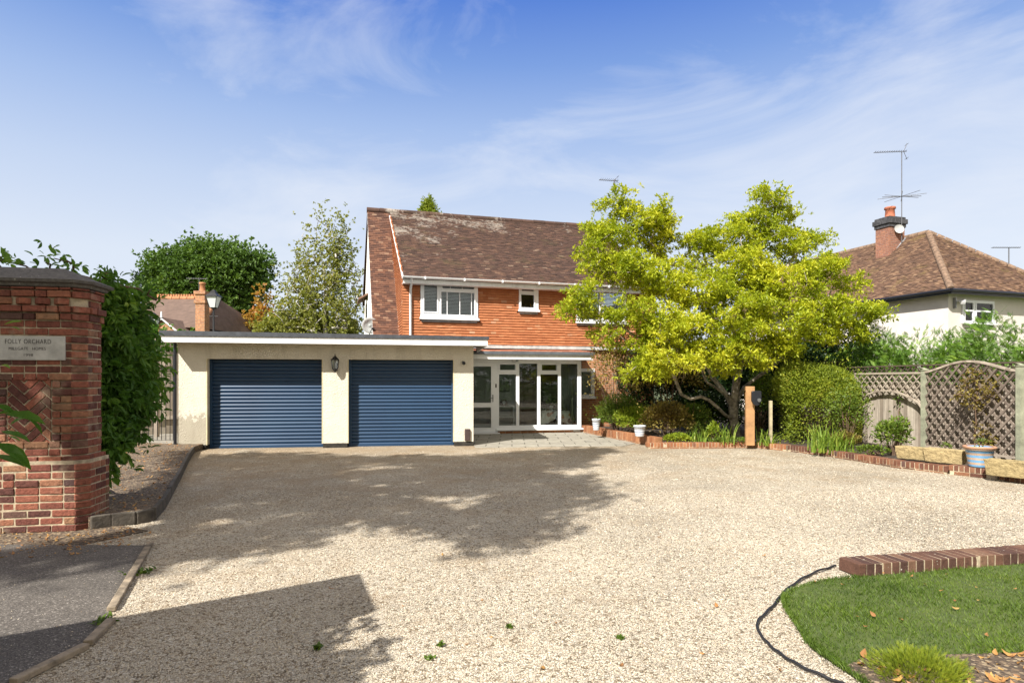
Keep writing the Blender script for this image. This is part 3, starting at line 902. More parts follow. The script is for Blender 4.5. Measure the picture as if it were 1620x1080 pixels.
# fascia, sloping a little
yf = -.5
xa, xb = gx(255, yf), gx(771.5, yf)
za0, za1 = fG.z_at(540.7, xa, yf), fG.z_at(530.7, xa, yf)
zb0, zb1 = fG.z_at(546.7, xb, yf), fG.z_at(537.0, xb, yf)
zta, ztb = fG.z_at(522.5, xa, yf), fG.z_at(532.5, xb, yf)
mb = MB()
mb.prism([(xa, yf, za0), (xb, yf, zb0), (xb, yf, zb1), (xa, yf, za1)], (0, .025, 0))
mb.prism([(xb, yf + .025, zb0), (xb, 3.0, zb0), (xb, 3.0, zb1), (xb, yf + .025, zb1)], (-.025, 0, 0))
mb.prism([(xa, yf + .025, za0), (xa, 5.6, za0), (xa, 5.6, za1), (xa, yf + .025, za1)], (.025, 0, 0))
mb.build('fascia', M['white_paint'], garage)
mb = MB()
mb.prism([(xa - .03, yf - .03, za1 + .002), (xb + .03, yf - .03, zb1 + .002), (xb + .03, yf - .03, ztb), (xa - .03, yf - .03, zta)], (0, 3.5, 0))
mb.box(xa - .03, 3.4, yf + 3.472, 5.7, za1 + .002, zta - .004)
mb.build('roof', M['felt'], garage)
mb = MB(); mb.prism([(xa + .026, yf + .026, za0 + .012), (xb - .026, yf + .026, zb0 + .012), (xb - .026, -.003, zb0 + .012), (xa + .026, -.003, za0 + .012)], (0, 0, .02))
mb.box(xa + .026, -.003, -.001, 5.5, za0 + .012, za0 + .03)
mb.build('soffit', M['white_paint'], garage)
mb = MB(); mb.tube([(-.045, -.02, .03), (-.045, -.02, za0 + .01)], .034, 10); mb.build('downpipe', M['black_plastic'], garage)
mb = MB(); xv, zv = gx(739.5), gz(688, 739.5); mb.box(xv - .065, xv + .065, -.055, -.001, zv - .13, zv + .15); mb.build('vent_cover', M['dark_brown'], garage, bevel=.015)

# wall lantern between the doors
xl, zl = gx(531.5), gz(577, 531.5)
lan = thing('wall_lantern', 'black carriage lantern on the cream pillar between the two blue doors', 'lantern', fG.w(xl, 0, zl - .16), fG.a)
mb = MB()
hexp = lambda r, z, cy=-.13: [(r * math.cos(R(60 * k + 30)), cy + r * math.sin(R(60 * k + 30)), z) for k in range(6)]
def hexring(mb, r0, z0, r1, z1):
    A = hexp(r0, z0); B = hexp(r1, z1)
    mb.add(A + B, [(i, (i + 1) % 6, 6 + (i + 1) % 6, 6 + i) for i in range(6)])
hexring(mb, .105, .27, .02, .36); mb.add(hexp(.105, .27), [tuple(range(6))[::-1]])
mb.tube([(0, -.13, .35), (0, -.13, .42)], [.016, .004], 8)
for p, q in zip(hexp(.066, .07), hexp(.088, .27)): mb.bar(p, q, .012, .012)
hexring(mb, .066, .055, .066, .075); mb.add(hexp(.066, .075), [tuple(range(6))])
hexring(mb, .02, .0, .066, .055); mb.tube([(0, -.13, -.03), (0, -.13, .005)], [.004, .018], 8)
mb.build('lantern_frame', M['black_metal'], lan)
mb = MB(); hexring(mb, .060, .077, .080, .266); mb.build('lantern_glass', M['glass'], lan)
mb = MB(); mb.tube([(0, -.13, .08), (0, -.13, .2)], .017, 10); mb.build('candle_tube', M['white_paint'], lan)
mb = MB(); mb.box(-.04, .04, -.015, -.001, .02, .20); mb.tube([(0, -.012, .10), (0, -.07, .05), (0, -.11, .035)], .010, 8); mb.build('bracket', M['black_metal'], lan)
# small camera light on the right hand pier
xs, zs = gx(733), gz(574, 733)
sl = thing('security_sensor', 'small black sensor light on the garage wall right of the second blue door', 'sensor light', fG.w(xs, 0, zs), fG.a)
mb = MB(); mb.box(-.03, .03, -.03, -.001, -.03, .04); mb.build('base', M['black_plastic'], sl)
mb = MB(); mb.tube([(0, -.03, .0), (.01, -.10, -.01)], [.035, .04], 10); mb.build('head', M['black_plastic'], sl)

# ------------------------------------------------------------------ house
fH = Frame(0.783, 18.8, 16.0)
xh = fH.x_at(637); o_ = fH.w(xh, 0); fH = Frame(o_[0], o_[1], 16.0)
hx = lambda px, y=0: fH.x_at(px, y)
hz_ = lambda py, px, y=0: fH.z_at(py, fH.x_at(px, y), y)
YR = 4.6
wL = -hx(583, YR)
ZR = fH.z_at(333, -wL, YR)
HR = hx(1036)                                # right end of the house front
EZ = hz_(437, 637, -.3)                      # top of the gutter line
house = thing('brick_house', 'two storey house with orange tile-hung upper wall and old brown tiled roof', 'house', fH.loc(), fH.a)
ZB = hz_(545.5, 800)                         # foot of the tile hanging
FB = 2.25


def panel(mb, x0, x1, z0, z1, holes, y0, y1):
    xs = sorted(set([x0, x1] + [min(max(v, x0), x1) for h in holes for v in h[:2]]))
    for a, b2 in zip(xs[:-1], xs[1:]):
        cuts = sorted([(h[2], h[3]) for h in holes if h[0] < (a + b2) / 2 < h[1]])
        z = z0
        for (c, d) in cuts:
            if c > z: mb.box(a, b2, y0, y1, z, c)
            z = d
        if z1 > z: mb.box(a, b2, y0, y1, z, z1)


W1 = (hx(665), hx(755.5), hz_(504.4, 700), hz_(441.5, 755))
W2 = (hx(820.5), hx(851), hz_(492, 835), hz_(448, 835))
W3 = (hx(911), hx(990), hz_(511, 950), hz_(454.5, 950))
W4 = (hx(905, .06), hx(939.5, .06), hz_(629, 925, .06), hz_(583, 925, .06))
EW = EZ - .18
mb = MB()
panel(mb, 0, HR, ZB, EW, [W1, W2, W3], .02, .22)
mb.box(0, .2, .22, 1.0, FB - .3, EW)
mb.box(HR - .2, HR, .22, 8.6, 0, EW)
mb.box(-wL + .02, HR, 8.6, 8.8, 0, 4.5)
mb.build('upper_wall', plain('batten_backing_wall', (.08, .06, .05), .95, .1), house)
mb = MB(); panel(mb, hx(921, .06), HR, 0, ZB - .002, [W4], .06, .24)
mb.build('brick_wall', M['house_brick'], house)
mb = MB()
mb.box(.21, HR - .21, .25, 8.5, ZB - .06, ZB + .04)
mb.box(.21, HR - .21, 4.5, 4.6, ZB + .05, EW)
mb.build('inner_floor', M['interior_wall'], house)
# hung tiles on the front
holes = [W1, W2, W3]
def inf(u, v):
    z = ZB + v
    for h in holes:
        if h[0] < u < h[1] and h[2] - .1 < z < h[3]: return False
    return True
A = tile_arr((0, .02, ZB), (1, 0, 0), (0, 0, 1), (0, -1, 0), HR, EW - ZB, .165, .080, .030, inf, .7, [(h[0], h[1], h[2] - ZB, h[3] - ZB) for h in holes], 1.0)
np_mesh('hung_tiles', A[0], A[1], M['hung_tile'], house, A[2])
# cheek on the left, between the two roof slopes
sl_up = (ZR - EZ) / (YR + .3)                # upper roof pitch
zc_ = fH.z_at(525, -wL, .9)
sl_cs = (ZR - zc_) / (YR - .9)               # catslide pitch
up = lambda y: ZR - (YR - y) * sl_up
cs = lambda y: ZR - (YR - y) * sl_cs
def inc(u, v):                               # u runs from back (y=4.6) to front (y=0)
    y = YR - u; z = FB - .3 + v
    return cs(y) - .02 < z < up(y) - .02
A = tile_arr((0, YR, FB - .3), (0, -1, 0), (0, 0, 1), (-1, 0, 0), YR, ZR - FB, .165, .080, .026, inc, .7, (), 1.0)
np_mesh('cheek_tiles', A[0], A[1], M['hung_tile'], house, A[2])
mb = MB(); mb.prism([(.001, .221, 2.0), (.001, .221, up(.221) - .08), (.001, YR - .1, up(YR - .1) - .08), (.001, YR - .1, cs(YR - .1) - .1)], (.1, 0, 0))
mb.build('cheek_wall', M['upvc'], house)
# roofs
def slope(name, xa, xb, ya, za, yb, zb, mat, tw=.165, g=.088, th=.016, inside=None):
    L = math.hypot(yb - ya, zb - za); V = (0, (yb - ya) / L, (zb - za) / L); N = (0, -V[2], V[1])
    A = tile_arr((xa, ya, za), (1, 0, 0), V, N, xb - xa, L, tw, g, th, inside)
    np_mesh(name, A[0], A[1], mat, house, A[2])
    mb = MB(); mb.prism([(xa, ya, za - .001), (xb, ya, za - .001), (xb, yb, zb - .001), (xa, yb, zb - .001)], (0, 0, -.09)); return mb
RX = HR + .12
mb = slope('roof_tiles', .0, RX, -.30, EZ + .0, YR, ZR, M['roof_tile'])
mb.build('roof_deck', M['dark_wood'], house)
mb = slope('catslide_tiles', -wL - .05, .0, .05, cs(.05), YR, ZR, M['side_tile'], g=.095)
mb.build('catslide_deck', M['white_paint'], house)
mb = MB(); mb.prism([(-wL - .05, YR, ZR - .002), (RX, YR, ZR - .002), (RX, 9.0, up(.2)), (-wL - .05, 9.0, up(.2))], (0, 0, -.09)); mb.build('rear_roof', M['side_tile'], house)
# flashing line where the catslide meets the cheek
mb = MB(); mb.prism([(-.03, .1, cs(.1) + .04), (-.03, YR - .35, cs(YR - .35) + .05), (-.03, YR - .35, cs(YR - .35) + .10), (-.03, .1, cs(.1) + .13)], (.035, 0, 0))
mb.build('flashing', M['upvc'], house)
mb = MB()
mb.prism([(-.045, -.3, EZ - .07), (-.045, YR - .3, up(YR - .3) - .07), (-.045, YR - .3, up(YR - .3) - .01), (-.045, -.3, EZ - .01)], (.04, 0, 0))
mb.build('verge_board', M['white_paint'], house)
# ridge tiles
mb = MB()
k = 0; x = -wL - .06
while x < RX:
    z = ZR + random.uniform(-.008, .008)
    mb.tube([(x, YR, z), (x + .44, YR, z)], .115, 10, rnd=random.random() * .6)
    x += .45
mb.build('ridge_tiles', M['roof_tile'], house)
# gable wall, white, with a small window
mb = MB()
yb_ = 8.4
mb.prism([(-wL, .1, 0), (-wL, .1, cs(.1) - .1), (-wL, YR, ZR - .1), (-wL, yb_, ZR - (yb_ - YR) * .98), (-wL, yb_, 0)], (.2, 0, 0))
mb.build('gable_wall', M['white_render'], house)
def yg(px):                                   # y on the gable plane seen at a photo column
    r = (px - CX) / FPX
    return (fH.o[0] - wL * fH.c - r * (fH.o[1] - wL * fH.s)) / (fH.s + r * fH.c)
ya_, yb2 = 4.9, 6.3
zw0, zw1 = fH.z_at(506, -wL, 5.5), fH.z_at(478, -wL, 5.5)
mb = MB(); mb.box(-wL - .03, -wL - .001, ya_, yb2, zw0, zw1); gw = mb.build('gable_window', M['upvc'], house)
mb = MB(); mb.box(-wL - .036, -wL - .031, ya_ + .08, yb2 - .08, zw0 + .08, zw1 - .08); mb.build('pane', M['black_plastic'], gw)
mb = MB(); mb.prism([(-wL - .35, ya_ - .1, zw1 + .06), (-wL - .002, ya_ - .1, zw1 + .26), (-wL - .002, ya_ - .1, zw1 + .2), (-wL - .35, ya_ - .1, zw1)], (0, yb2 - ya_ + .2, 0)); mb.build('window_hood', M['side_tile'], house)
# gutter, fascia, downpipe
mb = MB()
mb.box(-.02, RX, -.30, -.02, EW - .01, EW + .012)
mb.box(-.02, RX, -.318, -.298, EW - .012, EZ - .075)
mb.build('eaves_board', M['white_paint'], house)
prof = [(math.cos(R(a)) * .062, math.sin(R(a)) * .062) for a in range(180, 361, 20)]
vs = []; fs = []
for x in (-.05, RX + .02):
    for (a, b2) in prof: vs.append((x, -.385 + a, EZ - .005 + b2))
m_ = len(prof)
for i in range(m_ - 1): fs.append((i, i + 1, m_ + i + 1, m_ + i))
mb = MB(); mb.add(vs, fs, smooth=True)
for x in np.arange(.6, RX, 1.15): mb.box(x - .02, x + .02, -.452, -.32, EZ - .075, EZ + .004)
mb.box(-.055, -.045, -.45, -.32, EZ - .07, EZ)
mb.build('gutter', M['upvc'], house)
xd = hx(649.5, -.05)
mb = MB(); mb.tube([(xd, -.37, EZ - .06), (xd, -.33, EZ - .14), (xd, -.06, EZ - .34), (xd, -.06, 2.2)], .038, 10)
mb.build('downpipe', M['upvc'], house)
# lead apron under the tiles
mb = MB(); mb.prism([(hx(735), -.035, ZB - .11), (HR, -.035, ZB - .11), (HR, -.012, ZB + .005), (hx(735), -.012, ZB + .005)], (0, .03, 0))
mb.build('lead_apron', plain('pale_lead', (.42, .42, .41), .6, .25, 5), house)


def fr_box(mb, r, w, y0, y1):
    x0, x1, z0, z1 = r
    mb.box(x0, x0 + w, y0, y1, z0, z1); mb.box(x1 - w, x1, y0, y1, z0, z1)
    mb.box(x0 + w, x1 - w, y0, y1, z0, z0 + w); mb.box(x0 + w, x1 - w, y0, y1, z1 - w, z1)


def window(parent, r, lights, fx, fz, mull=(), bars=(), blinds=(), sill=True, lead=True, y=0, label=None, back=None):
    """r outer rect; lights: glazed rects in photo columns/rows; frame solid around them"""
    x0, x1, z0, z1 = r
    L = [(fx(a), fx(b), fz(d), fz(c)) for (a, c, b, d) in lights]
    mb = MB()
    panel(mb, x0, x1, z0, z1, L, y - .055, y + .03)
    for (a, b, c, d) in L:                    # sash edge standing proud
        fr_box(mb, (a - .035, b + .035, c - .035, d + .035), .035, y - .075, y - .056)
    if sill: mb.box(x0 - .03, x1 + .03, y - .12, y - .0555, z0 - .03, z0 + .035)
    w = mb.build('window', M['upvc'], parent)
    if label: w['label'] = label
    for (a, b, c, d) in L:
        q = MB(); q.box(a, b, y - .03, y - .024, c, d); q.build('pane', M['glass'], w)
    if bars:
        q = MB()
        for (px, py0, py1) in bars: q.box(fx(px) - .011, fx(px) + .011, y - .040, y - .031, fz(py1), fz(py0))
        q.build('glazing_bar', M['upvc'], w)
    for i in blinds:
        a, b, c, d = L[i]; q = MB(); z = c + .01
        while z < d:
            q.prism([(a - .01, y + .05, z), (a - .01, y + .085, z + .028), (a - .01, y + .087, z + .026), (a - .01, y + .052, z - .002)], (b - a + .02, 0, 0)); z += .042
        q.build('blind', M['blind'], w)
    if lead:
        q = MB(); q.box(x0 + .02, x1 - .02, y - .05, y - .02, z0 - .10, z0 - .032)
        q.build('lead_skirt', M['lead'], w)
    return w


window(house, W1, [(670.5, 445.5, 691, 494), (699.5, 447, 749, 457), (697.5, 462.3, 749.6, 497.8)], hx, lambda q: hz_(q, 710), bars=[(707, 462.3, 497.8), (727, 462.3, 497.8), (745.5, 462.3, 497.8), (712, 447, 457), (731, 447, 457)], blinds=(0, 1, 2), label='wide window with white slatted blinds')
window(house, W2, [(824.5, 452, 843.5, 461), (823.5, 466.5, 844, 486.8)], hx, lambda q: hz_(q, 835), label='small narrow upper window')
window(house, W3, [(916, 459, 947, 475), (916, 480, 947, 506), (953, 459, 985, 506)], hx, lambda q: hz_(q, 950), blinds=(0, 1, 2), label='upper window half hidden by the yellow-green tree')
window(house, W4, [(909, 588, 934, 624)], lambda p: hx(p, .06), lambda q: hz_(q, 925, .06), lead=False, y=.06, label='ground floor window beside the porch')
q = MB()
for i in range(9):
    a = W4[1] - .08 - i * .035; q.tube([(a, .17, W4[2] + .03), (a, .18, W4[3] - .05)], .022, 6)
q.build('curtain', M['curtain'], house)
mb = MB(); mb.lathe((hx(841.5, .4) - .12, .16, hz_(487.5, 835)), [(0, 0), (.035, 0), (.03, .03), (.012, .06), (.02, .12), (.012, .16), (0, .17)], 10)
tag(mb.build('ornament', M['orange_glaze'], None, fH.w(0, 0, 0)), 'small orange ornament standing inside the narrow upper window', 'ornament'); bpy.data.objects['ornament'].rotation_euler.z = fH.a

# satellite dish on the gable
dc = at(585, 515, 18.6)
dish = thing('satellite_dish', 'grey satellite dish mounted low on the white gable wall', 'dish', dc, R(28))
mb = MB(); vs = []
for i, rr in enumerate([0, .10, .19, .27]):
    for k in range(20): a = R(18 * k); vs.append((rr * math.cos(a), rr * rr * -.9 + .0, rr * math.sin(a) * .92))
fs = [(i * 20 + k, i * 20 + (k + 1) % 20, (i + 1) * 20 + (k + 1) % 20, (i + 1) * 20 + k) for i in range(3) for k in range(20)]
mb.add(vs, fs, smooth=True); o = mb.build('reflector', M['dish'], dish)
mm = o.modifiers.new('solid', 'SOLIDIFY'); mm.thickness = .008
mb = MB(); mb.tube([(0, 0, -.2), (.0, -.32, -.12)], .012, 6); mb.box(-.035, .035, -.38, -.30, -.15, -.09); mb.build('arm', M['black_plastic'], dish)
mb = MB(); mb.tube([(0, .02, -.05), (0, .10, -.1), (.05, .12, -.45)], .016, 6); mb.build('bracket', M['black_metal'], dish)


def yagi(name, label, base, mast_h, booms, yaw, parent_group=None, mast_r=.02):
    t_ = thing(name, label, 'aerial', base, yaw, parent_group)
    mb = MB(); mb.tube([(0, 0, -.3), (0, 0, mast_h)], mast_r, 6); mb.build('mast', M['mast'], t_)
    for (z, L, n, el, off, thick) in booms:
        b_ = MB(); b_.tube([(-L * off, 0, z), (L * (1 - off), 0, z)], .013, 6)
        for i in range(n):
            x = -L * off + L * (i + .5) / n
            b_.tube([(x, -el / 2, z + .02), (x, el / 2, z + .02)], thick, 4)
        b_.build('boom', M['mast'], t_)
    return t_


pr = at(972, 352, 22.6)
t_ = yagi('roof_aerial', 'thin television aerial rising over the house ridge beside the tree', (pr.x, pr.y, ZR), .0 + (at(972, 284, 22.6).z - ZR), [((at(972, 286, 22.6).z - ZR), .72, 9, .3, .82, .007)], R(10))
mb = MB(); z = at(972, 284, 22.6).z - ZR
for s_ in (-1, 1): mb.tube([(.02, 0, z), (.16, 0, z + s_ * .13)], .008, 4); mb.tube([(.1, -.2, z + s_ * .08), (.1, .2, z + s_ * .08)], .008, 4)
mb.build('reflector', M['mast'], t_)

# ------------------------------------------------------------------ glazed porch
pp = gnd(786, 686)
fP = Frame(pp.x, pp.y, 11.0)
xo = fP.x_at(745); o_ = fP.w(xo, 0); fP = Frame(o_[0], o_[1], 11.0)
qx = lambda px, y=0: fP.x_at(px, y)
qz = lambda py, px=850, y=0: fP.z_at(py, fP.x_at(px, y), y)
porch = thing('glazed_porch', 'white framed glazed porch with a lean-to tiled roof against the house', 'porch', fP.loc(), fP.a)
XR = qx(919.5); HT = qz(569, 850)
PZ = qz(679.5, 850)
panes = [(qx(791), qx(815), qz(585, 803), qz(576, 803)), (qx(789.5), qx(816.5), qz(672.8, 803), qz(592, 803)),
         (qx(821.5), qx(850), qz(672.3, 836), qz(575, 836)),
         (qx(857.3), qx(880.5), qz(585.6, 869), qz(576.5, 869)), (qx(855), qx(883), qz(672, 869), qz(592, 869)),
         (qx(887.5), qx(913.5), qz(671.8, 900), qz(575.5, 900))]
xdr = qx(787.5)
mb = MB()
panel(mb, xdr, XR, PZ + .02, HT, panes, 0, .07)
for (a, b2, c, d) in (panes[0], panes[3]): fr_box(mb, (a - .06, b2 + .06, c - .06, d + .045), .05, -.022, -.001)
mb.box(-.2, xdr, 0, .07, qz(573, 770), HT)
mb.box(xdr - .05, xdr, 0, .07, .04, qz(573, 770))
mb.box(XR - .07, XR, .07, 1.2, PZ + .02, HT)
mb.build('frame', M['upvc'], porch)
for (a, b2, c, d) in panes:
    q = MB(); q.box(a, b2, .03, .036, c, d); q.build('pane', M['glass'], porch)
mb = MB(); mb.box(xdr - .05, qx(927.5), -.09, .08, PZ - .01, PZ + .035); mb.build('sill', M['upvc'], porch, bevel=.006)
# door
mb = MB()
dg = [(-.25, qx(776.8), qz(637, 765), qz(579.5, 765)), (-.25, qx(776.8), qz(676.3, 765), qz(644, 765))]
panel(mb, -.32, xdr - .052, .05, qz(573, 770) - .004, dg, -.012, .055)
door = mb.build('door', M['upvc'], porch)
for (a, b2, c, d) in dg: q = MB(); q.box(a, b2, .02, .026, c, d); q.build('door_pane', M['glass'], door)
mb = MB(); xh_ = qx(779.5); zh = qz(629, 779)
mb.box(xh_ - .018, xh_ + .018, -.026, -.013, zh - .12, zh + .09); mb.tube([(xh_, -.02, zh), (xh_, -.065, zh), (xh_ - .13, -.065, zh + .004)], .011, 8); mb.build('handle', M['grey_metal'], door)
mb = MB(); mb.box(-.3, qx(790), -.10, .1, .01, .045); mb.build('door_sill', M['upvc'], porch)
mb = MB(); xk = qx(784.5); zk = qz(610, 784); mb.box(xk - .02, xk + .02, -.02, -.001, zk - .055, zk + .055); mb.build('key_safe', M['dark_brown'], porch)
# brick plinth
mb = MB(); mb.box(xdr, XR + .03, .0, .22, 0, PZ - .011); mb.box(XR - .19, XR + .03, .22, 1.2, 0, PZ - .011); mb.build('brick_plinth', M['house_brick'], porch)
mb = MB(); mb.box(qx(907), qx(918), -.008, .001, .03, .10); mb.build('air_brick', plain('pale_air_brick', (.45, .45, .42), .8), porch)
# fascia and lean-to roof
mb = MB()
yF = -.36
zfa, zfb = fP.z_at(560, 0, yF), fP.z_at(567.8, 0, yF)
XE = qx(938.5, yF)
mb.box(-.3, XE, yF, yF + .025, zfb, zfa)
mb.box(XE - .025, XE, yF + .026, 1.0, zfb, zfa)
mb.build('fascia', M['white_paint'], porch)
mb = MB(); mb.box(-.3, XE - .026, yF + .026, 0.1, zfb + .012, zfb + .03); mb.build('soffit', M['white_paint'], porch)
mb = MB(); mb.box(-.3, XE + .04, yF - .06, yF + .05, zfa + .001, zfa + .085); mb.build('gutter', plain('grey_felt_edge', (.10, .11, .125), .7, .15, 6), porch)
zt0 = zfa + .07; yt1 = 1.35; zt1 = ZB - .12
A = tile_arr((-.5, yF, zt0), (1, 0, 0), unit(np.array([0, yt1 - yF, zt1 - zt0])), unit(np.array([0, -(zt1 - zt0), yt1 - yF])), XE + .5, math.hypot(yt1 - yF, zt1 - zt0), .165, .11, .018)
np_mesh('roof_tiles', A[0], A[1], rndmat('pink_red_lean_to_tile', [(0, (.26, .10, .065)), (.6, (.40, .16, .10)), (1, (.50, .27, .18))], .85, .3, 9, .3), porch, A[2])
mb = MB(); mb.prism([(-.5, yF, zt0 - .01), (XE, yF, zt0 - .01), (XE, yt1, zt1 - .01), (-.5, yt1, zt1 - .01)], (0, 0, -.06)); mb.build('roof_deck', M['dark_wood'], porch)
mb = MB(); mb.box(-.3, XR - .07, .07, 1.2, HT - .02, HT + .0); mb.build('ceiling', M['interior_wall'], porch)
mb = MB(); mb.box(-.3, XR - .2, .075, 1.2, .01, .05); mb.build('floor', M['floor_tile'], porch)
for r_ in ((-.3, qx(816, 1.15), 1.12, 1.2), (qx(888, 1.15), XR - .07, 1.12, 1.2), (-.34, -.3, .075, 1.2)):
    mb = MB(); mb.box(*r_, .05, HT - .021); mb.build('inner_wall', M['interior_wall'], porch)
mb = MB(); mb.box(qx(816, 1.15) + .002, qx(852, 1.15), 1.13, 1.18, .05, 2.05); mb.build('inner_door', M['door_wood'], porch)
mb = MB(); mb.box(qx(852, 1.15) + .002, qx(888, 1.15) - .002, 1.14, 1.18, .05, HT - .021); mb.box(qx(816, 1.15) + .002, qx(852, 1.15), 1.14, 1.18, 2.052, HT - .021); mb.build('dark_opening', M['dark_wood'], porch)
# two lights above
fl = thing('floodlight', 'small white floodlight under the porch fascia', 'floodlight', fP.w(qx(816), -.02, qz(570.5, 816)), fP.a)
mb = MB(); mb.box(-.055, .055, -.16, -.10, -.045, .045); mb.build('lamp_head', M['white_paint'], fl, bevel=.008)
mb = MB(); mb.box(-.04, .04, -.163, -.161, -.032, .032); mb.build('lamp_glass', M['grey_metal'], fl)
mb = MB(); mb.box(-.10, -.08, -.12, -.0, -.04, .05); mb.box(-.08, -.055, -.12, -.1, -.01, .01); mb.build('bracket', M['white_paint'], fl)

# things in the porch
def inporch(px, y, z=0.05): return fP.w(qx(px, y), y, z)
pic = thing('framed_picture', 'green landscape picture in a black frame on the porch back wall', 'picture', inporch(797.5, 1.119, 1.40), fP.a)
mb = MB(); fr_box(mb, (-.17, .17, -.2, .25), .03, -.03, 0); mb.build('frame', M['black_plastic'], pic)
mb = MB(); mb.box(-.14, .14, -.012, -.002, -.17, .22); mb.build('canvas', plain('green_landscape_canvas', (.16, .19, .12), .7, .8, 7), pic)
sh = thing('console_shelf', 'pale narrow console shelf against the porch back wall', 'shelf', inporch(797, .95, .05), fP.a)
mb = MB(); mb.box(-.3, .3, -.15, .15, .70, .73); mb.box(-.3, .3, -.15, .15, .38, .40); mb.build('shelf_board', M['white_paint'], sh)
for s_ in (-1, 1): mb = MB(); mb.box(s_ * .29 - .015, s_ * .29 + .015, -.14, .14, 0, .699); mb.build('leg', M['white_paint'], sh)
cl = thing('mantel_clock', 'dark square mantel clock on the porch console shelf', 'clock', inporch(797, .92, .78), fP.a)
mb = MB(); mb.prism([(-.11, -.04, 0), (.11, -.04, 0), (.11, -.04, .12), (.06, -.04, .2), (-.06, -.04, .2), (-.11, -.04, .12)], (0, .08, 0)); mb.build('case', M['dark_wood'], cl)
mb = MB(); mb.tube([(0, -.046, .10), (0, -.041, .10)], .05, 16); mb.build('face', M['white_paint'], cl)
# table with a patterned cloth
tb = thing('porch_table', 'small glass topped table inside the porch window', 'table', inporch(876, .38, .05), fP.a)
mb = MB(); mb.box(-.42, .42, -.24, .24, .60, .62); mb.build('tabletop', M['dark_wood'], tb)
for sx in (-1, 1):
    for sy in (-1, 1): mb = MB(); mb.tube([(sx * .36, sy * .2, 0), (sx * .36, sy * .2, .599)], .016, 8); mb.build('leg', M['dark_wood'], tb)
m, t, b = newmat('patterned_cloth')
v = nd(t, 'ShaderNodeTexVoronoi'); v.inputs['Scale'].default_value = 9; c = nd(t, 'ShaderNodeTexCoord'); lk(t, c.outputs['Object'], v.inputs['Vector'])
sp = nd(t, 'ShaderNodeSeparateColor'); lk(t, v.outputs['Color'], sp.inputs[0])
rp = ramp(t, [(0, (.80, .78, .72)), (.6, (.22, .22, .22)), (.72, (.80, .78, .72)), (.86, (.50, .25, .14)), (.93, (.25, .32, .40))], 'CONSTANT'); lk(t, sp.outputs[0], rp.inputs[0]); lk(t, rp.outputs[0], b.inputs['Base Color'])
clothm = m
vs = []; fs = []; nu, nv = 40, 14
for j in range(nv):
    for i in range(nu):
        u = i / (nu - 1) * 2 - 1; vv = j / (nv - 1)
        x = u * .50; drop = max(0, abs(u) - .84) * 1.9
        yy = -.26 + vv * .5; fr_ = max(0, .25 - vv) * 1.1
        z = .628 - drop - (fr_ * 1.8 * (.55 + .45 * abs(u)) if vv < .25 else 0) + .012 * math.sin(i * 1.1)
        if vv < .25: yy = -.26 + .01 * math.sin(i * .9)
        vs.append((x * (1 - drop * .12), yy, z))
for j in range(nv - 1):
    for i in range(nu - 1): fs.append((j * nu + i, j * nu + i + 1, (j + 1) * nu + i + 1, (j + 1) * nu + i))
mb = MB(); mb.add(vs, fs, smooth=True); o = mb.build('tablecloth', clothm, None, inporch(876, .38, .05)); o.rotation_euler.z = fP.a
mm = o.modifiers.new('solid', 'SOLIDIFY'); mm.thickness = .004
tag(o, 'cream cloth with a bold leaf pattern draped over the porch table', 'tablecloth')
vz = thing('tall_vase', 'tall pale green floor vase with dried stems inside the porch', 'vase', inporch(905, .45, .05), fP.a)
mb = MB(); mb.lathe((0, 0, 0), [(.0, 0), (.05, 0), (.045, .1), (.035, .5), (.04, .95), (.045, 1.0), (.035, 1.0), (.03, .8)], 14); mb.build('vase_body', M['pale_green'], vz)
mb = MB()
for k in range(9):
    a = random.uniform(0, 6.28); r_ = random.uniform(.06, .28)
    mb.tube([(0, 0, .9), (r_ * .25 * math.cos(a), r_ * .25 * math.sin(a), 1.3), (r_ * .7 * math.cos(a), r_ * .7 * math.sin(a), 1.55), (r_ * math.cos(a), r_ * math.sin(a), 1.45)], [.006, .005, .004, .002], 4)
mb.build('dried_stems', M['pale_green'], vz)
mb = MB(); mb.lathe((0, 0, 0), [(0, 0), (.04, 0), (.055, .12), (.03, .24), (.045, .28), (.03, .28)], 14)
tag(mb.build('orange_vase', M['orange_glaze'], None, inporch(901, .26, .05)), 'glossy orange vase on the porch floor by the tall green vase', 'vase')
ph = thing('potted_houseplant', 'leafy green houseplant standing on the porch table', 'houseplant', inporch(872, .42, .685), fP.a)
mb = MB(); mb.lathe((0, 0, 0), [(0, 0), (.05, 0), (.065, .1), (.05, .1)], 12); mb.build('pot', M['white_paint'], ph)
n_ = 70; dd = rand_dirs(n_); dd[:, 2] = np.abs(dd[:, 2]) + .4; dd = unit(dd)
X, Y, Z = leaf_axes(dd, .16, .05); V, Fc, r_ = inst(LEAF_V, LEAF_F, dd * rng.uniform(.02, .16, n_)[:, None] + np.array([0, 0, .1]), X, Y, Z)
np_mesh('foliage', V, Fc, M['l_green'], ph, r_)

# patio paving in front of the porch
PAV = wpoly([(752, 708.5), (860, 707), (985, 705.5), (1005, 702)]) + [fP.w(qx(955), 0)[:2], fP.w(qx(955), 1.2)[:2], fP.w(-.35, 1.2)[:2], tuple(fG.w(GL + .01, 3)[:2]), tuple(fG.w(GL + .01, .0)[:2])]
tag(sheet('patio_paving', PAV, .010, M['paving'], thick=.009), kind='structure')
# ------------------------------------------------------------------ plant builders


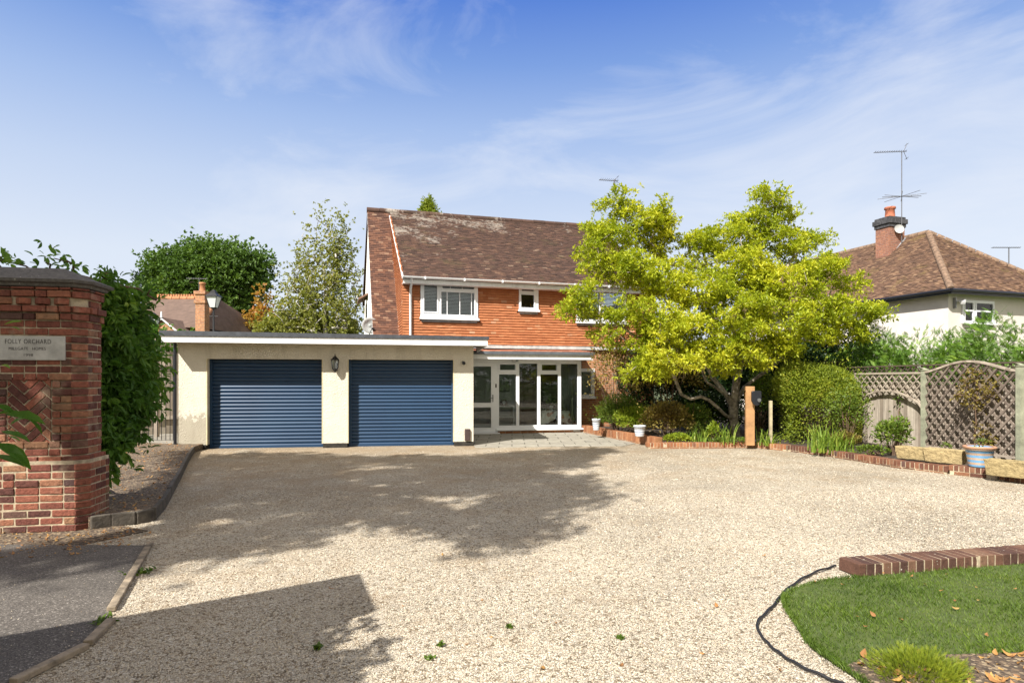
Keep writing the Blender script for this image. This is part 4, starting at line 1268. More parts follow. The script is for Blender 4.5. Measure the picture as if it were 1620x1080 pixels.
def build_tree(root, limbs, targets, leaf_fn, bark, r_tip=.006, expo=2.3, r_base=None, trunk_name='trunk', seg=.35, wig=.12, crown_mat=None, crown_name='crown', nside=6):
    """limbs: list of polylines (arrays in root space), the first starts at the base. targets: (n,3) twig ends.
    every target is joined to the nearest point of the skeleton already grown."""
    nodes = []; par = []; deg = []
    def addn(p, q):
        nodes.append(np.array(p, float)); par.append(q); return len(nodes) - 1
    first = True
    for L in limbs:
        L = [np.array(p, float) for p in L]
        if first:
            prev = addn(L[0], -1); first = False
        else:
            A = np.array(nodes); prev = int(np.argmin(np.linalg.norm(A - L[0], axis=1)))
        for a, b2 in zip(L[:-1], L[1:]):
            n_ = max(1, int(np.linalg.norm(b2 - a) / seg))
            for i in range(1, n_ + 1):
                p = a + (b2 - a) * i / n_ + (rng.normal(0, wig * .12, 3) if i < n_ else 0)
                prev = addn(p, prev)
    base = nodes[0]
    T = np.array(targets); order = np.argsort(np.linalg.norm(T - base, axis=1))
    ends = []
    for ti in order:
        tgt = T[ti]
        A = np.array(nodes); dist = np.linalg.norm(A - tgt, axis=1)
        hb = np.linalg.norm(A - base, axis=1)
        cost = dist + .25 * hb * 0.3
        j = int(np.argmin(cost)); D = tgt - nodes[j]; L_ = np.linalg.norm(D)
        n_ = max(1, int(L_ / seg)); prev = j
        bow = rng.normal(0, wig, 3) * L_ + np.array([0, 0, -.06 * L_])
        for i in range(1, n_ + 1):
            f = i / n_; p = nodes[j] + D * f + bow * math.sin(math.pi * f) * .6
            prev = addn(p, prev)
        ends.append((prev, D / max(L_, 1e-6)))
    n = len(nodes); kids = np.zeros(n); acc = np.zeros(n)
    for e, _ in ends: acc[e] += r_tip ** expo
    for i in range(n - 1, 0, -1):
        acc[i] = max(acc[i], (r_tip * .7) ** expo); acc[par[i]] += acc[i]
    rad = acc ** (1 / expo)
    if r_base: rad = r_tip * .7 + (rad - r_tip * .7) * (r_base / rad[0])
    # tubes
    ns = nside; ang = np.arange(ns) * 2 * math.pi / ns
    V = []; Fc = []; b = 0
    for i in range(1, n):
        p = nodes[par[i]]; q = nodes[i]; d = q - p; L_ = np.linalg.norm(d)
        if L_ < 1e-4: continue
        d = d / L_; ref = np.array([0, 0, 1.]) if abs(d[2]) < .9 else np.array([1., 0, 0])
        x = np.cross(d, ref); x /= np.linalg.norm(x); y = np.cross(d, x)
        ring = np.cos(ang)[:, None] * x + np.sin(ang)[:, None] * y
        r0 = min(rad[par[i]], rad[i] * 1.35); r1 = rad[i]
        V.append(p - d * r0 * .25 + ring * r0); V.append(q + d * r1 * .25 + ring * r1)
        for k in range(ns): Fc.append((b + k, b + (k + 1) % ns, b + ns + (k + 1) % ns, b + ns + k))
        b += 2 * ns
    np_mesh(trunk_name, np.concatenate(V), Fc, bark, root, smooth=True)
    P = np.array([nodes[e] for e, _ in ends]); Dd = np.array([d for _, d in ends])
    A = leaf_fn(P, Dd)
    np_mesh(crown_name, A[0], A[1], crown_mat, root, A[2])
    return nodes, rad


def rosettes(per, L, Wd, spread, up=.5, tmpl='leaf', outward=.6, droop=0.0, sub=6):
    """at every twig end a cloud of little leaf bunches"""
    def f(P, D):
        n = len(P); k = per // sub
        C = np.repeat(P, k, 0) + rng.normal(0, 1, (n * k, 3)) * np.array(spread)
        ax = unit(np.repeat(D, k, 0) * outward + rand_dirs(n * k) * .7 + np.array([0, 0, .35 - droop]))
        C2 = np.repeat(C, sub, 0); A2 = np.repeat(ax, sub, 0)
        d = unit(A2 * .55 + rand_dirs(len(C2)) * .8 - np.array([0, 0, droop]))
        X, Y, Z = leaf_axes(d, L, Wd, up)
        rr = np.clip(np.repeat(rng.random(n * k), sub) * .55 + rng.random(len(C2)) * .45, 0, 1)
        TV, TF = (OVAL_V, OVAL_F) if tmpl == 'oval' else (LEAF_V, LEAF_F)
        return inst(TV, TF, C2 + d * .02, X, Y, Z, rr)
    return f


def sample_blobs(blobs, n, shell=.35):
    """blobs: (x,y,z,rx,ry,rz) ellipsoids; points weighted towards their outsides"""
    B = np.array(blobs, float); w = B[:, 3] * B[:, 4] * B[:, 5]; w = w ** .8; w /= w.sum()
    idx = rng.choice(len(B), n, p=w)
    d = rand_dirs(n); r = (shell + (1 - shell) * rng.random(n)) ** (1 / 2.2)
    return B[idx, :3] + d * r[:, None] * B[idx, 3:]


def bush(name, label, cat, c, rad, n, L, Wd, mat, group=None, boxy=0, shag=0, up=.5, droop=0, lump=.22, tmpl='leaf', stems=14, stem_mat=None, bottom=.0, fill=.45, holes=0.0, part='foliage'):
    """leafy mound: leaves in lumps over an ellipsoid, sitting on c"""
    t_ = thing(name, label, cat, c, 0, group)
    rx, ry, rz = rad
    d = rand_dirs(n); d[:, 2] = np.where(d[:, 2] < -.3, -d[:, 2], d[:, 2])
    k = 26; cd = rand_dirs(k); amp = rng.uniform(-lump, lump, k)
    f = 1 + (np.exp(-((1 - d @ cd.T) * 9)) * amp).sum(1)
    r = (fill + (1 - fill) * rng.random(n) ** .55) * f
    if holes:
        hd = rand_dirs(20); h = np.exp(-((1 - d @ hd.T) * 22)).max(1); keep = rng.random(n) > h * holes
        d, r, f = d[keep], r[keep], f[keep]
    if shag: r = r + (rng.random(len(r)) < .10) * rng.exponential(shag, len(r))
    if boxy:
        hr = np.hypot(d[:, 0], d[:, 1]); want = np.where(d[:, 2] < .15, 1.0, (1 - np.abs(d[:, 2]) ** 2.6) ** (1 / 2.2)); d2 = d.copy(); d2[:, :2] *= (want / np.maximum(hr, .05))[:, None]
        low = d[:, 2] < .1; d2[:, 2] = np.where(low, rng.uniform(-.9, .15, len(d)), d2[:, 2])
        P = d2 * r[:, None] * np.array([rx, ry, rz * .62])
    else:
        P = d * r[:, None] * np.array([rx, ry, rz * .62])
    P[:, 2] += rz * .42 if boxy else rz * .55
    keep = P[:, 2] > bottom; P = P[keep]; d = d[keep]
    dd = unit(d * .7 + rand_dirs(len(P)) * .8 + np.array([0, 0, .3 - droop]))
    X, Y, Z = leaf_axes(dd, L, Wd, up)
    A = inst(*((OVAL_V, OVAL_F) if tmpl == 'oval' else (LEAF_V, LEAF_F)), P, X, Y, Z)
    np_mesh(part, A[0], A[1], mat, t_, A[2])
    if stems:
        mb = MB()
        for i in range(stems):
            e = P[rng.integers(len(P))] * .9; mb.tube([(e[0] * .15, e[1] * .15, 0), (e[0] * .5, e[1] * .5, e[2] * .55), tuple(e)], [.012, .008, .003], 5, caps=False)
        mb.build('stems', stem_mat or M['twig'], t_)
    return t_


def clump(name, label, cat, c, n, h, w, lean, mat, group=None):
    """strap leaved clump; every blade bends over"""
    t_ = thing(name, label, cat, c, 0, group)
    V = []; Fc = []; rr = []
    for i in range(n):
        a = random.uniform(0, 6.283); l = h * random.uniform(.6, 1.1); ln = lean * random.uniform(.2, 1.2); sd = np.array([-math.sin(a), math.cos(a), 0]); di = np.array([math.cos(a), math.sin(a), 0])
        o = np.array([random.gauss(0, w), random.gauss(0, w), 0]); b = len(V)
        for k in range(5):
            f = k / 4; p = o + di * ln * l * f ** 2 + np.array([0, 0, l * (f - .25 * ln * f ** 3)]); ww = .011 * (1 - f ** 2) + .0015
            V += [p - sd * ww, p + sd * ww]
        for k in range(4): Fc.append((b + 2 * k, b + 2 * k + 1, b + 2 * k + 3, b + 2 * k + 2)); rr.append(random.random())
    np_mesh('blades', V, Fc, mat, t_, rr)
    return t_


# ------------------------------------------------------------------ brick edging on the right
def brick_run(pts, wd, ht, n_courses, soldier, mat_rows=None, bw=.068):
    """list of brick boxes along a polyline (front face on the polyline, body to the left of travel)"""
    items = []
    cum = [0]
    for a, b2 in zip(pts[:-1], pts[1:]): cum.append(cum[-1] + math.hypot(b2[0] - a[0], b2[1] - a[1]))
    def pos(s):
        for i in range(len(cum) - 1):
            if s <= cum[i + 1] or i == len(cum) - 2:
                f = (s - cum[i]) / (cum[i + 1] - cum[i]); a, b2 = pts[i], pts[i + 1]
                return a[0] + (b2[0] - a[0]) * f, a[1] + (b2[1] - a[1]) * f, math.atan2(b2[1] - a[1], b2[0] - a[0])
    z = 0
    for (h, w_) in n_courses:
        s = w_ / 2 + (random.random() * w_ * .5 if w_ > .1 else 0)
        while s < cum[-1] - w_ / 2 + .02:
            x, y, a = pos(s); nx, ny = -math.sin(a), math.cos(a)
            j = random.gauss(0, .002)
            items.append((x + nx * (wd / 2 + j), y + ny * (wd / 2 + j), z + h / 2 + random.gauss(0, .0008), w_ - .010, wd, h - .008, a + random.gauss(0, .006)))
            s += w_
        z += h
    return items, z


def edging(name, label, pts, wd, courses, group, mat=None):
    c = pts[0]; t_ = thing(name, label, 'brick edging', (c[0], c[1], 0), 0, group)
    P = [(p[0] - c[0], p[1] - c[1]) for p in pts]
    it, z = brick_run(P, wd, 0, courses, True)
    bricks_obj('bricks', it, mat or M['edge_brick'], t_, bevel=.005)
    mb = MB()
    v0 = Vector(P[1]) - Vector(P[0]); v1 = Vector(P[-1]) - Vector(P[-2]); P = [tuple(Vector(P[0]) + v0.normalized() * .02)] + P[1:-1] + [tuple(Vector(P[-1]) - v1.normalized() * .02)]
    for a, b2 in zip(P[:-1], P[1:]):
        an = math.atan2(b2[1] - a[1], b2[0] - a[0]); nx, ny = -math.sin(an), math.cos(an); i_ = .006
        q = [(a[0] + nx * i_, a[1] + ny * i_, 0), (b2[0] + nx * i_, b2[1] + ny * i_, 0), (b2[0] + nx * (wd - i_), b2[1] + ny * (wd - i_), 0), (a[0] + nx * (wd - i_), a[1] + ny * (wd - i_), 0)]
        mb.prism(q, (0, 0, z - .008))
    mb.build('mortar', M['mortar'], t_)
    return t_


E1 = [gnd(*q) for q in [(922, 687.5), (975, 695), (1036, 706.5)]]
E1 = [tuple(fP.w(qx(921), .02)[:2])] + [(p.x, p.y) for p in E1[1:]]
E2 = [gnd(*q) for q in [(1024, 709.5), (1100, 709.2), (1195, 708.2), (1245, 713.3), (1316, 723), (1420, 740.3), (1500, 750)]]
E2 = [(p.x, p.y) for p in E2]
E3 = [gnd(*q) for q in [(1500, 750), (1580, 759)]]
E3 = [(p.x, p.y) for p in E3]
E4 = [gnd(*q) for q in [(1580.5, 759.2), (1640, 768), (1760, 788)]]
E4 = [(p.x, p.y) for p in E4]
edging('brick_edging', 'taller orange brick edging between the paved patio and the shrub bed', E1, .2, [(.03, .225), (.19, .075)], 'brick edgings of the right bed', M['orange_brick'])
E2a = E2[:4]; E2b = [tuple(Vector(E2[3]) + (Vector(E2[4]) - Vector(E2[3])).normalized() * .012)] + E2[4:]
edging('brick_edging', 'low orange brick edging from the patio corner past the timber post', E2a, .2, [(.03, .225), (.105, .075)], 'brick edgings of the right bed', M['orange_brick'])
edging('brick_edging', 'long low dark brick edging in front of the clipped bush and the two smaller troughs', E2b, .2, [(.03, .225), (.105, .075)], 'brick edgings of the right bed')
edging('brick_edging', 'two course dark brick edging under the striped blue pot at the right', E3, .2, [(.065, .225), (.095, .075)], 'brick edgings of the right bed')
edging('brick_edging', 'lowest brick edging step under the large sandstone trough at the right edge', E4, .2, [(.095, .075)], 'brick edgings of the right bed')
# raised bed soil
BED = [(x, y + .1) for x, y in E1] + [(x + .05, y + .12) for x, y in E2[1:]] + [(x + .1, y + .1) for x, y in E3[1:] + E4[1:]] + [(14, 8), (14, 24), tuple(fH.w(HR + 3, 6)[:2]), tuple(fH.w(HR, .0)[:2]), tuple(fH.w(hx(930, .06), .055)[:2])]
BZ = .085
tag(sheet('right_planting_bed', BED, BZ, M['soil'], thick=.10), kind='structure')

# brick kerb at the lawn
A0 = gnd(1358, 914.4); A1 = gnd(1317, 903); A2 = gnd(1620, 894)
dv = (A2 - A0).normalized(); B1 = A0 + dv * 3.6
edging('brick_edging', 'dark brown brick-on-edge kerb along the top of the lawn', [(A0.x, A0.y), (B1.x, B1.y)], .215, [(.11, .078)], None, M['kerb_brick'])

# ------------------------------------------------------------------ right boundary: fence, trellises, posts
uR = Vector((8.63 - 8.96, 12.7 - 10.7, 0)); yawR = math.degrees(math.atan2(uR.y, uR.x))
fR = Frame(8.96, 10.7, yawR)                   # x runs away from the camera, y towards the drive
HP = 1.66
P0, P1, P2 = 0.0, 2.03, 4.06
for k, (xx, lab) in enumerate([(P0, 'green-grey trellis post at the right edge, beside the arched trellis'), (P1, 'green-grey trellis post between the arched trellis and the scooped trellis')]):
    o = thing('trellis_post', lab, 'post', fR.w(xx, 0, BZ), fR.a, 'posts of the boundary trellis')
    mb = MB(); mb.box(-.045, .045, -.045, .045, 0, HP + (.02 if k else .06)); mb.build('post', M['post_wood'], o)
    mb = MB(); zt = HP + (.02 if k else .06); mb.box(-.058, .058, -.058, .058, zt, zt + .025); mb.prism([(-.05, -.05, zt + .025), (.05, -.05, zt + .025), (0, 0, zt + .055)], (0, .1, 0)); mb.build('post_cap', M['post_wood'], o)


def lattice(mb, x0, x1, lo, hi, step, w, th, y, ang=45, jit=0):
    """diagonal laths clipped between two curves lo(x), hi(x)"""
    W_ = x1 - x0; H_ = 2.2
    for s_, yo in ((1, 0), (-1, th)):
        c = -3.0
        while c < W_ + 3:
            # lath: x = c + s*t, z = t
            seg = []
            for k in range(0, 221):
                z = k * .01; x = x0 + c + s_ * (z - 1.0) / math.tan(R(ang))
                ok = x0 <= x <= x1 and lo(x) <= z <= hi(x)
                seg.append((x, z, ok))
            run = None
            for k, (x, z, ok) in enumerate(seg):
                if ok and run is None: run = (x, z)
                if run and (not ok or k == 220):
                    xe, ze = seg[k - 1][:2]
                    if ze - run[1] > .04: mb.bar((run[0], y + yo, run[1]), (xe, y + yo, ze), th, w, up=(0, 1, 0) if False else (0, 0, 1))
                    run = None
            c += step


# scooped trellis between the posts P1 and P2 (lattice above, open arch below)
tr1 = thing('garden_trellis', 'trellis panel with lattice above an open scooped arch, left of the green-grey post', 'trellis', fR.w(P1, 0, BZ), fR.a, 'trellises of the right boundary')
Wt = P2 - P1
arch = lambda x: .90 + .34 * math.sin(math.pi * min(max((x) / Wt, 0), 1)) ** .8
mb = MB(); lattice(mb, .05, Wt, lambda x: arch(x), lambda x: HP - .05, .19, .026, .012, 0)
mb.build('lattice', M['lattice'], tr1)
mb = MB(); mb.box(.046, Wt, -.02, .03, HP - .05, HP - .01); mb.box(Wt - .04, Wt, -.019, .029, .3, HP - .051); mb.build('top_rail', M['lattice'], tr1)
mb = MB(); pts = [(Wt * i / 16 if i else .046, .012, arch(Wt * i / 16)) for i in range(17)]
for a, b2 in zip(pts[:-1], pts[1:]): mb.bar(a, b2, .045, .035)
mb.build('arch_rail', M['lattice'], tr1)
tr2 = thing('garden_trellis', 'tall diamond trellis panel with a humped top rail, beside the blue striped pot', 'trellis', fR.w(P0, 0, BZ), fR.a, 'trellises of the right boundary')
hump = lambda x: HP - .02 + .20 * math.sin(math.pi * min(max(x / P1, 0), 1)) ** 1.6
mb = MB(); lattice(mb, .05, P1 - .05, lambda x: .12, lambda x: hump(x) - .02, .21, .036, .016, 0, ang=48)
mb.build('lattice', M['brown_lattice'], tr2)
mb = MB(); pts = [(.046 + (P1 - .092) * i / 20, .012, hump(.046 + (P1 - .092) * i / 20)) for i in range(21)]
for a, b2 in zip(pts[:-1], pts[1:]): mb.bar(a, b2, .05, .04)
mb.build('top_rail', M['lattice'], tr2)
mb = MB(); mb.box(.05, P1 - .05, -.015, .03, .08, .12); mb.build('bottom_rail', M['lattice'], tr2)
# closeboard fence behind
fen = thing('board_fence', 'grey weathered vertical board fence running behind the trellis panels', 'fence', fR.w(-4, -.10, BZ), fR.a)
rows = []
x = 0
V = []; items = []
while x < 12.5:
    h = 1.40 + .02 * math.sin(x * 3); items.append((x + .05, random.gauss(0, .004), h / 2, .105, .016, h + random.gauss(0, .008), random.gauss(0, .02) + .06)); x += .098
bricks_obj('boards', items, M['old_wood'], fen, bevel=0)
mb = MB(); mb.box(0, 12.5, -.03, .03, 1.425, 1.45); mb.build('capping', M['old_wood'], fen)
mb = MB()
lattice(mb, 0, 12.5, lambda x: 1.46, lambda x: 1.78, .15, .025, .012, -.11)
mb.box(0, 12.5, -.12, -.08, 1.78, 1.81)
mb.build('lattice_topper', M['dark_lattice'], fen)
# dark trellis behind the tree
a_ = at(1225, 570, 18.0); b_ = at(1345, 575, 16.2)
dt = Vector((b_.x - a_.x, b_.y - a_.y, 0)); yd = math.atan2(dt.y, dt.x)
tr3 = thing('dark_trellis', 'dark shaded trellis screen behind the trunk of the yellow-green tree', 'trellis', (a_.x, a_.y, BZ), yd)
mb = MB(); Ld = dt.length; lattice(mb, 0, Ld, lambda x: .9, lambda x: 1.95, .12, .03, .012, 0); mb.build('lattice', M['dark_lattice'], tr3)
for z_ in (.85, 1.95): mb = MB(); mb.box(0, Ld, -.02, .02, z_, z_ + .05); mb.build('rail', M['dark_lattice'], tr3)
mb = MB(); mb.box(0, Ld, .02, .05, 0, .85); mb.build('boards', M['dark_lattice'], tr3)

# timber post with the black charger
pw = gnd(1189.5, 705, BZ)
tp_ = thing('timber_post', 'new orange timber post standing behind the brick edging', 'post', (pw.x, pw.y + .12, BZ), R(-4))
sc_ = FPX / (pw.y + .12)
zt = at(1189, 611, pw.y + .12).z - BZ
mb = MB(); mb.box(-6.6 / sc_, 6.6 / sc_, -.05, .05, 0, zt); mb.build('post_shaft', M['newwood'], tp_, bevel=.006)
ch = thing('wall_charger', 'black round faced car charger box fixed to the timber post', 'charger', (pw.x + 4.5 / sc_, pw.y - .04, at(1189, 630, pw.y).z), R(-4))
mb = MB(); pr_ = [(-.085, .17), (.085, .17), (.105, .15), (.105, -.05), (.06, -.14), (0, -.165), (-.06, -.14), (-.105, -.05), (-.105, .15)]
mb.prism([(a, -.09, z) for a, z in pr_], (0, .08, 0)); mb.build('casing', M['black_plastic'], ch, bevel=.012)
mb = MB(); mb.tube([(.045, -.125, -.035), (.045, -.088, -.035)], .04, 18); mb.build('socket', M['grey_metal'], ch)
pw2 = gnd(1225, 703, BZ)
o = thing('slim_post', 'slim pale fence post at the left side of the clipped bush', 'post', (pw2.x, pw2.y + .2, BZ), 0)
mb = MB(); mb.box(-.03, .03, -.03, .03, 0, at(1225, 634, pw2.y).z - BZ); mb.build('post_shaft', plain('pale_wood', (.45, .38, .24), .9, .3, 4), o)

# ------------------------------------------------------------------ pots and troughs
def pot(px, py, wpx, hpx, z, mat, lab, name='plant_pot', taper=.68):
    g = gnd(px, py, z); s_ = g.y / FPX; r = wpx / 2 * s_; h = hpx * s_
    t_ = thing(name, lab, 'plant pot', (g.x, g.y + r * .7, z + .0), 0)
    mb = MB(); prof = [(0, .0), (r * taper, 0), (r * taper * 1.02, .02), (r * .84, h * .55), (r * .9, h * .82), (r, h * .84), (r * 1.0, h * .97), (r * .97, h), (r * .88, h), (r * .86, h * .85)]
    mb.lathe((0, 0, 0), prof, 28); mb.build('pot_body', mat, t_)
    mb = MB(); mb.lathe((0, 0, 0), [(0, h * .86), (r * .87, h * .86)], 24); mb.build('soil', M['soil'], t_)
    if mat == M['pot_blue']:
        mb = MB(); mb.lathe((0, 0, 0), [(r * .99, h * .90), (r * 1.07, h * .92), (r * 1.07, h * .99), (r * .98, h * 1.02), (r * .86, h * 1.0)], 28); mb.build('rim', M['terra'], t_)
    return t_


pot(1013.5, 690.5, 20, 17.5, .222, M['pot_white'], 'white pot with blue bands standing on the bed in front of the shrubs')
pot(944, 680.5, 14, 18, .222, M['pot_white'], 'white blue-banded pot in the shade beside the porch')
pot(1561, 740, 42, 33, .16, M['pot_blue'], 'blue and tan striped pot with a terracotta rim on the dark brick edging')


def trough(px, py, wpx, hpx, z, lab, yaw, wd=.24):
    g = gnd(px, py, z); s_ = g.y / FPX; w = wpx * s_; h = hpx * s_ 
    t_ = thing('stone_trough', lab, 'planter', (g.x, g.y + wd / 2 * .9, z), yaw, 'sandstone troughs on the brick edging')
    mb = MB(); k = .9
    mb.v = []
    def ring(wx, wy, zz): return [(-wx, -wy, zz), (wx, -wy, zz), (wx, wy, zz), (-wx, wy, zz)]
    hw, hd = w / 2, wd / 2
    R_ = [ring(hw * k, hd * .85, 0), ring(hw * .95, hd * .93, h * .5), ring(hw, hd, h), ring(hw - .03, hd - .03, h), ring(hw - .04, hd - .04, h - .06)]
    vs = [p for r_ in R_ for p in r_]; fs = [(3, 2, 1, 0)] + [(i * 4 + j, i * 4 + (j + 1) % 4, (i + 1) * 4 + (j + 1) % 4, (i + 1) * 4 + j) for i in range(4) for j in range(4)] + [(16, 17, 18, 19)]
    mb.add(vs, fs); o = mb.build('trough_body', M['trough'], t_)
    m2 = o.modifiers.new('bevel', 'BEVEL'); m2.width = .012; m2.segments = 2
    m1 = o.modifiers.new('sub', 'SUBSURF'); m1.subdivision_type = 'SIMPLE'; m1.levels = 4; m1.render_levels = 4
    tx_ = bpy.data.textures.new('rough', 'CLOUDS'); tx_.noise_scale = .07
    m3 = o.modifiers.new('disp', 'DISPLACE'); m3.texture = tx_; m3.strength = .025; m3.mid_level = .5
    mb = MB(); mb.box(-hw + .045, hw - .045, -hd + .045, hd - .045, h - .05, h - .035); mb.build('soil', M['soil'], t_)


ed = math.atan2(E2[-1][1] - E2[-3][1], E2[-1][0] - E2[-3][0])
trough(1451, 727, 46, 19.5, .145, 'plain sandstone trough, leftmost on the brick edging', ed + .25)
trough(1503, 733, 57, 22, .145, 'carved sandstone trough between the plain trough and the blue striped pot', ed + .25)
trough(1608, 755.5, 64, 26, .092, 'large sandstone trough at the right edge, right of the blue striped pot', ed + .25)

# ------------------------------------------------------------------ lawn, cable
LAWN_PX = [(1360, 916), (1319, 921), (1285, 926), (1259, 934), (1245, 944), (1239.5, 954), (1244, 968), (1254, 982), (1266, 1002), (1282, 1024.6), (1300, 1038), (1319, 1050), (1345, 1068), (1375, 1088), (1420, 1130)]
LAWN = wpoly(LAWN_PX) + [(4.5, 1.6), (7.5, 2.0), (8.0, 4.9), (B1.x, B1.y - .01)]
tag(sheet('lawn', LAWN, .022, M['turf'], thick=.02), kind='structure')
LIT = wpoly([(1340, 1062), (1365, 1048), (1400, 1042), (1500, 1044), (1620, 1040), (1700, 1038)]) + [(6, 1.5), (2.0, 1.5)]
tag(sheet('leafy_soil_corner', LIT, .034, M['litter'], thick=.011), kind='structure')
CAB = [(1322, 898), (1300, 904), (1273.6, 915), (1256, 927), (1236.7, 942), (1228, 956.5), (1216, 969), (1201, 983), (1197.5, 990), (1198, 999), (1205, 1011), (1217, 1024.6), (1232, 1037), (1251, 1050), (1280, 1065), (1313, 1078.6), (1345, 1092), (1400, 1125)]
P = [gnd(*q) for q in CAB]
def smooth(P, k=3):
    P = [Vector(p) for p in P]
    for _ in range(k):
        Q = [P[0]]
        for a, b2 in zip(P[:-1], P[1:]): Q += [a * .75 + b2 * .25, a * .25 + b2 * .75]
        P = Q + [P[-1]]
    return P
P = smooth(P, 2)
mb = MB(); mb.tube([(p.x, p.y, .020 + .004 * math.sin(i * 1.3)) for i, p in enumerate(P)], .0085, 8)
tag(mb.build('garden_hose', M['cable'], None), 'thin black hose snaking across the gravel round the end of the lawn', 'hose')
# ------------------------------------------------------------------ brick gate pier, left
g0 = gnd(136, 840)
fB = Frame(g0.x, g0.y, 10.0)                   # x = 0 at the right front corner of the plinth, pier runs to negative x
PW, PD = 1.26, .52
pier = thing('gate_pier', 'tall weathered red brick gate pier with a stone cap and name plaque', 'gate pier', fB.loc(), fB.a)
bzz = lambda py: fB.z_at(py, 0, 0)
ZCAP, ZTOP = bzz(454), bzz(430)
zpl = bzz(727)
C = .0775                                      # course height
ins = .055                                     # shaft sits back from the plinth
ch_ = .10                                      # cut corner
def course(items, x0, x1, y0, y1, z, off, h=C, out=0.0, holes=(), depth=.1):
    """front, right side and chamfer bricks of one course"""
    bl = .222
    # spans of the front face left free by plaque and panel
    spans = [(x0, x1 - ch_)]
    for (hx0, hx1, z0, z1) in holes:
        if z0 < z + h / 2 < z1:
            ns = []
            for (p, q) in spans:
                if hx1 <= p or hx0 >= q: ns.append((p, q)); continue
                if hx0 > p: ns.append((p, hx0))
                if hx1 < q: ns.append((hx1, q))
            spans = ns
    for (p, q) in spans:
        x = q; i = 0
        while x > p + .015:
            l = bl if not (off and i == 0) else bl * .5
            if random.random() < .22: l = bl * .5
            if x - p - l < .05: l = x - p
            l = min(l, x - p)
            a, b2 = x - l, x
            items.append(((a + b2) / 2, y0 - out + depth / 2 + random.gauss(0, .003), z + h / 2 + random.gauss(0, .001), l - .010, depth, h - .010 - random.random() * .003, random.gauss(0, .008)))
            x -= l; i += 1
    # chamfer brick
    items.append((x1 - ch_ / 2 + out * .7 - .031, y0 + ch_ / 2 - out * .7 + .031, z + h / 2, ch_ * 1.52, .10, h - .011, R(45) + random.gauss(0, .008)))
    y = y0 + ch_; i = 0
    while y < y1 - .02:
        l = (bl * .5 if (i + off) % 2 else bl); l = min(l, y1 - y)
        items.append((x1 + out - depth / 2 + random.gauss(0, .0025), y + l / 2, z + h / 2, depth, l - .011, h - .011, random.gauss(0, .006)))
        y += l; i += 1


items = []
z = 0; k = 0
while z < zpl - C * .5: course(items, -PW, 0, 0, PD, z, k % 2); z += C; k += 1
zp = z
# bevelled plinth course
course(items, -PW + .02, -.028, .028, PD - .02, z, 1, out=0.0); z += C
# recessed shaft
pl_x0, pl_x1, pl_z0, pl_z1 = -1.02, fB.x_at(104, ins), bzz(570), bzz(532)
pn_x0, pn_x1, pn_z0, pn_z1 = fB.x_at(9, ins), fB.x_at(81, ins), bzz(703), bzz(597)
holes = [(pl_x0, pl_x1 - .01, pl_z0 + .01, pl_z1 - .01), (pn_x0, pn_x1, pn_z0, pn_z1)]
k = 0
while z < bzz(512):
    course(items, -PW + ins, -ins, ins, PD - ins, z, k % 2, holes=holes); z += C; k += 1
for outv in (.025, .045): course(items, -PW + ins, -ins, ins, PD - ins, z, k % 2, out=outv); z += C; k += 1
zdent = z
k2 = 0
for q in range(1):                             # dog-tooth course
    x = -PW + ins + .08
    while x < -ins - .10:
        items.append((x, ins - .005, z + C / 2, .105, .105, C - .012, R(45))); x += .175
    course(items, -PW + ins, -ins, ins + .05, PD - ins, z, 0); z += C
while z < ZCAP - .01:
    h = min(C, ZCAP - z)
    if h > .03: course(items, -PW + ins, -ins, ins, PD - ins, z, k % 2, out=.03, h=h)
    z += C; k += 1
bricks_obj('brickwork', items, M['pier_brick'], pier, bevel=.009)
def cham(x0, x1, y0, y1, c): return [(x0 + c, y0), (x1 - c, y0), (x1, y0 + c), (x1, y1), (x0, y1), (x0, y0 + c)]
mb = MB()
mb.prism([(a, b2, 0) for a, b2 in cham(-PW + .008, -.008, .008, PD - .008, ch_)], (0, 0, zp + C * .4))
mb.prism([(a, b2, zp + C * .4) for a, b2 in cham(-PW + ins + .010, -ins - .010, ins + .010, PD - ins - .01, ch_)], (0, 0, pn_z0 - zp - C * .4))
mb.prism([(a, b2, pn_z0) for a, b2 in cham(-PW + ins + .010, -ins - .010, ins + .024, PD - ins - .01, ch_ * .9)], (0, 0, pn_z1 - pn_z0))
mb.prism([(a, b2, pn_z1) for a, b2 in cham(-PW + ins + .010, -ins - .010, ins + .010, PD - ins - .01, ch_)], (0, 0, ZCAP - pn_z1))
mb.build('mortar', M['mortar'], pier)
# herringbone panel
items = []
cxp, czp = (pn_x0 + pn_x1) / 2, (pn_z0 + pn_z1) / 2
bw_, bl_ = .078, .225
V = []; Fc = []; rr = []
cs45 = math.cos(R(45))
quads = []
for i in range(-9, 10):
    for j in range(-9, 10):
        # herringbone in a frame turned by 45 degrees
        ux, uz = (i * bw_ + j * bw_ * 1.0 * 0), 0
        for (ox, oz, sx, sz) in ((j * 2 * bl_ * 0 + i * bw_ + j * (bl_ * 0 + bw_ * 3), i * bw_ - j * bw_ * 3 * 0 - j * bw_ * 3, bl_, bw_),):
            pass
def herr():
    out = []
    for a in range(-14, 15):
        for b in range(-6, 7):
            x = a * bw_ + b * (bl_ + bw_ * 1.0); y = a * bw_ - b * (bl_ - bw_ * 1.0) * 1.0
            x = a * bw_ + b * 2 * bl_ * .5 * 2 / 2 + b * 0; y = a * bw_ - b * 0
            x += b * bl_ ; 
            out.append((x, y, bl_, bw_)); out.append((x + bl_ - bw_ + bw_, y - bl_ + bw_ , bw_, bl_))
    return out
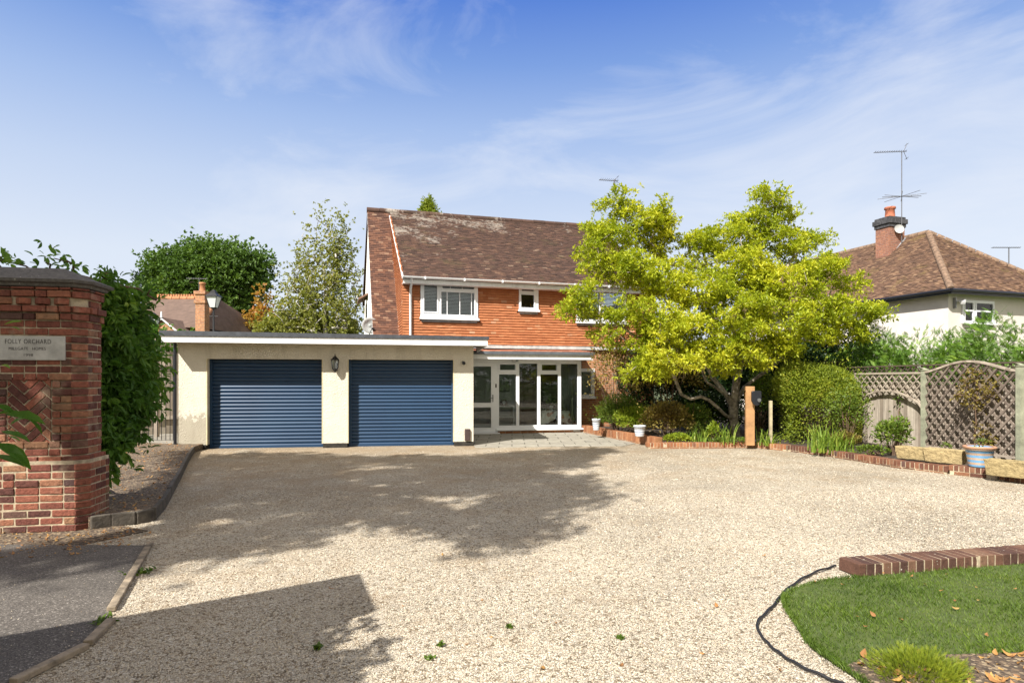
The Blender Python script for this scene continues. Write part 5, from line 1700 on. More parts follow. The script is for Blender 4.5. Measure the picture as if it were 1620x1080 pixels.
for (x, y, sx, sy) in herr():
    c1, c2 = x + sx / 2, y + sy / 2
    X = (c1 - c2) * cs45; Z = (c1 + c2) * cs45
    # clip the brick outline with the panel (simple: sample, keep convex clip)
    poly = [((u - v) * cs45, (u + v) * cs45) for (u, v) in ((x + .006, y + .006), (x + sx - .006, y + .006), (x + sx - .006, y + sy - .006), (x + .006, y + sy - .006))]
    hw, hh = (pn_x1 - pn_x0) / 2 - .012, (pn_z1 - pn_z0) / 2 - .012
    for (ax, s_, lim) in ((0, 1, hw), (0, -1, hw), (1, 1, hh), (1, -1, hh)):
        new = []
        for p, q in zip(poly, poly[1:] + poly[:1]):
            ip = p[ax] * s_ <= lim; iq = q[ax] * s_ <= lim
            if ip: new.append(p)
            if ip != iq:
                f = (lim * s_ - p[ax]) / (q[ax] - p[ax]); new.append((p[0] + (q[0] - p[0]) * f, p[1] + (q[1] - p[1]) * f))
        poly = new
        if not poly: break
    if len(poly) >= 3: quads.append(poly)
mb = MB()
for poly in quads:
    d = random.gauss(0, .002)
    mb.prism([(cxp + p[0], ins + .010 + d, czp + p[1]) for p in poly], (0, .03, 0))
mb.build('herringbone_panel', M['pier_brick'], pier, bevel=.003)
# plaque
pyf = ins - .022
mb = MB(); mb.box(pl_x0, pl_x1, pyf, ins + .02, pl_z0, pl_z1); plq = mb.build('name_plaque', M['plaque'], pier, bevel=.008)


def text(s, size, x, z, y, mat, parent, name, spacing=1.0, wid=None):
    cu = bpy.data.curves.new('t', 'FONT'); cu.body = s; cu.size = size; cu.align_x = 'CENTER'; cu.align_y = 'CENTER'; cu.extrude = .0012; cu.space_character = spacing
    cu.offset = -.0006
    o = bpy.data.objects.new('t', cu); COL.objects.link(o)
    dg = bpy.context.evaluated_depsgraph_get(); me = bpy.data.meshes.new_from_object(o.evaluated_get(dg))
    bpy.data.objects.remove(o)
    co = np.empty(len(me.vertices) * 3, np.float32); me.vertices.foreach_get('co', co); co = co.reshape(-1, 3)
    if wid: co[:, 0] *= wid / (co[:, 0].max() - co[:, 0].min())
    q = np.stack([co[:, 0] + x, -co[:, 2] + y, co[:, 1] + z], 1); me.vertices.foreach_set('co', q.ravel().astype(np.float32)); me.update()
    me.materials.clear()
    return link(name, me, mat, parent)


sp_ = g0.y / FPX
tx0 = (fB.x_at(8, pyf) + fB.x_at(80.5, pyf)) / 2
wtx = fB.x_at(80.5, pyf) - fB.x_at(8, pyf)
text('FOLLY ORCHARD', .068, tx0, bzz(541), pyf - .0012, M['letter'], plq, 'lettering', 1.15, wtx)
text('MILLGATE', .045, tx0 - wtx * .21, bzz(552), pyf - .0012, M['letter'], plq, 'lettering', 1.1, wtx * .42)
text('HOMES', .045, tx0 + wtx * .24, bzz(552), pyf - .0012, M['letter'], plq, 'lettering', 1.1, wtx * .29)
text('1998', .042, tx0, bzz(562), pyf - .0012, M['letter'], plq, 'lettering', 1.1, wtx * .20)
# cap
mb = MB(); o_c = .07
def capring(mb, o0, z0, o1, z1):
    a = [(x, y, z0) for x, y in cham(-PW + ins - o0, -ins + o0, ins - o0, PD - ins + o0, ch_ + o0 * .4)]; b2 = [(x, y, z1) for x, y in cham(-PW + ins - o1, -ins + o1, ins - o1, PD - ins + o1, ch_ + o1 * .4)]
    mb.add(a + b2, [(i, (i + 1) % 6, 6 + (i + 1) % 6, 6 + i) for i in range(6)])
zc = ZCAP
for (a, za, b2, zb) in ((.03, 0, .04, .012), (.04, .012, .045, .03), (.045, .03, .08, .042), (.08, .042, .088, .072), (.088, .072, .075, .078)):
    capring(mb, a, zc + za, b2, zc + zb)
base = [(x, y, zc + .078) for x, y in cham(-PW + ins - .075, -ins + .075, ins - .075, PD - ins + .075, ch_ + .03)]
cxc = -PW / 2
tp2 = [(cxc - .3, PD / 2, ZTOP + .07), (cxc + .3, PD / 2, ZTOP + .07)]
b_ = base
mb.add(b_ + tp2, [(0, 1, 7, 6), (1, 2, 7), (2, 3, 7), (3, 4, 6, 7), (4, 5, 6), (5, 0, 6)])
mb.build('stone_cap', M['stone_cap'], pier)

# ------------------------------------------------------------------ climber to the right of the pier
def leafy(name, label, cat, base, blobs, n_t, per, L, Wd, mat, sub=5, spread=.12, limbs=None, tmpl='oval', droop=.3, bark=None, r_base=.03, up=.5, shell=.3, group=None, part='foliage', outward=.5, seg=.3, wig=.12):
    t_ = thing(name, label, cat, base, 0, group)
    base = np.array(base, float)
    Bl = np.array(blobs, float); Bl[:, :3] -= base
    T = sample_blobs(Bl, n_t, shell); T = T[T[:, 2] > .02]
    lm = limbs if limbs is not None else [[(0, 0, 0), tuple(Bl[0, :3] * .6)]]
    build_tree(t_, lm, T, rosettes(per, L, Wd, (spread,) * 3 if not hasattr(spread, '__len__') else spread, tmpl=tmpl, droop=droop, sub=sub, up=up, outward=outward), bark or M['twig'], r_base=r_base, crown_mat=mat, crown_name=part, trunk_name='stems', seg=seg, wig=wig)
    return t_


def bl(px, py, d, rp, ry=None, rd=None):
    p = at(px, py, d); s_ = d / FPX
    return (p.x, p.y, p.z, rp * s_, (rd if rd else rp * s_), (ry if ry else rp) * s_)


VB = [bl(168, 470, 7.5, 10, 22, .3), bl(182, 488, 7.8, 16, 20, .35), bl(202, 505, 8.1, 14, 20, .3), bl(175, 540, 7.6, 20, 40, .4), bl(202, 560, 8.2, 22, 36, .35), bl(180, 610, 7.7, 22, 36, .4), bl(208, 610, 8.2, 20, 34, .35), bl(170, 670, 7.4, 12, 36, .25), bl(196, 650, 7.9, 16, 22, .3), bl(163, 720, 7.2, 6, 26, .2), bl(180, 685, 7.6, 10, 24, .22)]
leafy('climbing_shrub', 'large green climber spilling over beside the brick gate pier', 'climber', (gnd(166, 760, .13).x, 7.3, .13), VB, 480, 46, .115, .044, M['l_vine'], sub=5, spread=.11, droop=.55, up=.6, outward=.7)
VT = [bl(165, 432, 7.4, 16, 6, .2), bl(215, 455, 7.8, 26, 7, .2), bl(100, 412, 7.4, 16, 7, .2), bl(20, 412, 7.4, 24, 9, .2), bl(245, 470, 8.0, 10, 5, .2), bl(62, 415, 7.4, 12, 4, .2)]
leafy('climbing_shrub', 'light green shoots rising behind the stone cap of the gate pier', 'climber', (-6.4, 7.5, .13), VT, 26, 9, .10, .045, M['l_vine'], sub=3, spread=.07, droop=.1, limbs=[[(0, 0, 0), (.0, .0, 2.4), (.9, .1, 2.75)]])
# glossy shrub leaves reaching into the frame at the far left
t_ = thing('glossy_shrub', 'glossy leaved shrub reaching in from the left edge in front of the gate pier', 'shrub', (-3.0, 2.75, 0), 0)
mb = MB(); P_ = []; Dd = []
for (px, py, dd, ex) in [(-30, 520, 2.7, (40, 5)), (-20, 660, 2.7, (45, -4)), (-15, 690, 2.65, (60, 30)), (-30, 580, 2.8, (35, 3))]:
    a = at(px, py, dd) - Vector((-3.0, 2.75, 0)); b2 = at(px + ex[0] * .6, py + ex[1], dd) - Vector((-3.0, 2.75, 0))
    mb.tube([(0, 0, 0), (a.x * .4, a.y, a.z * .6), tuple(a), tuple(b2)], [.012, .009, .006, .003], 6)
mb.build('stems', M['twig'], t_)
LV = [(6, 514, 28, -8, .95), (18, 517, 14, 4, .9), (8, 655, 62, 10, .3), (28, 652, 44, 30, .2), (-6, 655, 40, -4, .2), (0, 682, 50, 14, .4), (10, 700, 38, 40, .3), (-8, 700, 52, 30, .1), (16, 672, 30, -16, .5), (-6, 640, 30, 14, .2), (2, 577, 14, 4, .9), (-10, 720, 50, 15, .2), (12, 690, 22, 6, .75)]
p_ = []; X_ = []; Y_ = []; Z_ = []; rr = []
for (px, py, ex, ey, rv) in LV:
    dd = 2.62 + random.uniform(0, .15); a = np.array(at(px, py, dd)) - np.array([-3.0, 2.75, 0]); b2 = np.array(at(px + ex, py + ey, dd + random.uniform(-.05, .1))) - np.array([-3.0, 2.75, 0])
    Y = b2 - a; L_ = np.linalg.norm(Y); n_ = unit(np.array([random.uniform(-.3, .3), -.5, .8])); X = np.cross(Y / L_, n_); X = unit(X) * L_ * .30; Z = np.cross(X / np.linalg.norm(X), Y / L_) * L_
    p_.append(a); X_.append(X); Y_.append(Y); Z_.append(Z); rr.append(rv)
A = inst(OVAL_V, OVAL_F, np.array(p_), np.array(X_), np.array(Y_), np.array(Z_), np.array(rr)); np_mesh('leaves', A[0], A[1], M['l_laurel'], t_, A[2])

# ------------------------------------------------------------------ side gate and fence
gp = gnd(274, 703, .05)
gate = thing('iron_gate', 'tall thin barred metal side gate between the climber and the garage', 'gate', (gp.x, gp.y + .05, .06), R(180 - 4))
def gxw(px): return -(at(px, 600, gp.y).x - gp.x)
top = at(274, 560, gp.y).z - .06; W_ = gxw(203)
mb = MB(); mb.box(0, W_, -.012, .012, .05, .09); mb.box(0, W_, -.012, .012, top - .35, top - .32)
mb.box(0, .03, -.015, .015, 0, top); mb.box(W_ - .03, W_, -.015, .015, 0, top); mb.build('gate_frame', M['black_metal'], gate)
mb = MB(); n_ = 10
for i in range(1, n_):
    x = W_ * i / n_; h = top + .06 * math.sin(math.pi * i / n_); mb.tube([(x, 0, .06), (x, 0, h - .03)], .008, 6); mb.tube([(x, 0, h - .04), (x, 0, h + .02)], [.014, .002], 6)
mb.build('bars', M['black_metal'], gate)
for (px, lab, ht) in ((248, 'thin grey metal post beside the barred side gate', 556),):
    o = thing('gate_post', lab, 'post', (at(px, 600, 15.2).x, 15.2, .0), 0)
    mb = MB(); mb.box(-.045, .045, -.045, .045, 0, at(px, ht, 15.2).z); mb.build('post_shaft', M['old_wood'], o)
    mb = MB(); mb.box(-.055, .055, -.055, .055, at(px, ht, 15.2).z, at(px, ht, 15.2).z + .03); mb.build('post_cap', M['old_wood'], o)
def bfence(name, label, p, q, h, n_t=None, mat=None):
    v = Vector((q[0] - p[0], q[1] - p[1], 0)); t_ = thing(name, label, 'fence', (p[0], p[1], 0), math.atan2(v.y, v.x))
    items = []; x = 0
    while x < v.length: items.append((x + .06, random.gauss(0, .004), h / 2, .12, .02, h + random.gauss(0, .01), random.gauss(0, .02) + .05)); x += .112
    bricks_obj('boards', items, mat or M['old_wood'], t_, bevel=0)
    for z in (.5, h - .35): mb = MB(); mb.box(0, v.length, -.07, -.012, z, z + .08); mb.build('rail', mat or M['old_wood'], t_)
    return t_
pf = at(205, 600, 15.6); pg = at(283, 600, 16.8)
bfence('board_fence', 'tall pale timber fence seen through the bars of the side gate', (pf.x - 1.2, pf.y - .3), (pg.x + .4, pg.y + .2), 2.3)
mb = MB(); f_ = Vector((pg.x - pf.x, pg.y - pf.y, 0)); t3 = thing('fence_trellis', 'square trellis standing on top of the side fence by the garage', 'trellis', (pf.x, pf.y - .05, 2.31), math.atan2(f_.y, f_.x))
for i in range(14): x = i * .14; mb.box(x, x + .02, -.01, .01, 0, .38)
for z in (0, .17, .34): mb.box(0, 1.85, .011, .03, z, z + .025)
mb.build('slats', M['lattice'], t3)
tag(sheet('side_path', [(-9.2, 14.2), (-7.45, 13.6), (-7.4, 16.6), (-9.4, 16.0)], .145, M['concrete'], thick=.03), kind='structure')

# ------------------------------------------------------------------ neighbour on the left, lamps
d = 31.0
def X31(px, dd=d): return (px - CX) / FPX * dd
nl = thing('far_house', 'brown roofed house with orange ridge tiles beyond the garage on the left', 'house', (X31(215), d, 0), 0)
Z = lambda py, dd=d: EYE - (py - HY) / FPX * dd
x0_, x1_ = X31(200) - X31(215), X31(314) - X31(215)
rl, rr_ = X31(222) - X31(215), X31(278) - X31(215)
ez, rz = Z(518), Z(472, d + 4)
vs = [(-4, 0, ez), (x1_, 0, ez), (x1_ + .8, 9, ez), (-4, 9, ez), (-1.2, 4, rz), (rr_ * 1.12, 4, rz)]
mb = MB(); mb.add(vs, [(0, 1, 5, 4), (1, 2, 5), (2, 3, 4, 5), (3, 0, 4)]); o = mb.build('roof', M['far_tile'], nl)
mb = MB(); mb.box(-3.7, x1_ - .3, .3, 8.6, 0, ez); mb.build('wall', M['far_brick'], nl)
mb = MB()
def ridge(mb, a, b2, r_=.13, seg=.42):
    a = Vector(a); b2 = Vector(b2); L_ = (b2 - a).length; n_ = int(L_ / seg)
    for i in range(n_): mb.tube([tuple(a.lerp(b2, i / n_)), tuple(a.lerp(b2, (i + .92) / n_))], r_, 8)
ridge(mb, vs[4], vs[5]); ridge(mb, vs[5], vs[1])
for i in range(24): x = -1.2 + (vs[5][0] + 1.2) * i / 23; mb.box(x - .05, x + .05, 3.97, 4.03, rz + .1, rz + .24)
mb.build('ridge_tiles', M['far_ridge'], nl)
# small gable in front
gx_, gz0_ = X31(258, d - 1.0) - X31(215), Z(522, d - 1)
gzp = Z(502, d - 1); hw_ = .75
mb = MB(); mb.prism([(gx_ - hw_, -1, gz0_ - .5), (gx_ + hw_, -1, gz0_ - .5), (gx_ + hw_, -1, gz0_), (gx_, -1, gzp - .12), (gx_ - hw_, -1, gz0_)], (0, 3, 0)); mb.build('gable', M['far_brick'], nl)
mb = MB()
for s_ in (-1, 1): mb.prism([(gx_, -1.12, gzp), (gx_ + s_ * (hw_ + .25), -1.12, gz0_ - .15), (gx_ + s_ * (hw_ + .25), -1.12, gz0_ - .28), (gx_, -1.12, gzp - .13)], (0, 3.4, 0))
mb.build('gable_roof', M['far_tile'], nl)
mb = MB(); mb.prism([(gx_ - .04, -1.16, gzp), (gx_ + hw_ + .25, -1.16, gz0_ - .22), (gx_ + hw_ + .25, -1.16, gz0_ - .32), (gx_, -1.16, gzp - .11), (gx_ - hw_ - .25, -1.16, gz0_ - .32), (gx_ - hw_ - .25, -1.16, gz0_ - .22)], (0, .03, 0)); mb.tube([(gx_, -1.14, gzp - .02), (gx_, -1.14, gzp + .28)], [.06, .03], 6); mb.build('barge_board', M['white_paint'], nl)
cxn = X31(319.5, d - .5) - X31(215)
mb = MB(); w2 = .23; cz = Z(466, d - .5); mb.box(cxn - w2, cxn + w2, -.7, -.2, 0, cz); mb.box(cxn - w2 - .05, cxn + w2 + .05, -.75, -.15, cz - .45, cz - .3); mb.box(cxn - w2 - .06, cxn + w2 + .06, -.76, -.14, cz, cz + .16); chn = mb.build('chimney', M['far_brick'], nl)
mb = MB(); mb.lathe((cxn, -.45, cz + .16), [(.15, 0), (.13, .1), (.12, .35), (.16, .38), (.15, .45), (0, .45)], 12); mb.build('chimney_pot', M['far_ridge'], chn)
yagi('roof_aerial', 'small television aerial above the orange chimney on the far left house', (X31(315, 30.5), 30.5, cz), Z(439, 30.5) - cz, [(Z(440, 30.5) - cz - .03, 1.0, 9, .3, .6, .01)], R(8), None, .018)


def street_lamp(px, top, dd, lab, s_=1.0):
    t_ = thing('street_lamp', lab, 'street lamp', (X31(px, dd), dd, 0), 0, 'lantern topped street lamps behind the garage')
    zt = Z(top, dd); h = .5 * s_
    zb_ = zt - .75 * s_
    mb = MB(); mb.tube([(0, 0, 0), (0, 0, .8), (0, 0, .82), (0, 0, zb_ - .05)], [.07, .07, .045, .035], 10); mb.tube([(-.18, 0, zb_ - .35), (.18, 0, zb_ - .35)], .014, 6); mb.build('post_shaft', M['black_metal'], t_)
    mb = MB()
    def sq(r_, z): return [(-r_, -r_, z), (r_, -r_, z), (r_, r_, z), (-r_, r_, z)]
    for (ra, a, rb, b2) in ((.26 * s_, zb_ + .45 * s_, .10 * s_, zb_ + .62 * s_), (.10 * s_, zb_ + .62 * s_, .10 * s_, zb_ + .66 * s_), (.10 * s_, zb_ + .66 * s_, .01, zb_ + .75 * s_), (.05, zb_ - .05, .13 * s_, zb_)):
        A_ = sq(ra, a); B_ = sq(rb, b2); mb.add(A_ + B_, [(i, (i + 1) % 4, 4 + (i + 1) % 4, 4 + i) for i in range(4)])
    for p, q in zip(sq(.12 * s_, zb_), sq(.22 * s_, zb_ + .45 * s_)): mb.bar(p, q, .022, .022)
    mb.build('lantern_frame', M['black_metal'], t_)
    mb = MB(); A_ = sq(.11 * s_, zb_ + .01); B_ = sq(.21 * s_, zb_ + .45 * s_); mb.add(A_ + B_, [(i, (i + 1) % 4, 4 + (i + 1) % 4, 4 + i) for i in range(4)]); mb.build('lantern_glass', plain('frosted_glass', (.62, .64, .64), .2, .05), t_)


street_lamp(338, 458, 25, 'taller lantern topped street lamp right of the orange chimney')
street_lamp(243, 494, 25, 'shorter lantern topped street lamp by the small white gable', .8)

# ------------------------------------------------------------------ neighbour on the right
fN = Frame(15.6, 21.7, 18.0)
nb = thing('neighbour_house', 'pale cream house with a hipped mossy tile roof behind the right hedge', 'house', fN.loc(), fN.a)
EZN = 4.85; Wn = 6.3; Ln = 12.5; k_ = 3.15; ZN = EZN + 2.95
ov = .35
E = EZN - .12
vs = [(-ov, -ov, E), (Wn + ov, -ov, E), (Wn + ov, Ln, E), (-ov, Ln, E), (k_, k_, ZN), (k_, Ln, ZN)]
def hip_tiles(name, P0, U, L_w, slope_pts, mat):
    pass
# front hip face (triangle) and left face (trapezoid), tiled
def face_tiles(P0, Uv, Wd_, apex0, apex1, mat, name, tw=.165, g=.10):
    """P0 eaves start, Uv unit along eaves, top edge from apex0 to apex1 (points in local space)"""
    P0 = np.array(P0, float); Uv = np.array(Uv, float); a0 = np.array(apex0) - P0; a1 = np.array(apex1) - P0
    u0 = a0 @ Uv; u1 = a1 @ Uv
    Vv = a0 - Uv * u0; L_ = np.linalg.norm(Vv); Vv = Vv / L_; Nn = np.cross(Uv, Vv)
    def ins_(u, v):
        f = v / L_; return u0 * f - .02 <= u <= Wd_ + (u1 - Wd_) * f + .02
    A = tile_arr(P0, Uv, Vv, Nn, Wd_, L_, tw, g, .026, ins_, 1.6)
    np_mesh(name, A[0], A[1], mat, nb, A[2])
face_tiles(vs[0], (1, 0, 0), Wn + 2 * ov, vs[4], vs[4], M['nb_tile'], 'roof_tiles')
face_tiles(vs[3], (0, -1, 0), Ln + ov, vs[5], vs[4], M['nb_tile'], 'roof_tiles')
mb = MB(); dwn = [(a, b2, c - .04) for a, b2, c in vs]; mb.add(dwn, [(0, 1, 4), (1, 2, 5, 4), (3, 0, 4, 5), (2, 3, 5), (3, 2, 1, 0)]); mb.build('roof_deck', M['far_tile'], nb)
mb = MB(); ridge(mb, vs[4], vs[5], .13); ridge(mb, (vs[0][0], vs[0][1], vs[0][2] + .03), vs[4], .12, .3); ridge(mb, vs[1], vs[4], .12, .3); mb.build('ridge_tiles', M['nb_ridge'], nb)
wN = (fN.x_at(1521), fN.x_at(1571), fN.z_at(512, fN.x_at(1545)), fN.z_at(475.5, fN.x_at(1545)))
mb = MB(); panel(mb, .001, Wn, 0, E - .02, [wN], 0, .25); mb.box(0.001, .25, .251, Ln, 0, E - .02); mb.build('wall', M['nb_wall'], nb)
mb = MB(); mb.box(-ov + .02, Wn + ov - .02, -ov + .02, -.001, E - .06, E - .045); mb.box(-ov + .02, -.001, 0, Ln, E - .06, E - .045); mb.build('soffit', M['white_paint'], nb)
mb = MB(); mb.tube([(-ov - .04, -ov - .06, E), (Wn + ov, -ov - .06, E)], .06, 8); mb.box(-ov, Wn + ov, -ov - .02, -ov + .01, E - .13, E - .03)
mb.tube([(-ov - .06, -ov - .04, E), (-ov - .06, Ln, E)], .06, 8); mb.box(-ov - .02, -ov + .01, -ov, Ln, E - .13, E - .03); mb.build('gutter', M['black_plastic'], nb)
nx = lambda p: fN.x_at(p); nz = lambda q: fN.z_at(q, fN.x_at(1545))
wn_ = window(nb, wN, [(1524, 480, 1536.5, 491), (1524, 493.5, 1536.5, 508), (1542, 480, 1568, 491), (1542, 493.5, 1568, 508)], nx, nz, lead=False, label='white casement window just above the hedge')
cm = (k_ - .55, 5.6)
CZ = EYE + (HY - 344) / FPX * (fN.w(*cm)[1])
cp = fN.w(*cm); xc_ = cp[0]; 
want = (1407.5 - CX) / FPX
# slide the stack along the ridge so that it stands where the photograph has it
best = min(np.arange(2, 9, .05), key=lambda yy: abs(fN.w(k_ - .55, yy)[0] / fN.w(k_ - .55, yy)[1] - want)); cm = (k_ - .55, float(best)); cp = fN.w(*cm); s_ = cp[1] / FPX
CZ = EYE + (HY - 346) * s_; hw_ = 15.5 * s_
mb = MB(); mb.box(cm[0] - hw_, cm[0] + hw_, cm[1] - hw_ * .8, cm[1] + hw_ * .8, E, CZ - .45); chm = mb.build('chimney', M['chim_brick'], nb)
mb = MB(); mb.box(cm[0] - hw_ - .04, cm[0] + hw_ + .04, cm[1] - hw_ * .8 - .04, cm[1] + hw_ * .8 + .04, CZ - .449, CZ - .3); mb.box(cm[0] - hw_ - .09, cm[0] + hw_ + .09, cm[1] - hw_ * .8 - .09, cm[1] + hw_ * .8 + .09, CZ - .299, CZ - .1)
mb.box(cm[0] - hw_ - .03, cm[0] + hw_ + .03, cm[1] - hw_ * .8 - .03, cm[1] + hw_ * .8 + .03, CZ - .099, CZ); mb.build('chimney_cap', plain('dark_blue_brick', (.06, .06, .065), .8, .5, 8), chm)
mb = MB(); mb.lathe((cm[0], cm[1], CZ), [(.24, 0), (.20, .08), (.18, .38), (.23, .42), (.22, .5), (.16, .5), (.15, .3)], 14); mb.build('chimney_pot', M['chimney_pot'], chm)
mb = MB(); zr = ZN - .55
mb.prism([(cm[0] - hw_ - .05, cm[1] - hw_ * .8 - .06, zr - .55), (cm[0] + hw_ + .05, cm[1] - hw_ * .8 - .06, zr + .45), (cm[0] + hw_ + .05, cm[1] - hw_ * .8 - .06, zr + .62), (cm[0] - hw_ - .05, cm[1] - hw_ * .8 - .06, zr - .38)], (0, .05, 0)); mb.build('lead_flashing', M['lead'], chm)
ab = fN.w(cm[0] + .12, cm[1] - hw_ * .8 - .12)
za = EYE + (HY - 240) * ab[1] / FPX; zb = EYE + (HY - 311) * ab[1] / FPX; z0a = EYE + (HY - 372) * ab[1] / FPX
t_ = yagi('roof_aerial', 'tall mast with two television aerials on the brick chimney of the right house', (ab[0], ab[1], z0a), za - z0a, [(za - z0a, 1.35, 14, .22, .85, .012), (zb - z0a, 1.6, 2, .05, .5, .01)], R(-6), None, .018)
mb = MB()
for k in range(4): a = R(20 + 45 * k); mb.tube([(-.9 * math.cos(a), -.9 * math.sin(a), zb - z0a), (.9 * math.cos(a), .9 * math.sin(a), zb - z0a + .02)], .01, 4)
mb.build('dipole', M['mast'], t_)
mb = MB(); z = za - z0a
for s2 in (-1, 1): mb.tube([(.08, 0, z), (.22, 0, z + s2 * .35)], .012, 4); mb.tube([(.2, -.15, z + s2 * .3), (.2, .15, z + s2 * .3)], .01, 4)
mb.build('reflector', M['mast'], t_)
mb = MB(); mb.lathe((0, 0, 0), [(.0, 0), (.15, .01), (.2, .05)], 18); o = mb.build('round_dish', M['dish'], t_, (-.15, -.05, .25)); o.rotation_euler = (R(80), 0, 0)
# aerial of a house further right
a4 = at(1596, 392, 36); yagi('roof_aerial', 'distant small aerial above the roof slope at the far right edge', (a4.x, a4.y, EYE + (HY - 440) / FPX * 36), a4.z - (EYE + (HY - 440) / FPX * 36), [(a4.z - (EYE + (HY - 440) / FPX * 36), 1.7, 13, .25, .6, .014)], 0, None, .03)
# lamp on the neighbour wall
xw, zw = fN.x_at(1514), fN.z_at(477, fN.x_at(1514)); sl2 = thing('wall_floodlight', 'white floodlight on a bracket at the corner of the cream house', 'floodlight', fN.w(xw, 0, zw), fN.a)
mb = MB(); mb.prism([(-.12, -.35, -.03), (.16, -.22, .1), (.16, -.22, .02), (-.08, -.35, -.12)], (0, .18, 0)); mb.build('lamp_head', M['white_paint'], sl2)
mb = MB(); mb.box(-.2, -.15, -.10, -.001, -.25, .12); mb.bar((-.17, -.08, .0), (.05, -.2, .03), .03, .03); mb.build('bracket', M['grey_metal'], sl2)
# ------------------------------------------------------------------ the big yellow-green tree
DM = 15.6
mbase = at(1165, 690, DM); mbase.z = BZ
BLM = []
for (px, py, rx, ry, dd) in [(960, 385, 42, 34, -.2), (1003, 350, 42, 24, .3), (1040, 372, 30, 34, .5), (985, 425, 48, 28, -.8), (918, 412, 26, 16, -.6), (922, 470, 26, 30, -1.4), (955, 520, 22, 30, -1.5), (912, 495, 20, 12, -1.3),
                             (979, 312, 12, 16, 0), (958, 330, 12, 10, .1), (1040, 328, 22, 11, .2), (1010, 490, 30, 24, -1.6), (1050, 440, 42, 36, -1), (1008, 560, 28, 30, -1.7), (1040, 568, 26, 28, -1.8), (1055, 515, 42, 32, -1.6),
                             (1100, 400, 30, 30, .6), (1145, 385, 48, 30, .4), (1105, 460, 50, 34, -1.2), (1098, 530, 44, 32, -1.6), (1165, 430, 52, 34, -.6), (1170, 495, 54, 38, -1.6), (1155, 550, 40, 24, -1.5), (1118, 562, 34, 20, -1.6), (1180, 568, 30, 14, -1.5), (1040, 585, 24, 14, -1.8), (1000, 590, 18, 10, -1.7), (1080, 575, 26, 16, -1.7), (1145, 580, 26, 12, -1.6), (1255, 545, 24, 14, -1.1),
                             (1190, 352, 36, 20, .5), (1218, 318, 22, 18, .6), (1236, 312, 16, 13, .7), (1195, 305, 14, 12, .6), (1237, 345, 20, 16, .8), (1225, 392, 44, 26, .4), (1280, 382, 24, 14, .8), (1265, 360, 16, 10, .6),
                             (1240, 450, 52, 38, -.8), (1235, 512, 48, 34, -1.3), (1225, 550, 30, 14, -1.1), (1300, 430, 38, 28, .3), (1298, 495, 40, 30, -.8), (1300, 535, 26, 16, -.6), (1345, 450, 22, 14, .2), (1345, 500, 34, 24, -.5), (1385, 492, 26, 12, -.4), (1350, 530, 16, 16, -.4)]:
    p = at(px, py, DM + dd); s_ = (DM + dd) / FPX
    BLM.append((p.x, p.y, p.z, rx * s_, .30 + rx * s_ * .75, ry * s_))
BLM = np.array(BLM); BLM[:, :3] -= np.array(mbase)
mag = thing('yellow_green_tree', 'large spreading multi-stemmed tree with bright yellow-green leaves in front of the house', 'tree', mbase)


def rel(px, py, dd, b=mbase):
    p = at(px, py, DM + dd) - b; return (p.x, p.y, p.z)


LM = [[(0, 0, 0), rel(1160, 662, 0), rel(1160, 644, 0)],
      [rel(1160, 644, 0), rel(1151, 627, -.1), rel(1133, 613, -.1), rel(1118, 604, -.1), rel(1113, 593, 0), rel(1107, 573, 0), rel(1085, 530, -.2), rel(1060, 490, -.2), rel(1030, 430, -.1), rel(1000, 380, 0), rel(980, 320, 0)],
      [rel(1160, 662, 0), rel(1146, 655, -.5), rel(1136, 645, -.7), rel(1122, 633, -.8), rel(1109, 627, -.8), rel(1093, 631, -.8), rel(1078, 624, -.8), rel(1071, 607, -.8), rel(1060, 580, -1), rel(1020, 540, -1.3), rel(960, 500, -1.3)],
      [rel(1155, 630, 0), rel(1140, 612, .2), rel(1128, 598, .3), rel(1118, 575, .4), rel(1130, 520, .4), rel(1150, 450, .3), rel(1185, 370, .5), rel(1215, 320, .6)],
      [rel(1160, 644, 0), rel(1178, 612, 0), rel(1200, 595, -.1), rel(1222, 580, -.1), rel(1240, 563, -.1), rel(1265, 530, -.3), rel(1300, 500, -.4), rel(1370, 495, -.4)],
      [rel(1160, 644, 0), rel(1166, 600, -.2), rel(1172, 560, -.4), rel(1190, 500, -.6), rel(1230, 440, -.2), rel(1270, 390, .5)]]
TG = sample_blobs(BLM, 980, .3)
np.random.seed(3)
build_tree(mag, LM, TG, rosettes(112, .098, .042, (.125, .125, .07), up=1.0, sub=7, outward=.5), M['bark'], r_tip=.0055, r_base=.125, crown_mat=M['l_mag'], trunk_name='trunk', seg=.28, wig=.16)

# ------------------------------------------------------------------ background trees


def bgtree(name, label, px, d, blobs, n_t, per, L, Wd, mat, spread, bark, r_base=.2, z0=0, group='trees beyond the garage', sub=5, droop=0., wig=.12, trunk_top=None, shell=.3, up=.5):
    b = Vector(((px - CX) / FPX * d, d, z0))
    B = []
    for q in blobs:
        bx, by, rx, ry = q[:4]; dd = q[4] if len(q) > 4 else 0
        p = at(bx, by, d + dd) - b; s_ = (d + dd) / FPX; B.append((p.x, p.y, p.z, rx * s_, rx * s_ * .8, ry * s_))
    t_ = thing(name, label, 'tree', b, 0, group)
    T = sample_blobs(np.array(B), n_t, shell)
    tt = trunk_top or max(q[2] for q in B) * .75
    build_tree(t_, [[(0, 0, 0), (.1, .05, tt * .5), (B[0][0] * .5, 0, tt)]], T, rosettes(per, L, Wd, spread, sub=sub, droop=droop, up=up), bark, r_tip=.012, r_base=r_base, crown_mat=mat, seg=.7, wig=wig, nside=5)
    return t_


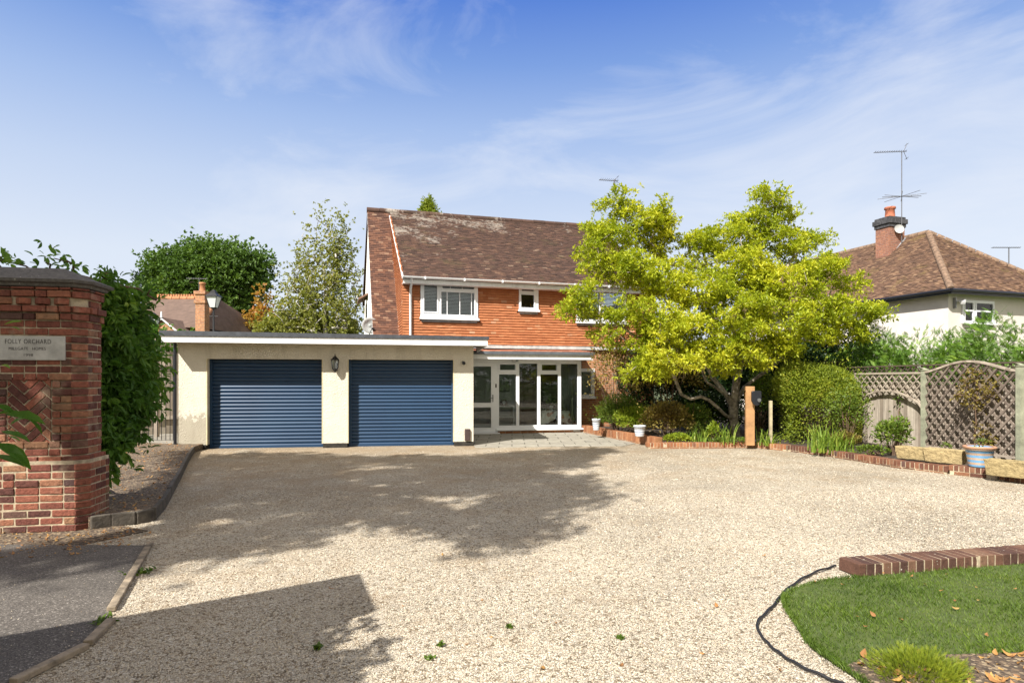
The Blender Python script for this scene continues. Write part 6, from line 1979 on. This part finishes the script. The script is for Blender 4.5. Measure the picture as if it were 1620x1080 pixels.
bgtree('oak_tree', 'dense dark green broadleaf tree beyond the far left roof', 345, 41, [(345, 440, 62, 40), (290, 445, 48, 34), (370, 420, 45, 30), (330, 415, 50, 22), (385, 460, 30, 30), (300, 480, 50, 30), (350, 490, 50, 30), (262, 420, 20, 14), (398, 415, 22, 16), (310, 405, 20, 12), (275, 425, 28, 18)], 560, 130, .22, .15, M['l_oak'], (.55, .55, .38), M['barkdark'], .35, shell=.45)
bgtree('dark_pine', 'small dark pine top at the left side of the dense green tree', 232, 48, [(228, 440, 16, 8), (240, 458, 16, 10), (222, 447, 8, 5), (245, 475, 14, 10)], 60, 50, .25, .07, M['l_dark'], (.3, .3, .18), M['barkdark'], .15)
bgtree('birch_tree', 'tall airy birch with drooping twigs behind the garage roof', 512, 33, [(513, 350, 16, 16), (535, 365, 16, 22), (490, 375, 14, 14), (517, 395, 24, 24), (478, 410, 18, 16), (545, 410, 20, 30), (500, 440, 38, 30), (545, 465, 26, 45), (480, 480, 40, 30), (515, 500, 50, 30), (455, 450, 14, 12), (565, 430, 8, 30), (450, 500, 20, 20)], 430, 42, .13, .10, M['l_birch'], (.22, .22, .55), M['birchbark'], .16, droop=.5, wig=.1, shell=.5)
bgtree('autumn_tree', 'orange and yellow turning tree between the dark tree and the birch', 405, 37, [(408, 500, 14, 16), (425, 514, 22, 12), (395, 518, 18, 9), (412, 470, 4, 7)], 80, 34, .2, .15, M['l_autumn'], (.3, .3, .3), M['barkdark'], .12)
bgtree('autumn_tree', 'yellow-green bushy tree just above the garage roof below the birch', 455, 35, [(450, 520, 34, 16), (495, 522, 36, 18), (540, 520, 30, 16), (425, 528, 20, 12)], 190, 50, .2, .13, M['l_birch'], (.3, .3, .25), M['barkdark'], .12)
bgtree('conifer_tree', 'small conifer tip poking above the house ridge', 677, 40, [(677, 322, 6, 9), (677, 338, 13, 10), (676, 356, 17, 14)], 70, 60, .22, .08, M['l_privet'], (.16, .16, .2), M['barkdark'], .15, group=None)
bgtree('leafy_tree', 'dark leafy tree behind the pergola of the left side fence', 285, 22, [(262, 545, 22, 14), (290, 555, 20, 12), (240, 540, 22, 18)], 90, 40, .14, .09, M['l_vine'], (.25, .25, .2), M['barkdark'], .08)

# ------------------------------------------------------------------ conifer hedge on the right
def hedge_fronds(P, L, Wd, n_f=9):
    """flat drooping sprays made of narrow fingers"""
    TV = []; TF = []
    for k in range(n_f):
        f = k / (n_f - 1); side = (-1) ** k; y0 = .15 + .7 * f; ln = .42 * (1 - .6 * f)
        b = len(TV); TV += [(0, y0 - .05, 0), (side * ln * .6, y0 + ln * .55, -.02), (side * ln * .52, y0 + ln * .75, -.03), (0, y0 + .06, 0)]
        TF += [(b, b + 1, b + 2), (b, b + 2, b + 3)]
    b = len(TV); TV += [(-.035, 0, 0), (.035, 0, 0), (0, 1.1, -.05)]; TF += [(b, b + 1, b + 2)]
    return np.array(TV), np.array(TF)


def hedge(name, label, fr, x0, x1, yc, half, hfun, n, L, mat, group=None):
    t_ = thing(name, label, 'hedge', fr.w(0, 0, 0), fr.a, group)
    x = rng.uniform(x0, x1, n); a = rng.uniform(-.15, math.pi + .15, n)
    hh = hfun(x); lump = 1 + .16 * np.sin(x * 2.3 + 1) * np.cos(a * 3) + .10 * np.sin(x * 5.7) + .06 * np.sin(x * 11 + a * 7)
    r = (.72 + .28 * rng.random(n) ** .6) * lump
    # superellipse section
    ca, sa = np.cos(a), np.sin(a)
    y = yc + np.sign(ca) * np.abs(ca) ** .6 * half * r; z = np.clip(np.abs(sa) ** .55 * hh * r, .15, None)
    low = rng.random(n) < .5; z = np.where(low, z * rng.random(n) ** .5, z); y = np.where(low, yc + np.sign(ca) * half * r * rng.uniform(.8, 1.05, n), y)
    P = np.stack([x, y, z], 1)
    out = np.stack([rng.normal(0, .75, n), ca * 1.0 + rng.normal(0, .3, n), sa * .65], 1) + rand_dirs(n) * .35
    Yd = unit(out); nn = unit(np.array([0, .8, .5]) + rand_dirs(n) * .8); X = unit(np.cross(Yd, nn)); Z = np.cross(X, Yd)
    Ls = (L * rng.uniform(.6, 1.3, n))[:, None]
    TV, TF = hedge_fronds(None, L, 0)
    A = inst(TV, TF, P, X * Ls * .8, Yd * Ls, Z * Ls)
    np_mesh('foliage', A[0], A[1], mat, t_, A[2])
    mb = MB()
    for i in range(int((x1 - x0) / .8)): xx = x0 + .4 + i * .8; h_ = float(hfun(np.array([xx]))[0]); mb.tube([(xx, yc, 0), (xx + .05, yc, h_ * .85)], [.05, .01], 6)
    mb.build('stems', M['barkdark'], t_)
    return t_


hedge('conifer_hedge', 'feathery green conifer hedge rising above the board fence on the right', fR, -4.5, 8.0, -1.35, .75, lambda x: 2.46 + .10 * np.sin(x * 1.7) + .06 * np.clip(1 - x, 0, 6), 46000, .17, M['l_hedge'])
# dark mass behind the tree: evergreen shrubs between house and fence
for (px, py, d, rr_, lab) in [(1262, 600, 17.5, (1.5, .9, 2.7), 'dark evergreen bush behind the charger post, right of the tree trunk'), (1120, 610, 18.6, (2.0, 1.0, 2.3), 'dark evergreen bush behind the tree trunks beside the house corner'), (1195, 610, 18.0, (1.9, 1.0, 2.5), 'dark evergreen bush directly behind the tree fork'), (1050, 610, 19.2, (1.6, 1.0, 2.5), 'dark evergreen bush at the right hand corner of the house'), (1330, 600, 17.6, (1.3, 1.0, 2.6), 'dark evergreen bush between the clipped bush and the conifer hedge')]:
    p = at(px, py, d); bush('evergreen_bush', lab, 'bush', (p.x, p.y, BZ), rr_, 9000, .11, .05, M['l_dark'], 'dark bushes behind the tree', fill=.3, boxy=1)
p = at(1050, 600, 17.7); bush('wall_climber', 'bronze and green climber growing on the brick wall behind the tree', 'climber', (p.x + .2, p.y + .05, BZ), (1.2, .4, 3.1), 6500, .09, .05, M['l_brown'], fill=.3, holes=.9)
p = at(975, 600, 16.9); bush('wall_climber', 'thin yellow-green climber beside the porch window', 'climber', (p.x, p.y + .45, BZ), (.8, .3, 3.1), 2600, .10, .05, M['l_brown'], fill=.2, holes=1.0)
# clipped bush
p = gnd(1321, 704, BZ)
bush('clipped_bush', 'large rounded clipped golden-green bush right of the charger post', 'bush', (p.x, p.y + .8, BZ), (.98, .8, 1.80), 34000, .055, .03, M['l_privet'], up=.25, lump=.26, fill=.62, stems=30, boxy=1, shag=.13, holes=.25)

# trailing growth at its right
p = gnd(1362, 712, BZ); bush('trailing_shrub', 'loose trailing shrub in front of the fence, right of the clipped bush', 'shrub', (p.x, p.y + .55, BZ), (.5, .45, 1.25), 1500, .07, .035, M['l_green'], fill=.2, holes=1.0, droop=.3)
# bed planting
def bp(px, py): return gnd(px, py, BZ)
for (px, py, rad_, n, L, Wd, mat, nm, lab, ct, kw) in [
    (985, 689, (.72, .4, .86), 8500, .055, .022, 'l_green', 'flowering_shrub', 'fine leaved green shrub behind the white banded pots', 'shrub', dict(fill=.35, lump=.34, holes=.3, up=.2, shag=.2)),
    (1005, 691, (.45, .3, .62), 2600, .065, .035, 'l_lime', 'lime_shrub', 'bright lime green leafy shrub just behind the front white banded pot', 'shrub', dict(fill=.3, lump=.3, holes=.4)),
    (1100, 696, (.5, .3, .75), 2200, .08, .03, 'l_green', 'shade_plant', 'mid green arching plants left of the tree trunks behind the lime mound', 'plant', dict(fill=.2, holes=.5, shag=.3)),
    (1062, 699, (.6, .38, .80), 3600, .07, .04, 'l_brown', 'bronze_shrub', 'low bronze and yellow shrub right of the white banded pot', 'shrub', dict(fill=.3, holes=.6, shag=.2)),
    (1075, 702, (.34, .16, .18), 900, .06, .04, 'l_lime', 'lime_groundcover', 'low lime green mound just behind the edging under the tree', 'plant', dict()),
    (1131, 701, (.14, .1, .42), 160, .09, .05, 'l_lime', 'yellow_leaved_plant', 'small upright yellow-green plant left of the strap leaved clump', 'plant', dict(fill=.2)),
    (1160, 703, (.5, .14, .12), 700, .05, .03, 'l_green', 'groundcover_plant', 'low green ground cover along the edging left of the charger post', 'plant', dict()),
    (1208, 690, (.32, .3, 1.7), 1600, .075, .05, 'l_green', 'ivy_column', 'upright pale ivy between the charger post and the clipped bush', 'climber', dict(fill=.25, holes=.8)),
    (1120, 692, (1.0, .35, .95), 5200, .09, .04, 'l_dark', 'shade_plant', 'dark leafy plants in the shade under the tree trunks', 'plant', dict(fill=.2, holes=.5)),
    (1425, 722, (.32, .25, .62), 900, .08, .045, 'l_green', 'small_rose', 'low leafy rose in front of the fence left of the plain trough', 'shrub', dict(fill=.2, holes=.6)),
    (1345, 711, (.3, .2, .3), 700, .06, .03, 'l_brown', 'dry_perennial', 'straggly dry perennial at the foot of the clipped bush', 'plant', dict(fill=.2, holes=.5)),
    (1385, 722, (.35, .15, .16), 350, .06, .035, 'l_green', 'groundcover_plant', 'sparse low ground cover behind the edging right of the clipped bush', 'plant', dict())]:
    p = bp(px, py); bush(nm, lab, ct, (p.x, p.y + rad_[1] * .9, BZ), rad_, n, L, Wd, M[mat], **kw)
for (px, py, n, h, w, ln, lab) in [(1150, 703, 30, .55, .10, .7, 'strap leaved clump on the edge of the bed left of the charger post'), (1215, 705, 40, .42, .12, .9, 'strap leaved clump between the charger post and the clipped bush'), (1306, 716, 90, .62, .14, .6, 'yellow-green sword leaved clump in front of the clipped bush'), (1335, 716, 60, .5, .12, .9, 'green arching clump right of the sword leaved clump'), (1110, 700, 60, .5, .2, 1.0, 'grassy clump in the shade under the tree')]:
    p = bp(px, py); clump('strap_leaved_plant', lab, 'plant', (p.x, p.y + .12, BZ), n, h, w, ln, M['l_blade'])
# climbing rose on the diamond trellis
pr_ = fR.w(.75, .12, BZ)
RB = [bl(1548, 600, 11.4, 24, 18, .15), bl(1530, 622, 11.5, 22, 16, .15), bl(1570, 615, 11.2, 20, 14, .12), bl(1545, 650, 11.4, 12, 24, .1), bl(1560, 690, 11.2, 14, 12, .1)]
leafy('climbing_rose', 'climbing rose with yellowing leaves on the humped diamond trellis', 'climber', pr_, RB, 70, 12, .055, .035, M['l_brown'], sub=4, spread=.06, limbs=[[(0, 0, 0), (0, 0, .9), (.05, 0, 1.3)]], seg=.2, r_base=.012)
RB = [bl(1432, 640, 13.4, 12, 30, .1), bl(1428, 670, 13.3, 20, 22, .1), bl(1455, 628, 13.2, 22, 8, .1)]
pr_ = fR.w(2.6, .12, BZ)
leafy('climbing_rose', 'thin climbing rose against the boards under the scooped trellis', 'climber', pr_, RB, 40, 10, .06, .035, M['l_green'], sub=4, spread=.07, limbs=[[(0, 0, 0), (0, 0, .6)]], seg=.2, r_base=.01)
# plants in the pots
for (px, py, z, r_, h_, mt, lab) in [(1503, 712, .3, .1, .12, 'l_green', 'few sprigs growing in the carved sandstone trough'), (1561, 708, .46, .12, .14, 'l_green', 'sparse sprigs growing in the blue striped pot'), (1013.5, 672, .3, .1, .12, 'l_lime', 'short sprigs growing in the front white banded pot')]:
    d = FPX * (EYE - z) / (py - HY); c_ = at(px, py, d); bush('pot_sprigs', lab, 'plant', (c_.x, c_.y + .1, z - .03), (r_, r_, h_), 60, .04, .02, M[mt], stems=4)
# juniper in the foreground corner
p = gnd(1455, 1075)
t_ = thing('juniper_bush', 'low feathery yellow-green conifer at the bottom edge below the lawn', 'bush', (p.x, p.y, .02))
n = 4200; d_ = rand_dirs(n); d_[:, 2] = np.abs(d_[:, 2]); r_ = (.35 + .65 * rng.random(n) ** .5) * (1 + .18 * np.sin(d_[:, 0] * 9) * np.cos(d_[:, 1] * 8)); P_ = d_ * r_[:, None] * np.array([.24, .20, .115])
Yd = unit(d_ + rand_dirs(n) * .5 + np.array([0, 0, .5])); X = unit(np.cross(Yd, rand_dirs(n))); Z = np.cross(X, Yd); Ls = (.028 * rng.uniform(.6, 1.4, n))[:, None]
TV, TF = hedge_fronds(None, 1, 0, 7); A = inst(TV, TF, P_, X * Ls * .7, Yd * Ls, Z * Ls); np_mesh('foliage', A[0], A[1], M['l_privet'], t_, A[2])

# ------------------------------------------------------------------ trees behind the camera that shade the drive
def to_px(x, y, z=0): return CX + FPX * x / y, HY + FPX * (EYE - z) / y


def shaded(x, y):
    px, py = to_px(x, np.maximum(y, .5))
    e = 2.2 / np.maximum(y, 3)                 # ragged, soft border
    px = px + rng.normal(0, 55, len(x)) * e; py = py + rng.normal(0, 22, len(x)) * e * e * 2
    P = [(-1200, 860), (60, 880), (255, 852), (285, 770), (296, 722), (420, 716), (560, 722), (720, 722), (830, 716), (960, 708), (975, 712), (930, 724), (895, 742), (925, 762), (948, 775), (945, 792), (900, 806), (862, 830), (840, 858), (770, 866), (700, 838), (600, 826), (520, 838), (440, 862), (330, 888), (180, 905), (-200, 940), (-1400, 960)]
    m = in_poly(px, py, P)
    for (cx_, cy_, rx, ry) in [(612, 738, 60, 5), (620, 769, 42, 4), (720, 790, 70, 11), (655, 808, 40, 8), (390, 798, 60, 7), (300, 832, 70, 17), (480, 806, 30, 5), (330, 712, 30, 6), (880, 748, 30, 6), (120, 905, 60, 9), (560, 716, 60, 3)]:
        m &= ((px - cx_) / rx) ** 2 + ((py - cy_) / ry) ** 2 > 1
    return m


n = 60000
gx2 = rng.uniform(-9.5, 3.4, n); gy2 = rng.uniform(4.6, 14.0, n)
m_ = shaded(gx2, gy2)
# also the pier and the climber stand in the same shade, on the near side of the bed
gx2, gy2 = gx2[m_], gy2[m_]
n = 2250; gx2, gy2 = gx2[:n], gy2[:n]; n = len(gx2)
hz2 = rng.uniform(8.3, 10.8, n) + .25 * np.clip(gy2 - 9, 0, 5)
S = np.stack([gx2, gy2, np.zeros(n)], 1); Pc = S - TR[None, :] * (hz2 / -TR[2])[:, None]
sb = np.array([-8.5, -1.5, 0])
st = thing('shade_tree', 'tall leafy tree behind the camera on the left whose crown shades the drive', 'tree', sb)
ctr = Pc.mean(0) - sb
lm = [[(0, 0, 0), tuple(np.array([0.3, .3, 4.5])), tuple(ctr * [.6, .6, .9] * 1.0)]]
keep_t = rng.choice(n, 500, replace=False)
build_tree(st, lm, (Pc - sb)[keep_t], lambda P, D: rosettes(8, .10, .08, (.12,) * 3, sub=4)(P, D), M['barkdark'], r_tip=.006, r_base=.22, crown_mat=M['l_shade'], crown_name='outer_leaves', seg=.8, nside=5)
A = rosettes(24, .12, .10, (.15, .15, .14), sub=4, up=1.5)(Pc - sb, rand_dirs(n)); np_mesh('crown', A[0], A[1], M['l_shade'], st, A[2])

# added unseen block behind the camera on the left throws the straight edged shadow
k_h = 2.6; sh_ = TR * (k_h / -TR[2])
c0 = np.array(gnd(570, 907)) - sh_; c1 = np.array(gnd(240, 966)) - sh_; c2 = np.array(gnd(597, 965)) - sh_
e1 = unit(c1 - c0); e2 = unit(c2 - c0); far1 = c0 + e1 * 5.5; b0 = c2; b1 = c2 + e1 * 5.5
shd = thing('shadow_block', 'unseen flat topped block added behind the camera on the left to cast a shadow', 'shadow caster', (c0[0], c0[1], 0))
q = [c0, c2, b1, far1]; q = [tuple(np.array(p) - [c0[0], c0[1], 0]) for p in q]
mb = MB(); mb.prism([(a, b2, z - .1) for a, b2, z in q], (0, 0, .1)); mb.build('roof', M['felt'], shd)
mb = MB(); cc = np.mean(q, axis=0); mb.prism([(a + (cc[0] - a) * .03, b2 + (cc[1] - b2) * .03, 0) for a, b2, z in q], (0, 0, k_h - .101)); mb.build('wall', M['old_wood'], shd)
# dense bush beside it
Bk = []
for (px, py, rp, h_) in [(395, 1075, 60, 2.5), (300, 1050, 80, 2.5), (430, 1020, 50, 2.6), (200, 1080, 90, 2.3), (462, 1090, 26, 2.4), (350, 1120, 80, 2.4), (440, 1130, 50, 2.4)]:
    g = np.array(gnd(px, py)); s_ = g[1] / FPX; c_ = g - TR * (h_ / -TR[2]); Bk.append((c_[0], c_[1], c_[2], rp * s_, rp * s_, .35))
leafy('tall_bush', 'broad leafy bush behind the camera beside the shadow block', 'bush', (Bk[0][0] - .2, Bk[0][1] - .2, 0), Bk, 330, 30, .09, .06, M['l_vine'], sub=5, spread=.09, droop=.1)

# ------------------------------------------------------------------ stones, grass, litter
PEB_V = [(0, 0, .5), (.5, 0, 0), (0, .5, 0), (-.5, 0, 0), (0, -.5, 0), (0, 0, -.3)]
PEB_F = [(0, 1, 2), (0, 2, 3), (0, 3, 4), (0, 4, 1)]
def on_drive(x, y):
    return ~in_poly(x, y, LAWN) & ~in_poly(x, y, TARMAC) & ~in_poly(x, y, BEDL) & (y < 13.6) & ~in_poly(x, y, [(B1.x, B1.y), (A0.x, A0.y), (A1.x, A1.y), (B1.x - .06, B1.y + .22)])


xs_ = []; ys_ = []; ss_ = []
for (y0, y1, dens, sz) in [(2.75, 4.2, 5200, .0085), (4.2, 6.0, 2600, .0100), (6.0, 8.5, 900, .0125), (8.5, 13.5, 110, .016)]:
    w_ = .95 * y1; n = int(dens * (y1 - y0) * 2 * w_ * .8); x = rng.uniform(-w_, w_, n); y = rng.uniform(y0, y1, n); k = (np.abs(x / y) < .9) & on_drive(x, y); xs_.append(x[k]); ys_.append(y[k]); ss_.append(np.full(k.sum(), sz))
x = np.concatenate(xs_); y = np.concatenate(ys_); s_ = np.concatenate(ss_) * rng.uniform(.45, 1.5, len(x)); n = len(x)
a = rng.uniform(0, 6.283, n); til = rng.normal(0, .35, (n, 2)); X = np.stack([np.cos(a), np.sin(a), til[:, 0]], 1); Y = np.stack([-np.sin(a), np.cos(a), til[:, 1]], 1); Z = unit(np.cross(X, Y))
A = inst(PEB_V, PEB_F, np.stack([x, y, s_ * .12], 1), X * s_[:, None] * 1.3, Y * (s_ * rng.uniform(.55, 1, n))[:, None], Z * (s_ * .7)[:, None])
tag(np_mesh('loose_chippings', A[0], A[1], M['pebble'], None, A[2]), 'loose pale stone chippings lying over the driveway', 'gravel', kind='stuff')
# a few stones kicked out over the tarmac
n = 900; x = rng.uniform(-6, -2.2, n); y = rng.uniform(2.6, 5.75, n)
T4 = [np.array(gnd(*q))[:2] for q in [(235, 864), (178, 962), (140, 1022), (40, 1072)]]
dmin = np.min([np.hypot(x - q[0], y - q[1]) for q in [T4[0] + (T4[1] - T4[0]) * f for f in np.linspace(0, 1, 8)] + [T4[1] + (T4[3] - T4[1]) * f for f in np.linspace(0, 1, 10)]], axis=0)
k = in_poly(x, y, TARMAC) & ((rng.random(n) < .22) | (rng.random(n) < np.exp(-dmin / .12))); x, y = x[k], y[k]; n = len(x); s_ = .011 * rng.uniform(.4, 1.3, n)
a = rng.uniform(0, 6.283, n); zz = np.zeros(n); A = inst(PEB_V, PEB_F, np.stack([x, y, .012 + s_ * .2], 1), np.stack([np.cos(a), np.sin(a), zz], 1) * s_[:, None], np.stack([-np.sin(a), np.cos(a), zz], 1) * s_[:, None] * .8, np.stack([zz, zz, s_ * .7], 1))
tag(np_mesh('scattered_chippings', A[0], A[1], M['pebble'], None, A[2]), 'pale chippings scattered over the dark tarmac corner', 'gravel', kind='stuff')
# ragged grass along the cut edge of the lawn
ED = [np.array(gnd(*q))[:2] for q in LAWN_PX[:14]]
n = 2600; i_ = rng.integers(0, len(ED) - 1, n); f_ = rng.random(n)[:, None]; E_ = np.array(ED); p_ = E_[i_] * (1 - f_) + E_[i_ + 1] * f_ + rng.normal(0, .012, (n, 2))
EDGE_P = p_
# grass
n = 85000; x = rng.uniform(1.4, 6.5, n); y = rng.uniform(2.6, 5.5, n); k = in_poly(x, y, LAWN) & ~in_poly(x, y, [(p[0], p[1] - .02) for p in LIT]) & (np.abs(x / y) < .9); x, y = np.concatenate([x[k], EDGE_P[:, 0]]), np.concatenate([y[k], EDGE_P[:, 1]]); n = len(x)
BV = [(-.5, 0, 0), (.5, 0, 0), (.3, .25, .55), (0, .7, 1)]; BF = [(0, 1, 2), (0, 2, 3)]
a = rng.uniform(0, 6.283, n); h = rng.uniform(.012, .034, n) * (1 + .4 * np.sin(x * 5) * np.sin(y * 6)); c, s = np.cos(a), np.sin(a); zz = np.zeros(n)
A = inst(BV, BF, np.stack([x, y, zz + .020], 1), np.stack([c, s, zz], 1) * .0042, np.stack([-s, c, zz], 1) * (h * rng.uniform(.4, 1.3, n))[:, None], np.stack([zz, zz, h], 1))
tag(np_mesh('lawn_grass', A[0], A[1], M['l_grass'], None, A[2]), 'short mown green grass on the rounded corner of lawn', 'grass', kind='stuff')


def flat_leaves(name, label, x, y, z, L, mat, cat='fallen leaves'):
    n = len(x); a = rng.uniform(0, 6.283, n); s_ = L * rng.uniform(.5, 1.3, n); ti = rng.normal(0, .3, (n, 2))
    Y = unit(np.stack([np.cos(a), np.sin(a), ti[:, 0]], 1)); X = unit(np.stack([-np.sin(a), np.cos(a), ti[:, 1]], 1)); Z = np.cross(X, Y)
    A = inst(OVAL_V, OVAL_F, np.stack([x, y, z + s_ * .12], 1), X * (s_ * .62)[:, None], Y * s_[:, None], Z * s_[:, None] * 1.4)
    tag(np_mesh(name, A[0], A[1], mat, None, A[2]), label, cat, kind='stuff')


n = 260; x = rng.uniform(1.6, 3.6, n); y = rng.uniform(2.7, 3.4, n); k = in_poly(x, y, LIT); flat_leaves('fallen_leaves', 'orange-brown fallen leaves on the soil below the lawn', x[k], y[k], .036, .055, M['l_fallen'])
n = 2600; x = rng.uniform(-9, -3.5, n); y = rng.uniform(5.7, 14.5, n); k = in_poly(x, y, BEDL); flat_leaves('leaf_litter', 'dry leaf litter and debris covering the left planting bed', x[k], y[k], .131, .045, M['l_fallen'])
n = 420; x = rng.uniform(-6.2, -3.6, n); y = rng.uniform(5.3, 6.4, n); flat_leaves('verge_litter', 'scattered dry leaves on the bare strip in front of the pier and tarmac edge', x, y, .012, .035, M['l_fallen'])
g_ = [gnd(*q) for q in [(690, 1032), (735, 1020), (1135, 962), (560, 1000), (880, 985), (905, 905), (640, 960), (1115, 1035), (780, 1008), (985, 1050), (520, 930), (1080, 900), (1235, 1060), (1040, 850), (700, 880), (860, 1055), (500, 720), (430, 726), (610, 735), (350, 750), (900, 830), (760, 950), (1205, 880), (1330, 820)]]
n = 34; x = rng.uniform(1.8, 4.6, n); y = rng.uniform(3.2, 4.9, n); k = in_poly(x, y, LAWN) & ~in_poly(x, y, LIT)
flat_leaves('lawn_leaves', 'a few dry leaves lying on the lawn grass', x[k], y[k], .045, .035, M['l_fallen'])
flat_leaves('stray_leaves', 'single brown leaves lying here and there on the drive', np.array([p.x for p in g_]), np.array([p.y for p in g_]), .006, .045, M['l_fallen'])
for (px, py, n, h, w, lab) in [(503, 1026, 16, .035, .008, 'tiny grass tuft in the gravel by the shadow edge'), (697, 1022, 14, .03, .006, 'tiny upright weed in the gravel left of the flat weed'), (679, 1042, 16, .02, .012, 'tiny flat green weed in the gravel at the bottom centre'), (981, 1010, 20, .022, .012, 'small dark green weed in the gravel right of centre'), (806, 992, 18, .02, .010, 'tiny green weed in the gravel near the centre'), (228, 905, 30, .04, .05, 'mossy tuft beside the upper timber edging'), (165, 985, 26, .04, .04, 'mossy tuft beside the lower timber edging')]:
    p = gnd(px, py); clump('gravel_weed', lab, 'weed', (p.x, p.y, .004), n, h, w, 1.2, M['l_grass'])

# unseen tall hedge added behind the camera to darken the porch glass reflection
fK = Frame(14, -8.5, 180)
hedge('reflection_hedge', 'unseen tall green hedge added behind the camera for the porch glass to reflect', fK, -6, 34, 0, 1.0, lambda x: 4.2 + .4 * np.sin(x * .9), 9000, .6, M['l_vine'])
